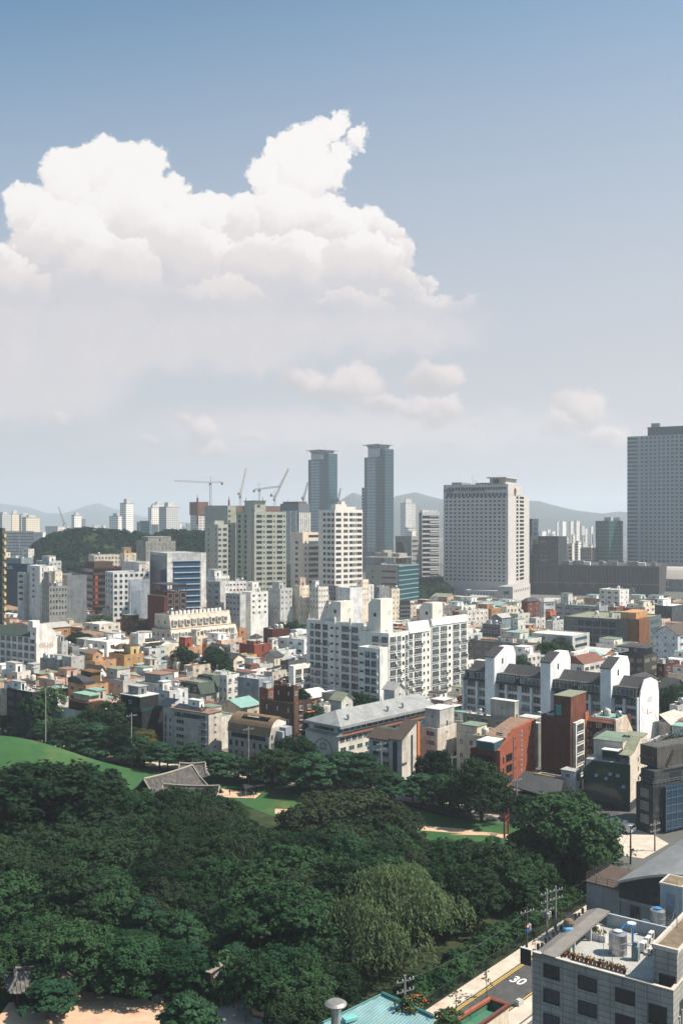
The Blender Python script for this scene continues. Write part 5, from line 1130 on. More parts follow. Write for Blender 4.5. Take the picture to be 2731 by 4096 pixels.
for a in ((1190, 1235, 1282, 520, 9.5, 'cream hut house with little red awning', CREAM, 'white'), (1282, 1345, 1470, 548, 9.5, 'house with red brown sheet roof and cream balustrade', srgb(190, 176, 156), 'red'), (1345, 1400, 1440, 505, 10.5, 'house with pale green roof slab over grey walls', LGREY, 'green'), (1255, 1300, 1345, 590, 9, 'low house with dark teal awning roof', GREY, 'green'), (1495, 1540, 1600, 590, 10, 'grey tiled house right of the red sheet roof', LGREY, 'grey'), (1290, 1370, 1430, 640, 8.5, 'low house with dull red roof behind the green mansards', TAUPE, 'red'), (1370, 1440, 1520, 650, 9.5, 'house with olive flat roof and white doorway beside the mansards', OFFW, 'olive')):
 bl('E', *a[:5], a[5], a[6], roof=a[7], R=(2,.3,.4), L=(2,.3,.4), cl=2)
b = bl('E', 1430, 1490, 1590, 455, 12, 'beige house with dark slanted roof face and round lit gable', srgb(196, 184, 168), th=46, R=(2,.3,.4), roof='dark', gab=('y', 3.0), short='slanted dark roof house')
# ---- regions F and H: middle and right
b = bl('F', 90, 100, 146, 285, 15, 'narrow orange plaster house end beside the long mansard', srgb(196, 132, 84), th=60, R=(1,.4,.5), cl=1)
bl('F', 100, 205, 322, 400, 13, 'red brown brick house with a dark sloped left side', srgb(146, 78, 58), 'brick', th=46, R=(1,.06,.8,'hole',1), roof='grey', short='red brown brick house', gl=GLD, pents=((.2,.3,.7,.8,1.4),))
bl('F', 268, 330, 446, 290, 13.5, 'dark red brick roof storey with white tanks', DBRICK, 'brick', th=56, roof='grey', cl=6)
# white glass house with a sloping curved shell
b = place('F', 378, 500, 572, 300, H=14.5, th=42, name='modern_house', label='futuristic white house with curved sloping shell and black skylights', cat='house', short='curved white shell house')
z = b.H; prof = [(0, 0), (b.wl*.95, 0), (b.wl*.9, 1.5), (b.wl*.4, z*.9), (b.wl*.28, z), (b.wl*.1, z*1.03), (0, z)]
MB().prism(prof, 'x', 0, b.wr*.6).build('shell', wall(srgb(196, 196, 192), 'panel'), b.root)
MB().box(b.wr*.6, b.wl*.05, 0, b.wr, b.wl*.5, z*.98, 0).build('wall', wall(WHITE), b.root)
m = MB(); d_ = Vector((b.wl*.5, z*.9 - 1.5))
for (f0, f1, x0, x1) in ((.25, .62, .08, .5), (.8, .95, .3, .55)):
 p, q = [(b.wl*.9 - b.wl*.5*f, 1.5 + (z*.9 - 1.5)*f) for f in (f0, f1)]
 m.prism([(p[0], p[1]), (p[0] + .25, p[1] + .1), (q[0] + .25, q[1] + .1), (q[0], q[1])], 'x', b.wr*x0, b.wr*x1)
m.build('skylight', GLD, b.root); addwins(b.root, [((b.wr*f, b.wl*.05 if f > .6 else 0, 0), 0, zz, 1.6, 2.2, 'two', FG, GLD) for f in (.15,.4,.72,.9) for zz in (z - 3, z - 6.4, z - 9.8)])
bl('F', 172, 215, 262, 350, 11.5, 'white house with peaked roof and satellite dish', srgb(196, 192, 184), R=(1,.3,.3), roof='dark', hp=1.6)
bl('F', 262, 330, 412, 400, 11, 'white house with stacked terraces right of the brick house', OFFW, R=(3,.4,.4), L=(2,.3,.4), cl=4, pents=((.2,.2,.8,.8,2.6,WHITE),))
bl('F', 310, 378, 500, 445, 11, 'white house with slanted wall and teal roof edge', srgb(198, 196, 190), R=(2,.25,.35), roof='teal', cl=4, short='white house with teal edge')
bl('F', 72, 150, 222, 475, 10, 'house with bright green roof slab and orange eaves', TAN, roof=paint('bright_green_roof', srgb(88, 136, 96), .7), R=(3,.4,.5), cl=1)
bl('F', 0, 60, 140, 500, 9.5, 'cream bungalow with grey shingle roof', CREAM, roof='dark', gab=('y', 1.8), R=(1,.5,.4), L=(1,.5,.4))
bl('F', -20, 40, 80, 400, 12, 'house with teal glazed balcony rows at the end of the mansard', LGREY, L=(4,.8,.6), gl=GLT, R=(1,.3,.3), cl=2)
bl('F', 265, 345, 405, 485, 10, 'cream house with dark grey shingle roof behind the blue solar panels', CREAM, roof='dark', gab=('x', 1.6), R=(2,.3,.4))
b = bl('F', 270, 330, 430, 590, 11.5, 'cream house with a blue solar array tilted on its roof', srgb(190, 180, 166), R=(3,.3,.45), L=(1,.3,.4), sol=((.4,.6,5.5,4,SOLAR),), cl=2, short='cream solar house')
b = bl('F', 78, 180, 282, 575, 10.5, 'white house with small terracotta lean-to on its roof', WHITE, R=(2,.3,.4), L=(2,.3,.4), roof='white', cl=2, short='white terracotta house')
MB().prism([(b.wr*.15, b.H), (b.wr*.85, b.H), (b.wr*.75, b.H + 1.6), (b.wr*.25, b.H + 1.6)], 'y', b.wl*.2, b.wl*.6).build('lean_to_roof', ROOFS['red'], b.root)
bl('F', 340, 395, 445, 655, 9, 'small house under black roof panels left of the white apartments', BROWN, roof='dark', R=(2,.3,.4), sol=((.5,.4,5,3,SOLARD),))
b = bl('F', 385, 440, 570, 515, 12, 'roof terrace with striped parasols beside the white apartments', DGREY, roof='dark', R=(3,.4,.4), cl=3, rail=True)
for fx, fy in ((.4,.5),(.7,.7)): MB().tube((0,0,0),(0,0,2.2),.05).lathe([(1.6,2.0),(.1,2.7)],8).build('parasol', paint('pale_lilac_canvas', srgb(176,170,184),.8), b.root, (b.wr*fx, b.wl*fy, b.H-.9))
bl('F', -40, 14, 100, 612, 15, 'white flats with stacked balconies at the left of the grey tiled house', srgb(198, 196, 188), R=(2,.45,.5,'bal'), L=(2,.4,.4), roof='green', cl=4, short='white balcony flats')
bl('F', 88, 236, 335, 640, 16, 'blue grey tiled house with one small black window', srgb(140, 148, 154), 'tile', th=38, L=(1,.12,.3,'hole',1), R=(1,.3,.4), cl=3, short='blue grey tiled house', gl=GLD)
b = bl('F', 338, 480, 512, 692, 19.5, 'brown brick tower house with planted roof and small windows', srgb(106, 70, 56), 'brick', th=30, L=(2,.12,.3,'two',4), R=(1,.5,.34,'two',4), roof='brown', cl=3, short='brown brick tower house')
bl('F', 238, 300, 345, 705, 16.5, 'lower brick annexe left of the brown brick tower house', srgb(140, 92, 74), 'brick', R=(1,.4,.5), cl=3)
b = bl('F', 255, 480, 500, 812, 15.5, 'long dark brown roofed house running down behind the curved copper roof', srgb(92, 72, 62), 'brick', th=40, roof='brown', L=(3,.1,.4));
b = bl('F', 480, 500, 612, 800, 14, 'dark brown house with orange balconies and black sloping glass', srgb(84, 64, 56), 'brick', th=48, R=(2,.4,.5,'bal'), roof='dark', short='dark house with orange balconies', cl=2, par=.4)
MB().box(b.wr*.55, -1.0, b.H - 3.2, b.wr, 0, b.H - 3.0).box(b.wr*.55, -1.0, b.H - 6.2, b.wr, 0, b.H - 6.0).build('balcony_slab', paint('orange_plaster', srgb(190, 116, 70), .8), b.root)
bl('F', 605, 690, 760, 830, 10, 'low white house in front of the big white apartments', OFFW, roof='white', L=(3,.3,.3), cl=4)
def small_roofhouse(r, xl, xc, xr, yt, H, label, roof='olive'):
 b = bl(r, xl, xc, xr, yt, H, label, srgb(186, 184, 178), 'tile', roof=roof, gab=('y', 1.7), R=(1,.2,.3)); return b
small_roofhouse('F', 735, 810, 890, 790, 15, 'pale house with olive hipped roof behind the long metal roof')
small_roofhouse('F', 1105, 1180, 1250, 715, 17, 'white roof house with curved grey roof before the lit apartments', 'grey')
# ---- the big white apartments: a stepped slab seen on two sides
def white_apts():
 D = 330; th = 42
 def blk(r, xl, xc, xr, yt, D, lab, cols_L, cols_R, nfl, short=None, roofh=()):
  b = place(r, xl, xc, xr, yt, D=D, th=th, name='apartment_building', label=lab, cat='apartment building', group='big white apartment slab', short=short)
  WM_ = wall(srgb(208, 204, 196), 'plain', .14); body(b, WM_, 'white', .9)
  fh = 2.62; W_ = []
  for j in range(nfl):
   z = b.H - 2.2 - j * fh
   for (c0, c1, st) in cols_L: W_.append(('L', b.wl*(c0 + c1)/2, z, b.wl*(c1 - c0), 2.0 if st == 'bal' else .9, st, FW, GL if st == 'bal' else GLD))
   for (c0, c1, st) in cols_R: W_.append(('R', b.wr*(c0 + c1)/2, z, b.wr*(c1 - c0), 2.0 if st == 'bal' else 1.2, st, FW, GL if st == 'bal' else GLD))
  addwins(b.root, W_)
  R2 = random.Random(int(xc)); k = 0
  for j in range(nfl):                  # outdoor units on brackets
   for (c0, c1, st) in cols_R + cols_L:
    if st == 'bal' and R2.random() < .30 and k < 26:
     k += 1; z = b.H - 3.0 - j*fh
     if (c0, c1, st) in cols_R: link('air_conditioner', CL['air_conditioner'], b.root, (b.wr*c1 + .3, -.35, z), 0)
     else: link('air_conditioner', CL['air_conditioner'], b.root, (-.35, b.wl*c0 - .3, z), -math.pi/2)
  return b
 b1 = blk('F', 445, 478, 600, 548, 322, 'lowest stepped wing of the big white apartments at its left', (), ((.1,.45,'bal'),(.55,.95,'bal')), 5)
 b2 = blk('F', 570, 800, 820, 240, 330, 'left shaded section of the big white apartments with roof lantern', ((.04,.14,'two'),(.18,.28,'one'),(.36,.50,'bal'),(.53,.74,'bal'),(.78,.90,'bal')), (), 13, short='big white apartments')
 b3 = blk('F', 795, 940, 965, 252, 322, 'middle shaded section of the big white apartments', ((.08,.40,'bal'),(.46,.88,'bal')), (), 13)
 b4 = blk('F', 930, 1062, 1135, 425, 300, 'front corner section of the big white apartments with bright white end', ((.06,.34,'bal'),(.40,.66,'bal'),(.74,.94,'one')), (), 8)
 b5 = blk('F', 940, 1140, 1276, 320, 313, 'sunlit central section of the big white apartments', ((.03,.25,'bal'),(.34,.58,'bal')), ((.06,.36,'bal'),(.42,.62,'bal'),(.68,.80,'one'),(.84,.98,'bal')), 10)
 b6 = blk('F', 1255, 1275, 1432, 300, 335, 'tall sunlit section of the big white apartments with shed roof', (), ((.02,.20,'bal'),(.26,.60,'bal'),(.66,.74,'one'),(.84,.92,'one')), 11)
 b7 = blk('F', 1420, 1436, 1690, 255, 352, 'far right sunlit section of the big white apartments', (), ((.02,.20,'bal'),(.24,.42,'bal'),(.46,.52,'one'),(.58,.76,'bal'),(.80,.96,'bal')), 12)
 MB().prism([(-.3, b6.H - 1), (b6.wl*.35, b6.H + 2.6), (b6.wl*.9, b6.H + 2.6), (b6.wl*.9, b6.H - 1)], 'x', .4, b6.wr*.95).build('shed_roof', wall(srgb(208, 204, 196)), b6.root)
 MB().prism([(-.3, b7.H - .6), (b7.wl*.3, b7.H + 1.8), (b7.wl*.9, b7.H + 1.8), (b7.wl*.9, b7.H - .6)], 'x', .4, b7.wr).build('shed_roof', wall(srgb(208, 204, 196)), b7.root)
 M = wall(srgb(202, 197, 186), 'plain', .1)
 def lantern(b, x0, y0, w, d, h, cut=1.6):
  z = b.H - .9; l = MB().prism([(y0, z), (y0 + d, z), (y0 + d, z + h - cut), (y0 + d - cut*1.2, z + h), (y0, z + h)], 'x', x0, x0 + w).build('roof_lantern', M, b.root)
  link('window', winmesh(1.0, 1.2, 'one', FD, GLD), l, (x0, y0 + d*.45, z + h*.55), -math.pi/2)
  MB().tube((x0 - .05, 0, 0), (x0 - .05, 0, .01), .1)
  ringm = MB();
  for i in range(10): ringm.tube((x0 + w*.7 + .6*math.cos(i*.628), y0 - .05, z + h*.6 + .6*math.sin(i*.628)), (x0 + w*.7 + .6*math.cos(i*.628+.628), y0 - .05, z + h*.6 + .6*math.sin(i*.628+.628)), .06, k=4)
  ringm.build('round_vent', wall(LGREY), l)
  for i in range(7):
   a = MB().tube((x0 + w*(.1+.12*i), y0 + d*.3, z + h), (x0 + w*(.1+.12*i), y0 + d*.3, z + h + 1.6 + .5*(i % 3)), .07, k=4); a.box(x0 + w*(.1+.12*i) - .12, y0 + d*.3 - .25, z + h + .8, x0 + w*(.1+.12*i) + .12, y0 + d*.3 - .1, z + h + 1.8 + .4*(i % 3)); a.build('mobile_antenna', FG, l)
  return l
 lantern(b2, 1.5, 1.0, 6.2, 5.6, 7.4); lantern(b5, 2.0, 5.0, 6.2, 5.2, 11.2); lantern(b7, 1.0, b7.wl*.2, 6.2, 5.6, 8.2);
 MB().box(.3, -.6, 0, 2.2, -.02, b4.H + .2).build('end_pier', wall(srgb(214, 212, 206)), b4.root)
 for b in (b2, b3, b5, b6): clutter(b, int(b.sx), 6, kinds=['vent_pipe', 'vent_pipe', 'air_conditioner', 'satellite_dish'])
 for b, f in ((b2, .52), (b3, .43), (b2, .14)): MB().box(-.5, b.wl*f - .35, b.H - 26, -.02, b.wl*f + .35, b.H + 1.5).build('pier', wall(srgb(208, 204, 196)), b.root)
white_apts()
# ---- long metal-roofed hall in the middle foreground
def metal_hall():
 b = place('F', 560, 790, 1455, 968, H=12.1, th=43, k=.76, name='school_hall', label='long four storey hall with a ribbed grey metal hip roof', cat='hall', short='long metal roofed hall')
 b.wl = b.wl; M = wall(srgb(196, 190, 178), 'tile', .12); z = b.H
 MB().box(0, 0, 0, b.wr, b.wl, z - 3.4, 0, False).box(1.2, 0.9, z - 3.4, b.wr, b.wl - .5, z, 0, False).build('wall', M, b.root)
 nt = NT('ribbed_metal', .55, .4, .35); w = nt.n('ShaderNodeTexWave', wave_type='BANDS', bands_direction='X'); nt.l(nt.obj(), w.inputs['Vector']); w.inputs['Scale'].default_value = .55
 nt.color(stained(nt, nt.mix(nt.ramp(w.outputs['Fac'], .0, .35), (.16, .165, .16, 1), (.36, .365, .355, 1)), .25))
 y0, y1 = -1.0, b.wl + .6; c_ = (y0 + y1)/2; zr = z + 3.6; x0 = -.2
 m = MB(); m.face([(x0, y0, z), (b.wr, y0, z), (b.wr, c_, zr), (x0 + 7, c_, zr)]); m.face([(x0, y1, z), (x0 + 7, c_, zr), (b.wr, c_, zr), (b.wr, y1, z)]); m.face([(x0, y0, z), (x0 + 7, c_, zr), (x0, y1, z)]); m.face([(b.wr, y0, z), (b.wr, y1, z), (b.wr, c_, zr)])
 m.build('roof', nt.m, b.root)
 MB().box(x0, y0 - .12, z - .9, b.wr, y0, z + .05).box(x0 - .12, y0, z - .9, x0, y1, z + .05).build('gutter', FG, b.root)
 MB().prism([(-.9, z - 3.4), (1.2, z - 2.7), (1.2, z - 3.4)], 'y', -.8, b.wl).build('lower_roof', nt.m, b.root)
 MB().prism([(-1.0, z - 3.5), (.9, z - 3.0), (.9, z - 3.5)], 'x', 0, b.wr).build('brown_eaves', ROOFS['red'], b.root)
 W_ = []
 for i in range(17):
  u_ = b.wr*(.035 + i*.0575); w_ = b.wr*.050
  W_.append(((u_, .9, 0), 0, z - 1.75, w_, 1.7, 'tri', FW, GLT)); W_.append(('R', u_, z - 5.0, w_*.95, 1.8, 'tri', FW, GL))
 for i in range(12):
  u_ = b.wr*(.045 + i*.08)
  for j in range(3): W_.append(('R', u_, z - 8.2 - j*3.2, b.wr*.055, 1.7, 'two', FW, GLT))
 addwins(b.root, W_)
 addwins(b.root, [((1.2, b.wl*.5, -math.pi/2), 0, z - 1.7, b.wl*.6, 1.4, 'strip', FG, GLD)])
 m = MB(); q = MB(); k = 14; r_ = b.wl*.27
 for i in range(k):
  a0, a1 = math.pi*i/k, math.pi*(i+1)/k
  m.tube((-.1, b.wl*.45 + r_*math.cos(a0), z - 9.5 + r_*math.sin(a0)), (-.1, b.wl*.45 + r_*math.cos(a1), z - 9.5 + r_*math.sin(a1)), .14, k=4)
  q.tube((-.1, b.wl*.45 + r_*.32*math.cos(a0), z - 7.9 + r_*.3*math.sin(a0)), (-.1, b.wl*.45 + r_*.32*math.cos(a1), z - 7.9 + r_*.3*math.sin(a1)), .16, k=4)
 q.build('arch_emblem', paint('emblem_grey', (.12, .12, .12), .7), b.root); m.build('arch_moulding', paint('emblem_grey', (.12, .12, .12), .7), b.root)
 lettering('GUGU', 1.0, paint('emblem_grey', (.12,.12,.12)), b.root, (-.1, b.wl*.45, z - 8.9), -math.pi/2, .04, 1.1)
 for f in (.12, .52, .68): MB().tube((0,0,0),(0,0,1.2),.4,k=8).lathe([(.65,1.2),(.5,1.6),(.1,1.8)],10).build('roof_vent', STEEL, b.root, (b.wr*f, y0 + 2.4, z + 1.3))
 m = MB().tube((.6, b.wl*.3, z - 3.2), (.6, b.wl*.3, z - .8), .06, k=4).box(.2, b.wl*.1, z - .85, 1.0, b.wl*.95, z - .7); m.build('awning', FG, b.root)
metal_hall()
# curved copper roof flats
def copper():
 b = place('F', 22, 308, 425, 985, H=10.4, th=34, k=.72, name='apartment_building', label='grey stone flats with a curved rusty copper roof', cat='apartment building', short='curved copper roof flats')
 z = b.H; M = wall(srgb(150, 146, 138), 'tile', .2); M2 = wall(srgb(204, 194, 182), 'tile', .12); CU = paint('weathered_copper', srgb(140, 116, 90), .6, .3, .35)
 MB().box(0, 0, 0, b.wr, b.wl, z - 3, 0, False).box(1.0, 0, z - 3, b.wr, b.wl, z, 1, False).build('wall', [M, M2], b.root)
 arc = [(x, z - 3.0 + 6.2 * math.sin(math.acos(max(-1, min(1, 1 - x / (b.wr*.62)))))) for x in [b.wr*.62*i/9 for i in range(10)]]
 m = MB()
 for i in range(9):
  (xa, za), (xb, zb) = arc[i], arc[i+1]
  seg = [(-.3 if i else -.5, 0)]
  if 3 <= i <= 5: rng = ((-.4, b.wl*.12), (b.wl*.78, b.wl + .4))
  else: rng = ((-.4, b.wl + .4),)
  for (ya, yb) in rng: m.prism([(xa, za), (xb, zb), (xb, zb + .25), (xa, za + .25)], 'y', ya, yb)
 m.prism([(b.wr*.62, z + 3.0), (b.wr, z + 1.6), (b.wr, z + 1.8), (b.wr*.62, z + 3.25)], 'y', -.4, b.wl + .4); m.build('roof', CU, b.root)
 MB().prism([(q[0], q[1]) for q in arc] + [(b.wr, z + 1.6), (b.wr, z - 3), (0, z - 3)], 'y', .0, .2).prism([(q[0], q[1]) for q in arc] + [(b.wr, z + 1.6), (b.wr, z - 3), (0, z - 3)], 'y', b.wl - .2, b.wl).build('gable_wall', M2, b.root)
 MB().box(arc[5][0] - .1, b.wl*.12, z, arc[5][0], b.wl*.78, z + 2.6, 0).build('roof_window', GLT, b.root)
 addwins(b.root, [('L', b.wl*.5, z - 4.0, b.wl*.84, 1.8, 'strip', FG, GLD)] + grid('L', b.wl, z - 12.5, z - 5.2, 7, 2, .5, .6, 'one', FG, GLD) + [('R', b.wr*.16, z - 3.4 - j*3, 1.0, 1.8, 'two', FG, GLD) for j in range(4)])
 m = MB().box(b.wr*.42, -2.8, 0, b.wr*.55, -.02, z - 1.5).box(b.wr*.62, -2.8, 0, b.wr*1.0, -.02, z - .4, 0); m.build('blue_stair_tower', wall(srgb(146, 152, 162), 'panel'), b.root)
 addwins(b.root, [((b.wr*.6, -.3, 0), 0, z - 3 - j*2.6, .9, 2.2, 'hole', FG, GLD) for j in range(5)])
copper()
# house with brown roofs and an orange stripe in front of the hall
def brown_roofs():
 b = place('F', 995, 1232, 1335, 1068, H=10.4, th=36, k=.78, name='apartment_building', label='white flats with dark brown mono-pitch roofs and an orange side stripe', cat='apartment building', short='white flats with brown roofs')
 z = b.H; M = wall(srgb(190, 182, 172), 'tile', .12)
 MB().box(0, 0, 0, b.wr, b.wl*.36, z, 0, False).box(.6, b.wl*.36, 0, b.wr, b.wl, z - 1.0, 0, False).prism([(0, z), (b.wr, z), (b.wr, z + 4.6)], 'y', 0, b.wl*.3).build('wall', M, b.root)
 MB().prism([(-.5, z - .1), (b.wr + .2, z + 4.7), (b.wr + .2, z + 5.0), (-.5, z + .2)], 'y', -.3, b.wl*.36).build('roof', ROOFS['brown'], b.root)
 MB().prism([(-.3, z - .8), (4.5, z + 1.8), (4.5, z + 2.1), (-.3, z - .5)], 'y', b.wl*.38, b.wl + .3).build('roof', ROOFS['brown'], b.root)
 MB().box(4.5, b.wl*.4, z - 1, b.wr, b.wl, z + 1.6).build('green_roof_room', paint('dark_green_sheet', srgb(48, 76, 66), .6), b.root)
 MB().box(b.wr, -.35, 0, b.wr + 1.4, b.wl*.3, z + 4.4).build('orange_stripe', paint('orange_plaster', (1,1,1)), b.root)
 m = MB().box(b.wr*.60, -.15, 1, b.wr*.70, -.02, z + .8).box(-.15, b.wl*.14, 1, -.02, b.wl*.26, z - .6); m.build('stair_window', GLD, b.root)
 addwins(b.root, [((.6, b.wl*f, -math.pi/2), 0, z - 2.3 - j*3, 2.2, 1.6, 'bal', FW, GLD) for f in (.5,.8) for j in range(4)])
 for j in range(3): k = MB().box(-.9, b.wl*.4, z - 4.4 - j*3, .6, b.wl*.98, z - 3.3 - j*3).build('balcony', M, b.root)
 lettering('법률상담', .9, DK, b.root, (b.wr*.12, -.2, 5.5), 0, .05)
brown_roofs()
# beige blocks right of it
b = bl('F', 1290, 1478, 1568 + 42, 985, 11.9, 'beige stone flats with white roof terrace and blank lit side', srgb(196, 186, 172), 'panel', th=38, k=.76, L=(2,.6,.55,'bal',5), R=(1,.1,.2,'two',5), roof='white', rail=True, cl=7, short='beige flats with white terrace', name='apartment_building', cat='apartment building')
pent(b, b.wr*.2, b.wl*.05, b.wr*.95, b.wl*.6, 6.2, wall(srgb(180, 176, 168), 'tile'), 'white')
b = bl('H', 85, 592, 640, 1000, 11.6, 'grey concrete flats with white roof and square tiled roof tower', srgb(134, 134, 128), 'panel', th=40, k=.74, L=(5,.5,.5,'two',5), roof='white', rail=True, cl=8, short='grey concrete flats', name='apartment_building', cat='apartment building')
pent(b, b.wr*.2, b.wl*.32, b.wr*.75, b.wl*.64, 6.6, wall(srgb(172, 168, 160), 'tile'), 'white')
for i in range(3): link('air_conditioner', CL['air_conditioner'], b.root, (-.4, b.wl*(.75 - .02*i), b.H - 4.5 - 3*i), -math.pi/2)
# ---- trio of stair-tower apartments (three towers, four roof sections)
def trio():
 WH = wall(srgb(206, 208, 208), 'plain', .14); DR = ROOFS['dark']
 D0 = 266.0; b0 = at('H', 1268, 815, D0); Ht = b0.z
 b = place('H', 90, 1268, 1395, 815, D=D0, th=39, k=.95, name='apartment_building', label='long white apartment row with three gabled stair towers', cat='apartment building', short='white stair tower apartments')
 z = b.H; wr = b.wr; L = b.wl; print('trio', z, wr, L)
 secs = [(0, .185), (.255, .545), (.615, .86), (.925, 1.04)]; tows = [(.19, .25), (.55, .61), (.865, .92)]
 # fractions solved along the wall from screen positions
 def fr(xpix):
  X, _ = px('H', xpix, 0); t = (X - CX) / F; th = rad(39)
  return (b.X0 - t * D0) / (math.cos(th) + t * math.sin(th)) / L / b.k
 secs = [(fr(1262), fr(1072)), (fr(1030), fr(665)), (fr(628), fr(290)), (fr(258), fr(95))]; tows = [(fr(1095), fr(1035)), (fr(690), fr(634)), (fr(315), fr(262))]
 MB().box(.8, 0, 0, wr, L*1.0, z - .4, 0, False).build('wall', WH, b.root)
 fh = 2.75; W_ = []
 for (f0, f1) in secs:
  y0, y1 = f0 * L, f1 * L; w = y1 - y0; n = 2 if w > 15 else 1
  MB().prism([(-.3, z - .3), (wr*.5, z + 4.3), (wr + .2, z - .3)], 'y', y0, y1, 0).build('roof', DR, b.root)
  for k in range(n):
   a0 = y0 + w * (k + .06) / n; a1 = y0 + w * (k + .94) / n
   MB().box(-.5, a0, z - .5, 1.6, a1, z + 1.9, 0).box(-.7, a0 - .2, z + 1.9, 2.2, a1 + .2, z + 2.1, 0).build('dormer', DR, b.root)
   W_.append(((-.5, (a0 + a1)/2, -math.pi/2), 0, z + .75, (a1 - a0)*.88, 1.9, 'strip', FW, GL))
   MB().box(-1.6, a0 - .4, z - .9, .8, a1 + .4, z - .45).build('balcony_roof', DR, b.root)
   mid = (a0 + a1) / 2
   for j in range(7):
    zz = z - 2.2 - j * fh
    for (c0, c1) in ((a0 + .2, mid - .5), (mid + .5, a1 - .2)): W_.append(((.8, (c0 + c1)/2, -math.pi/2), 0, zz, c1 - c0, 2.1, 'bal', FW, GL))
   MB().box(-.0, mid - .4, 0, .78, mid + .4, z - .9).build('pier', WH, b.root)
  for yy_ in (y0, y1): MB().box(-.9, yy_ - .25, 0, .8, yy_ + .25, z - .5).build('fin_wall', WH, b.root)
 for (f0, f1) in tows:
  y0, y1 = f0 * L - .3, f1 * L + .2; c_ = (y0 + y1)/2
  t = MB().box(-2.2, y0, 0, wr*.8, y1, z + 7.2, 0, False).prism([(-2.2, z + 7.2), (wr*.8, z + 7.2), (wr*.8 - 1.5, z + 9.6), (wr*.25, z + 9.6)], 'y', y0, y1).build('stair_tower', WH, b.root)
  MB().prism([(-2.5, z + 7.0), (wr*.25, z + 9.7), (wr*.25, z + 9.95), (-2.5, z + 7.3)], 'y', y0 - .15, y1 + .1).build('tower_roof', DR, t)
  link('window', winmesh(.9, 1.6, 'one', FD, GLD), t, (wr*.2, y0, z + 5.6))
 MB().box(0, -.35, 0, wr, 0, z - .6).prism([(0, z - .6), (wr, z - .6), (wr*.93, z + 2.6), (wr*.6, z + 4.2), (wr*.25, z + 4.2), (wr*.05, z + 1.0)], 'y', -.35, 0).build('end_wall', wall(srgb(214, 212, 208), 'plain', .1), b.root)
 addwins(b.root, W_)
 lettering('대청', 1.9, paint('faded_blue_grey', srgb(150, 152, 158), .8), b.root, (wr*.5, -.36, z - 2.6), 0, .02)
 m = MB().box(wr*.35, -.4, z - 5.9, wr*.65, -.36, z - 5.6).box(wr*.35, -.4, z - 4.2, wr*.40, -.36, z - 5.6); m.build('emblem', paint('faded_red', srgb(196, 150, 140), .8), b.root)
 m = MB()
 for j in range(4):
  for x in (wr*.06, wr*.76):
   z0 = z - 2.6 - j*3.6; m.tube((x, -.37, z0), (x + wr*.16, -.37, z0 - 2.6), .05, k=3); m.tube((x, -.37, z0), (x + wr*.16, -.37, z0), .05, k=3); m.tube((x, -.37, z0 - 2.6), (x + wr*.16, -.37, z0 - 2.6), .05, k=3)
 m.build('painted_frame', paint('faded_grey_line', srgb(176, 176, 174), .8), b.root)
trio()
# ---- brick flats in the right foreground
b = bl('H', 610, 808, 925, 965, 16.2, 'dark red brown brick flats with big roof tower and teal roof window', srgb(106, 66, 54), 'brick', th=36, roof='teal', k=.88, short='dark red brick flats', name='apartment_building', cat='apartment building')
pent(b, b.wr*.1, b.wl*.05, b.wr*.98, b.wl*.62, 6.0, wall(srgb(120, 72, 56), 'brick'), 'olive', win=False)
MB().box(b.wr*.1 - .12, b.wl*.36, b.H + .2, b.wr*.1, b.wl*.55, b.H + 3.2).build('teal_window', paint('teal_sheet', srgb(86, 150, 140), .4), b.root)
for i in range(4): link('satellite_dish', CL['satellite_dish'], b.root, (1.2 + .9*(i % 2), b.wl*.78 + i*1.1, b.H - .88))
MB().box(b.wr*.12, -1.0, 1, b.wr*.62, -.02, b.H - 1.5).build('balcony_bay', wall(OFFW), b.root)
addwins(b.root, [((b.wr*.37, -1.0, 0), 0, b.H - 3.2 - j*3, b.wr*.38, 2.2, 'bal', FW, GLD) for j in range(5)])
MB().box(b.wr*.8, -.3, 0, b.wr*.98, 0, b.H).build('orange_edge', wall(srgb(186, 110, 70), 'brick'), b.root)
b = bl('H', 895, 1105, 1218, 985, 14.6, 'brown brick flats with white framed windows and beige sloping end', srgb(88, 54, 44), 'brick', th=36, L=(3,.5,.55,'two',5), roof='teal', k=.88, short='brown brick flats', cl=5, name='apartment_building', cat='apartment building')
MB().prism([(-.3, 0), (b.wr, 0), (b.wr, b.H - 5), (b.wr*.62, b.H + .4), (-.3, b.H + .4)], 'y', -.5, 0).build('end_wall', wall(srgb(196, 180, 160), 'tile'), b.root)
MB().prism([(-.9, b.H - .6), (1.0, b.H + .5), (1.0, b.H + .2), (-.9, b.H - .9)], 'y', 0, b.wl).build('roof_edge', ROOFS['red'], b.root)
for j in range(4): link('air_conditioner', CL['air_conditioner'], b.root, (-.35, b.wl*.88, b.H - 4 - 3*j), -math.pi/2)
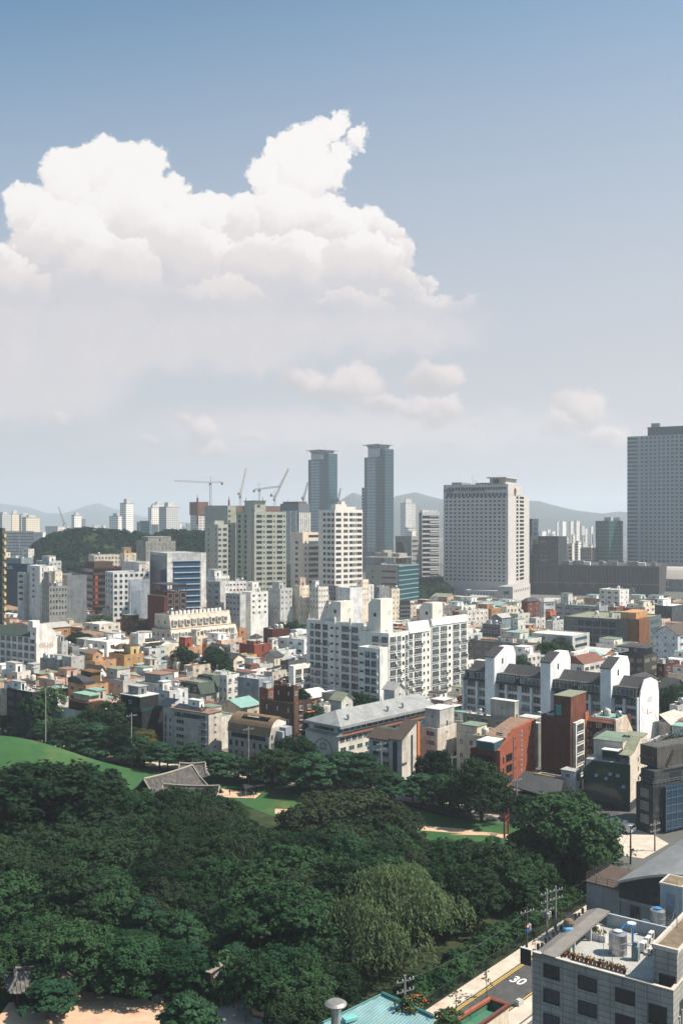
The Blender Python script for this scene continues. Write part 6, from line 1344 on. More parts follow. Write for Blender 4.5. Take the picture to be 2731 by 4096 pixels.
# orange red brick with sloping roofline
def orange():
 b = place('I', 135, 335, 575, 175, H=10.4, th=36, name='apartment_building', label='orange red brick building with sloping roofline and glazed terrace', cat='apartment building', short='orange brick building')
 M = wall(srgb(152, 86, 64), 'brick', .12); z = b.H; wr = b.wr
 dz = lambda y: (175 - y) / 1.6842 / F * b.D
 top = z + 3.8
 MB().prism([(0, 0), (wr, 0), (wr, top + .6), (wr*.42, top), (wr*.30, top - 1.4), (0, z)], 'y', 0, b.wl*.12).box(wr*.25, b.wl*.12, 0, wr, b.wl*.8, z + 1.8, 0, False).box(0, b.wl*.12, 0, wr*.3, b.wl, z - .2, 1, False).build('wall', [M, wall(srgb(110, 56, 44), 'brick')], b.root)
 MB().prism([(wr*.25, z + 1.8), (wr*.98, z + 4.0), (wr*.98, z + 4.3), (wr*.25, z + 2.1)], 'y', b.wl*.12, b.wl*.85).build('roof', ROOFS['tan'], b.root)
 MB().box(-.6, b.wl*.2, z + 1.7, wr*.3, b.wl*.75, z + 1.95).build('canopy_roof', ROOFS['white'], b.root)
 MB().box(.1, b.wl*.2, z - .2, .2, b.wl*.8, z + 1.7).box(.2, b.wl*.2, z-.2, wr*.25, b.wl*.22, z + 1.7).build('terrace_glass', GLT, b.root)
 m = MB()
 for i in range(5): m.box(wr*.3 + i*.5, b.wl*.3, z + 2.4 + i*.34, wr*.3 + i*.5 + .5, b.wl*.5, z + 2.5 + i*.34)
 m.build('roof_steps', wall(CONC), b.root)
 W_ = [('R', wr*.24, z - 2.4 + 2.4 - j*2.6 - 2.4, wr*.16, 1.8, 'one', FD, GLD) for j in range(4)] + [('R', wr*.09, z - 2.6 - j*2.6, .6, 1.6, 'hole', FD, GLD) for j in range(3)]
 for u_ in (.58,): W_ += [('R', wr*u_, z + 2.3 - j*2.4, .9, 1.4, 'two', FW, GLD) for j in range(5)]
 for u_ in (.80, .90): W_ += [('R', wr*u_, z + 2.9 - j*2.5, .45, .9, 'hole', FD, GLD) for j in range(4)]
 W_ += [('R', wr*.40, z + 1.6 - j*2.4, .4, .5, 'hole', FD, GLD) for j in range(4)]
 addwins(b.root, W_); MB().tube((wr*.36, -.1, 0), (wr*.36, -.1, z + 2.2), .09, k=6).tube((wr*.96, -.1, 0), (wr*.96, -.1, top), .09, k=6).build('drain_pipe', FG, b.root)
 MB().box(-.1, b.wl*.25, z - 5.5, -.02, b.wl*.9, z - 1.5).build('porch_glass', GLD, b.root)
orange()
# dark tented roof and concrete hut between orange and green glass
def tent():
 A_ = gr('I', 400, 405, 5.0); b = bl('I', 560, 840, 890, 388, 5.2, 'low concrete house with yellow edged flat roof and dark sloping tent roof', srgb(176, 170, 160), roof='brown', th=40, R=(1,.2,.4), L=(1,.15,.4), short='dark tent roof house', cl=0, par=.4)
 m = MB(); pts = [at('I', x, y, d) for x, y, d in ((400,405,222),(500,310,240),(640,318,238),(765,362,230),(745,440,217),(690,475,213),(560,455,216))]
 c = sum(pts, Vector()) / len(pts) + Vector((0, 0, .6))
 inv = b.root.matrix_basis.inverted(); L_ = [inv @ p for p in pts]; lc = inv @ c
 for i in range(len(L_)): m.face([L_[i], L_[(i+1) % len(L_)], lc])
 for i in range(len(L_)): m.face([L_[i], L_[(i+1) % len(L_)], L_[(i+1) % len(L_)] - Vector((0,0,.3)), L_[i] - Vector((0,0,.3))])
 m.build('tent_roof', paint('dark_canvas', (.045, .047, .05), .8, amt=.3), b.root)
 pent(b, b.wr*.1, .3, b.wr*.9, b.wl*.35, 2.6, wall(srgb(176, 174, 170)), 'grey'); m = MB()
 for i in range(16): m.box(-.15, b.wl*(.36 + i*.04), b.H, .15, b.wl*(.36 + i*.04) + .35, b.H + .5)
 m.build('yellow_edge', paint('ochre_block', srgb(170, 140, 80), .8), b.root)
 MB().box(b.wr*.3, b.wl*.1, 0, b.wr, b.wl*1.3, 3.6).build('lower_wall', wall(DGREY), b.root)
tent()
# green glass office
def green_glass():
 b = place('I', 892, 1205, 1325, 270, H=10.4, th=32, k=.72, name='glass_office', label='dark green glass office with stepped grey roofs and pale side wall', cat='office building', short='green glass office')
 z = b.H; wr, L = b.wr, b.wl; M = wall(srgb(196, 184, 170), 'panel', .12)
 MB().box(.5, 0, 0, wr, L*.95, z, 0, False).prism([(.5, z), (wr, z), (wr, z + 6.0), (wr*.65, z + 6.0), (wr*.3, z + 2.8), (.5, z + 2.4)], 'y', 0, .4).build('wall', M, b.root)
 MB().prism([(-.1, 0), (.5, 0), (.5, z), (-.1, z)], 'y', -.15, L*.80).prism([(L*.80, 2.5), (L*.80, z - .2), (L*.99, z - 3), (L*1.0, 2.5)], 'x', -.1, 4).build('glass_front', GLG, b.root)
 m = MB()
 for i in range(5): m.tube((-.14, L*(.1 + i*.16), 2), (-.14, L*(.1 + i*.16), z), .05, k=4)
 for j in range(5): m.tube((-.14, 0, 2.4 + j*2.6), (-.14, L*.85, 2.4 + j*2.6), .05, k=4)
 m.build('mullion', FD, b.root); m = MB()
 for (f, zz) in ((.45, z - 4.6), (.2, z - 3.2), (.08, z - 6.4), (.66, z - 4.0), (.36, z - 3.0)): m.face([(-.2, L*f, zz), (-.2, L*f + 1.1, zz), (-.75, L*f + 1.1, zz - .9), (-.75, L*f, zz - .9)])
 m.build('open_vent', glass('bright_pane', (.25, .34, .36), .8, 1.2), b.root)
 MB().prism([(L*.80, 5.2), (L*.80, 3.0), (L*.15, 1.2), (L*.15, 2.6), (L*.35, 2.9), (L*.55, 3.6)], 'x', -.3, -.16).build('bright_base_glass', GLT, b.root)
 MB().box(.5, .4, z - .1, wr, L*.95, z + .1).build('roof', ROOFS['grey'], b.root)
 MB().box(2.0, L*.3, z + .1, wr*.5, L*.62, z + 3.2, 0).box(1.7, L*.28, z + 3.2, wr*.52, L*.64, z + 3.45, 1).build('roof_room', [GLG, ROOFS['white']], b.root)
 MB().prism([(.8, z + 2.4), (wr*.3, z + 2.8), (wr*.65, z + 6.0), (wr*.65, z + 6.25), (wr*.3, z + 3.1), (.8, z + 2.7)], 'y', .1, L*.24).prism([(wr*.65, z + 6.0), (wr, z + 6.0), (wr, z + 6.3), (wr*.65, z + 6.3)], 'y', -.2, L*.4).build('sloped_roof', ROOFS['olive'], b.root)
 MB().box(wr*.3, L*.26, z + .1, wr, L*.9, z + 5.4).build('upper_floor', M, b.root); MB().box(wr*.28, L*.25, z + 5.4, wr, L*.92, z + 5.6).build('terrace', ROOFS['green'], b.root)
 rails(b, .6, .5, 3.4, L*.93, z + .1, 1.0); rails(b, wr*.3, L*.27, wr*.98, L*.9, z + 5.6, 1.0)
 addwins(b.root, [('R', wr*.48, z - .2 - j*3, .8, 1.4, 'one', FG, GLD) for j in range(4)] + [('R', wr*.86, z + 1.5 - j*3, .6, 1.2, 'one', FG, GLD) for j in range(4)])
 m = MB()
 for i in range(7): m.box(wr*.1 + i*.35, L*.25, z + .2 + i*.4, wr*.1 + i*.35 + .35, L*.29, z + .3 + i*.4)
 m.build('outside_stair', RAILM, b.root)
 MB().box(.0, -.2, 0, wr, 0, 2.6).box(-.3, .0, 0, .5, L, 2.0).build('dark_base', GLD, b.root)
green_glass()
def dark_block():
 b = place('I', 1250, 1365, 1760, 415, H=10, th=60, k=.9, name='dark_office', label='dark grey office with curved blue glass front at the right edge', cat='office building', short='dark blue glass office')
 z = b.H; wr, L = b.wr, b.wl
 body(b, wall(srgb(58, 60, 60), 'panel', .15), 'dark', .6)
 addwins(b.root, grid('L', L, z - 9.5, z - .5, 1, 3, .45, .7, 'two', FG, glass('pale_pane', (.16,.17,.15), .7, 1.3)) + [('R', wr*.08, z - 1.6 - j*3.4, wr*.12, 2.6, 'two', FD, GLD) for j in range(3)])
 MB().box(wr*.16, -.9, .5, wr*.72, -.02, z - .4).build('glass_front', GLB, b.root); m = MB()
 for i in range(7): m.box(wr*(.16 + i*.093) - .06, -1.0, .5, wr*(.16 + i*.093) + .06, -.9, z - .4)
 for j in range(6): m.box(wr*.16, -1.0, 1 + j*1.75, wr*.72, -.9, 1.12 + j*1.75)
 m.build('mullion', paint('blue_grey_frame', (.10, .14, .16), .5), b.root)
 MB().box(1, L*.1, z - .6, wr, L*.9, z + 3.2, 0, False).prism([(.6, z + 1.2), (wr*.22, z + 3.6), (wr*.22, z + 3.9), (.6, z + 1.5)], 'y', L*.05, L*.95).box(wr*.2, L*.05, z + 3.2, wr, L*.95, z + 3.5).build('upper_floor', wall(srgb(70, 72, 72)), b.root)
 MB().box(3, L*.3, z + 3.5, wr, L*1.3, z + 8.2, 0, False).build('upper_block', wall(srgb(86, 84, 80)), b.root); MB().prism([(2.2, z + 5.4), (wr*.3, z + 7.2), (wr*.3, z + 7.5), (2.2, z + 5.7)], 'y', L*.4, L*1.2).build('brown_awning', ROOFS['red'], b.root)
 rails(b, .3, .3, wr*.5, L*.95, z, 1.0); rails(b, 3.1, L*.3, wr*.6, L*1.2, z + 8.2, 1.0)
 m = MB()
 for i in range(10): m.box(wr*.28 + i*.28, .6, z + 3.6 + i*.4, wr*.28 + i*.28 + .28, 1.7, z + 3.7 + i*.4)
 m.build('outside_stair', paint('terrace_timber', (1,1,1)), b.root)
 addwins(b.root, [((wr*.4, L*.1, 0), 0, z + 1.4, wr*.2, 2.2, 'tri', FD, GLD)])
dark_block()
# ---- region H: blocks behind the trio and to the right
bl('H', 110, 560, 606, 470, 15.5, 'long low dark mansard flats behind the white stair towers', srgb(112, 106, 100), th=36, L=(8,.3,.4,'two',3), roof='brown', cl=7, short='dark mansard flats', par=.3, pents=((.1,.3,.6,.5,2.2,OFFW),))
bl('H', 355, 520, 606, 540, 14, 'white house with glazed terrace behind the first stair tower', srgb(200, 192, 184), th=42, R=(3,.5,.5), L=(3,.3,.4), roof='white', cl=4, pents=((.2,.2,.9,.7,2.8,WHITE),), short='white terrace house')
b = bl('H', 545, 822, 936, 410, 15, 'white cube building with rounded corner and ribbon windows', srgb(186, 184, 178), 'panel', th=38, R=(1,.7,.45,'strip',3), L=(2,.35,.45,'strip',3), roof='white', gl=GLT, fr=FG, short='white rounded cube building')
def tree_on_roof(): pass
b = bl('H', 765, 1265, 1418, 305, 21, 'large black glass office with copper screened corner and green roof', srgb(92, 96, 96), th=34, roof='olive', cl=10, short='black glass and copper office', **MID)
z = b.H; MB().box(-.3, b.wl*.28, 3, -.02, b.wl*.8, z - 1.5).build('side_glass', GLB, b.root)
m = MB()
for j in range(5): m.box(-.6, b.wl*.28, z - 4.5 - j*3.4, -.3, b.wl*.92, z - 4.0 - j*3.4)
for i in range(6): m.box(-.5, b.wl*(.28 + i*.105), 3, -.3, b.wl*(.28 + i*.105) + .3, z - 1.5)
m.build('mullion', paint('mullion_grey', (.16, .17, .17), .5), b.root)
MB().box(-.5, -.5, 2, b.wr*.42, b.wl*.14, z + .4).build('copper_screen', wall(srgb(122, 82, 52), 'slat'), b.root)
MB().box(1, b.wl*.04, z + .4, b.wr*.5, b.wl*.24, z + 3.2).build('roof_scaffold', wall(srgb(186, 140, 96), 'slat'), b.root)
addwins(b.root, [('R', b.wr*.72, z - 2.6 - j*3.4, b.wr*.4, 2.4, 'strip', FG, GLT) for j in range(5)])
bl('H', 1365, 1530, 1640, 405, 17, 'white classical house with round window and brown pitched roof', srgb(190, 194, 196), th=40, L=(3,.3,.4,'two',4), R=(2,.4,.4,'two',4), roof='brown', gab=('x', 3.4), short='white house with round window')
b = bl('H', 1130, 1302, 1392, 545, 16, 'dark glass house with lit yellowish windows and flat overhanging roof', srgb(64, 66, 64), th=40, R=(2,.8,.5,'one',3), L=(3,.7,.5,'one',3), gl=glass('warm_pane', (.15,.14,.10), .5, 1.6), fr=FD, roof='dark', short='dark glass house', pents=((.1,.1,.9,.7,3.2,DGREY),))
MB().box(-.8, -.8, b.H + 2.6, b.wr + .5, b.wl + .5, b.H + 2.9).build('flat_canopy', ROOFS['dark'], b.root)
bl('H', 1388, 1440, 1545, 600, 13, 'dark red brick house right of the dark glass house', DBRICK, 'brick', th=46, R=(2,.45,.45,'one'), L=(1,.4,.4), roof='green', gl=GLT, cl=3, short='dark red brick right house')
b = bl('H', 700, 900, 1042, 605, 14, 'red tiled attic flats between two stair towers', srgb(196, 190, 182), th=42, R=(4,.7,.5,'tri',3), L=(3,.5,.5,'two',3), roof='red', short='red tiled attic flats', par=.3)
MB().prism([(0, b.H), (b.wl*.3, b.H + 2.6), (b.wl*.8, b.H + 2.6), (b.wl, b.H)], 'x', .0, b.wr).build('tiled_roof', ROOFS['red'], b.root); m = MB()
for i in range(10): m.box(b.wr*(.1 + i*.07), b.wl*.4, b.H + 2.6, b.wr*(.1 + i*.07) + .8, b.wl*.55, b.H + 3.8)
m.build('air_conditioner', wall(WHITE), b.root)
bl('H', 1375, 1490, 1600, 210, 21, 'dark slatted block with white roof box at the right', srgb(74, 78, 82), 'slat', th=42, R=(5,.2,.5,'hole'), L=(3,.2,.5,'hole'), roof='white', pents=((.0,.5,.5,.9,3.5,WHITE),), short='dark slatted block', **MID)
bl('H', 1235, 1310, 1382, 215, 19, 'cream stepped block right of the tall white house with black windows', CREAM, R=(2,.4,.4), L=(2,.3,.3), cl=4, pents=((.1,.2,.8,.8,3,CREAM),))
bl('H', 1003, 1138, 1202, 100, 24, 'tall white house with tiny square windows below the black hall', srgb(206, 202, 196), th=44, R=(2,.18,.28,'hole',6), L=(3,.45,.4,'two',6), gl=GLD, roof='white', cl=4, short='tall white house by hall')
b = bl('H', 705, 1000, 1060, 212, 19, 'long white block with planted roof terrace', srgb(150, 154, 156), th=40, L=(5,.7,.4,'strip',4), gl=GLD, roof='green', rail=True, cl=8, short='planted roof block', pents=((.3,.75,.8,.95,6,LGREY),))
bl('H', 478, 520, 602, 180, 20, 'dark red brick block with slate roof near the hotel podium', srgb(122, 70, 52), 'brick', th=46, R=(2,.3,.3), roof='dark', hp=2.0, short='red brick block near podium')
bl('H', 640, 672, 712, 245, 17, 'small bright orange house with four windows', srgb(196, 106, 66), th=52, R=(3,.3,.3), roof='grey', cl=1)
bl('H', 600, 630, 705, 182, 21, 'white fronted block with grey pitched roof right of the red brick one', LGREY, th=54, R=(1,.7,.4,'strip'), roof='grey', hp=2.0)
bl('H', 340, 378, 475, 215, 19, 'cream block with wide dark windows near the hotel podium', CREAM, th=56, R=(4,.4,.45,'one'), gl=GLD, cl=5)
bl('H', 215, 336, 365, 335, 16, 'grey block with long glazed front behind the lit apartments', srgb(110, 118, 118), th=34, L=(1,.9,.6,'strip',3), gl=GLD, cl=4, short='grey glazed block')
bl('H', 335, 440, 530, 372, 15, 'cream block with teal flat roof and square windows', srgb(190, 182, 170), th=44, R=(3,.35,.4), L=(3,.3,.4), roof='teal', cl=3, pents=((.3,.1,.9,.5,5,OFFW),), short='cream teal roof block')
bl('H', 400, 455, 535, 262, 18, 'pair of slim beige stair towers beside the tilted glass roof', srgb(190, 184, 172), th=46, R=(2,.2,.4), L=(1,.3,.3), cl=3)
bl('H', 530, 575, 640, 292, 16.5, 'white house with yellow brick strip and leaning glass roof', srgb(200, 196, 188), th=48, R=(2,.25,.5), L=(2,.3,.3), sol=((.3,.7,5,4,SOLAR),))
bl('H', 275, 345, 405, 290, 17, 'blue grey gabled house behind the lit apartments', BLUEG, roof='grey', gab=('x', 1.6), R=(2,.3,.3), L=(2,.3,.3))
bl('H', 60, 115, 255, 240, 17, 'stacked white house with water tanks left of the blue grey gabled one', OFFW, th=54, R=(5,.3,.4), L=(2,.3,.4), cl=8)
bl('H', 105, 115, 215, 395, 15, 'white house peeping out right of the lit apartments', WHITE, th=60, R=(3,.4,.4), cl=3, roof='white')
bl('H', 640, 690, 762, 310, 14, 'cluster house with white outdoor units on its roof', LGREY, R=(3,.3,.4), cl=10)
bl('H', 560, 600, 660, 385, 13, 'small grey house left of the white rounded cube', LGREY, R=(2,.3,.4), cl=5)
b = bl('H', 1380, 1480, 1600, 805, 12, 'dark mansard house at the right end of the stair tower apartments', srgb(80, 74, 68), th=44, R=(2,.3,.4), roof='dark', gab=('y', 3.8), short='dark mansard right house')
b = bl('H', 1390, 1480, 1620, 1000, 9.5, 'house with pale glazed conservatory roof at the right edge', srgb(186, 180, 170), th=42, roof='grey', R=(2,.4,.4))
m = MB().prism([(-5, b.H - 3), (b.wl*.6, b.H + 2.5), (b.wl*.6, b.H + 2.3), (-5, b.H - 3.2)], 'x', -2, b.wr); m.build('conservatory_roof', wall(srgb(176, 172, 162), 'panel'), b.root)
bl('H', 1475, 1530, 1640, 880, 13, 'grey house with balcony doors above the conservatory roof', LGREY, th=50, R=(3,.4,.5), L=(1,.4,.5), cl=4)
# ---------------------------------------------------------------- trees
def leafmat(name, c1, c2, tr=.28):
 m = bpy.data.materials.new(name); m.use_nodes = True; t = m.node_tree; t.nodes.clear()
 N = lambda ty, **k: [setattr(n, a, v) for n in [t.nodes.new(ty)] for a, v in k.items()] and n or t.nodes[-1]
 out = t.nodes.new('ShaderNodeOutputMaterial'); mx = t.nodes.new('ShaderNodeMixShader'); d = t.nodes.new('ShaderNodeBsdfDiffuse'); tl = t.nodes.new('ShaderNodeBsdfTranslucent')
 geo = t.nodes.new('ShaderNodeNewGeometry'); ns = t.nodes.new('ShaderNodeTexNoise'); ns.inputs['Scale'].default_value = .55; ns.inputs['Detail'].default_value = 3
 oi = t.nodes.new('ShaderNodeObjectInfo'); ad = t.nodes.new('ShaderNodeMath'); ad.operation = 'MULTIPLY_ADD'; ad.inputs[1].default_value = 1.0;
 mr = t.nodes.new('ShaderNodeMapRange'); mr.inputs[1].default_value = .45; mr.inputs[2].default_value = 1.3
 mc_ = t.nodes.new('ShaderNodeMix'); mc_.data_type = 'RGBA'; mc_.inputs[6].default_value = c1 + (1,); mc_.inputs[7].default_value = c2 + (1,)
 L = t.links.new; L(geo.outputs['Position'], ns.inputs['Vector']); L(oi.outputs['Random'], ad.inputs[0]); L(ns.outputs['Fac'], ad.inputs[2]); L(ad.outputs[0], mr.inputs[0]); L(mr.outputs[0], mc_.inputs[0])
 L(mc_.outputs[2], d.inputs[0]); L(mc_.outputs[2], tl.inputs[0]); mx.inputs[0].default_value = tr; L(d.outputs[0], mx.inputs[1]); L(tl.outputs[0], mx.inputs[2]); L(mx.outputs[0], out.inputs[0])
 return m
BARK = paint('bark', srgb(74, 60, 50), .95, amt=.4); PBARK = paint('pine_bark', srgb(104, 72, 56), .95, amt=.4)
def leaves(name, P, Nn, size, mat, long=1.0, down=False, rs=None):
 n = len(P); rs = rs or np.random.RandomState(1)
 Nn = Nn / np.linalg.norm(Nn, axis=1, keepdims=True)
 if down: T = np.tile([0, 0, -1.0], (n, 1)) + rs.randn(n, 3) * .18
 else: T = rs.randn(n, 3)
 T -= Nn * (T * Nn).sum(1, keepdims=True); T /= np.linalg.norm(T, axis=1, keepdims=True) + 1e-9
 B = np.cross(Nn, T); s = size * (.65 + .7 * rs.rand(n, 1))
 a = T * s * long; b = B * s * .62
 V = np.stack([P + a, P + b, P - a, P - b], 1).reshape(-1, 3)
 me = bpy.data.meshes.new(name); me.vertices.add(4 * n); me.vertices.foreach_set('co', V.ravel()); me.loops.add(4 * n); me.polygons.add(n)
 me.loops.foreach_set('vertex_index', np.arange(4 * n)); me.polygons.foreach_set('loop_start', np.arange(0, 4 * n, 4)); me.polygons.foreach_set('loop_total', np.full(n, 4)); me.update(calc_edges=True)
 me.materials.append(mat); return me
def dirs(rs, n, zmin=-1.0):
 d = rs.randn(n * 3, 3); d /= np.linalg.norm(d, axis=1, keepdims=True); d = d[d[:, 2] > zmin][:n]; return d
def lobed(rs, lobes, nsub, nleaf, squash=1.0, zmin=-.45):
 P = []; N_ = []
 for (x, y, z, r) in lobes:
  for dd in dirs(rs, nsub, zmin):
   c = np.array([x, y, z]) + dd * r * np.array([1, 1, squash]); sr = r * rs.uniform(.26, .42)
   q = dirs(rs, nleaf, -.6); rad_ = sr * (.55 + .5 * rs.rand(len(q), 1))
   P.append(c + q * rad_ * np.array([1, 1, squash * .85])); N_.append(q * .7 + dd * .5 + rs.randn(len(q), 3) * .45 + np.array([0, 0, .25]))
 return np.concatenate(P), np.concatenate(N_)
LM = dict(dark=leafmat('dark_leaves', (.010, .027, .015), (.036, .066, .032)), brown=leafmat('brown_green_leaves', (.016, .030, .018), (.044, .062, .034)), mid=leafmat('mid_green_leaves', (.014, .042, .020), (.044, .092, .040)),
    bright=leafmat('bright_green_leaves', (.022, .066, .030), (.052, .108, .046)), pine=leafmat('pine_needles', (.018, .054, .030), (.040, .092, .046), .15), wood=leafmat('far_wood_leaves', (.010, .034, .022), (.022, .052, .034)), willow=leafmat('willow_leaves', (.068, .112, .050), (.125, .175, .08), .42), olive=leafmat('olive_leaves', (.06, .07, .02), (.10, .10, .03)))
PRO = {}
def proto(kind, k):
 if (kind, k) in PRO: return PRO[(kind, k)]
 rs = np.random.RandomState(100 + k * 17 + sum(map(ord, kind)))
 tm = MB(); cols = LM.get(kind.split('_')[0], LM['mid'])
 if kind in ('pine', 'pine_low'):
  H = 9.0; lob = []; pads = 15
  for i in range(pads):
   t = i / (pads - 1); z = H * (.42 + .55 * t); r_ = 3.3 * (1 - t) ** .7 + .3; a = i * 2.4 + rs.rand()
   lob.append((r_ * math.cos(a) * .8, r_ * math.sin(a) * .8, z, rs.uniform(1.2, 1.9) * (1.1 - .4 * t)))
   tm.tube((0, 0, z - .8), (lob[-1][0], lob[-1][1], z - .2), .10, .04, 4)
  P, N_ = lobed(rs, lob, 22, 30, .42, -.5); me = leaves('crown', P, N_, .22, LM['pine'], 1.3, rs=rs)
  tm.tube((0, 0, -.3), (.25, .1, H * .5), .24, .17, 7).tube((.25, .1, H * .5), (0, 0, H * .95), .17, .04, 6); bm_ = PBARK
 elif kind == 'willow':
  lob = [(rs.uniform(-6.6, 6.6), rs.uniform(-6.6, 6.6), 0, rs.uniform(1.5, 2.9)) for i in range(30)]
  lob = [(x, y, 13.5 - .085 * (x * x + y * y) + rs.uniform(-2.4, .9), r) for x, y, z, r in lob] + [(4.5, -5.5, 6.5, 3.2), (-1, -7, 6.2, 3.2), (-6.5, -4, 7.2, 3), (7.5, -2, 8, 3), (0, 7, 8, 3), (-7, 3, 8.5, 3)]
  P = []; N_ = []
  for (x, y, z, r) in lob:
   for dd in dirs(rs, 90, -.15):
    s0 = np.array([x, y, z]) + dd * r * np.array([1, 1, .62]); Ln = rs.uniform(.9, 2.7); m_ = int(Ln / .36)
    tt = np.linspace(0, 1, m_)[:, None]; out = np.array([dd[0], dd[1], 0])
    P.append(s0 + out * (tt ** .6) * .7 - np.array([0, 0, 1]) * tt * Ln + rs.randn(m_, 3) * .09); N_.append(np.tile(out + np.array([0, 0, .35]), (m_, 1)) + rs.randn(m_, 3) * .5)
  P, N_ = np.concatenate(P), np.concatenate(N_); P[:, 2] = np.maximum(P[:, 2], 1.2)
  me = leaves('crown', P, N_, .17, LM['willow'], 1.9, True, rs)
  tm.tube((0, 0, -.3), (.2, 0, 5), .7, .5, 8)
  for i in range(6): a = i * 1.05; tm.tube((.2, 0, 4.5), (4.5 * math.cos(a), 4.5 * math.sin(a), 10.5), .3, .1, 5)
  bm_ = BARK
 elif kind == 'shrub':
  lob = [(rs.uniform(-1, 1), rs.uniform(-1, 1), rs.uniform(.6, 1.3), rs.uniform(.7, 1.1)) for i in range(5)]
  P, N_ = lobed(rs, lob, 14, 16, .9, -.3); me = leaves('crown', P, N_, .2, LM['mid' if k % 2 else 'bright'], rs=rs); tm.tube((0, 0, -.1), (0, 0, .9), .1, .05, 5); bm_ = BARK
 elif kind == 'sapling':
  lob = [(rs.uniform(-.5, .5), rs.uniform(-.5, .5), rs.uniform(1.8, 3.6), rs.uniform(.25, .5)) for i in range(7)]
  P, N_ = lobed(rs, lob, 4, 5, 1, -.6); me = leaves('crown', P, N_, .13, LM['dark'], rs=rs)
  tm.tube((0, 0, -.1), (.05, 0, 3.9), .06, .02, 5)
  for l in lob: tm.tube((0, 0, l[2] - .7), l[:3], .025, .012, 3)
  bm_ = BARK
 else:                                    # broadleaved crowns: many clumps on a few boughs
  H = 10.0; nl = 11 + k % 4; lob = []
  for i in range(nl):
   a = i * 2.4 + rs.rand(); t = (i + .5) / nl; r_ = 3.5 * math.sqrt(t) * rs.uniform(.8, 1.1)
   lob.append((r_ * math.cos(a), r_ * math.sin(a), 7.7 - 2.6 * t * t + rs.uniform(-.9, .7), rs.uniform(1.5, 2.2)))
  for i in range(7): a = i * .9 + rs.rand(); lob.append((3.7 * math.cos(a), 3.7 * math.sin(a), rs.uniform(3.0, 4.6), rs.uniform(1.2, 1.8)))
  lob.append((0, 0, 5.2, 2.6))
  P, N_ = lobed(rs, lob, 22, 27, .92, -.4); me = leaves('crown', P, N_, .215, cols, rs=rs)
  tm.tube((0, 0, -.3), (0, 0, 3.2), .34, .26, 7)
  for l in lob[:7]: tm.tube((0, 0, 2.6), l[:3], .16, .05, 5)
  bm_ = BARK
 PRO[(kind, k)] = (me, tm.mesh('trunk', bm_)); return PRO[(kind, k)]
TNAME = dict(pine='pine_tree', pine_low='pine_tree', willow='willow_tree', shrub='shrub', sapling='young_street_tree')
TR = random.Random(77)
def tree(kind, p, h, label=None, w=1.0, group=None, base=None, k=None, cat=None):
 k = TR.randrange(3 if kind in ('brown', 'bright', 'olive', 'pine_low') else 5) if k is None else k
 me, tr = proto(kind, k); ref = dict(pine=9.6, pine_low=9.6, willow=16, shrub=2.1, sapling=4).get(kind, 10.0); s = h / ref
 nm = TNAME.get(kind, 'broadleaf_tree'); o = empty(nm, (p[0], p[1], p[2] if len(p) > 2 else 0), TR.uniform(0, 6.28), label, cat or ('shrub' if kind == 'shrub' else 'tree'), group)
 o.scale = (s * w, s * w, s); link('trunk', tr, o); link('crown', me, o)
 if not label: autolabel(o, base, p[0] / max(1, p[1]))
 return o
def hgt_of(r, x, y, D): return CH + (HY - px(r, x, y)[1]) / F * D
def near_name(p, marks):
 b = min(marks, key=lambda q: (q[0] - p[0]) ** 2 + (q[1] - p[1]) ** 2); dx, dy = p[0] - b[0], p[1] - b[1]
 return ('right of' if dx > 0 else 'left of') if abs(dx) > abs(dy) else ('behind' if dy > 0 else 'before'), b[2]
def inside(p, poly):
 c = False; n = len(poly)
 for i in range(n):
  a, b = poly[i], poly[(i + 1) % n]
  if (a[1] > p[1]) != (b[1] > p[1]) and p[0] < (b[0] - a[0]) * (p[1] - a[1]) / (b[1] - a[1]) + a[0]: c = not c
 return c
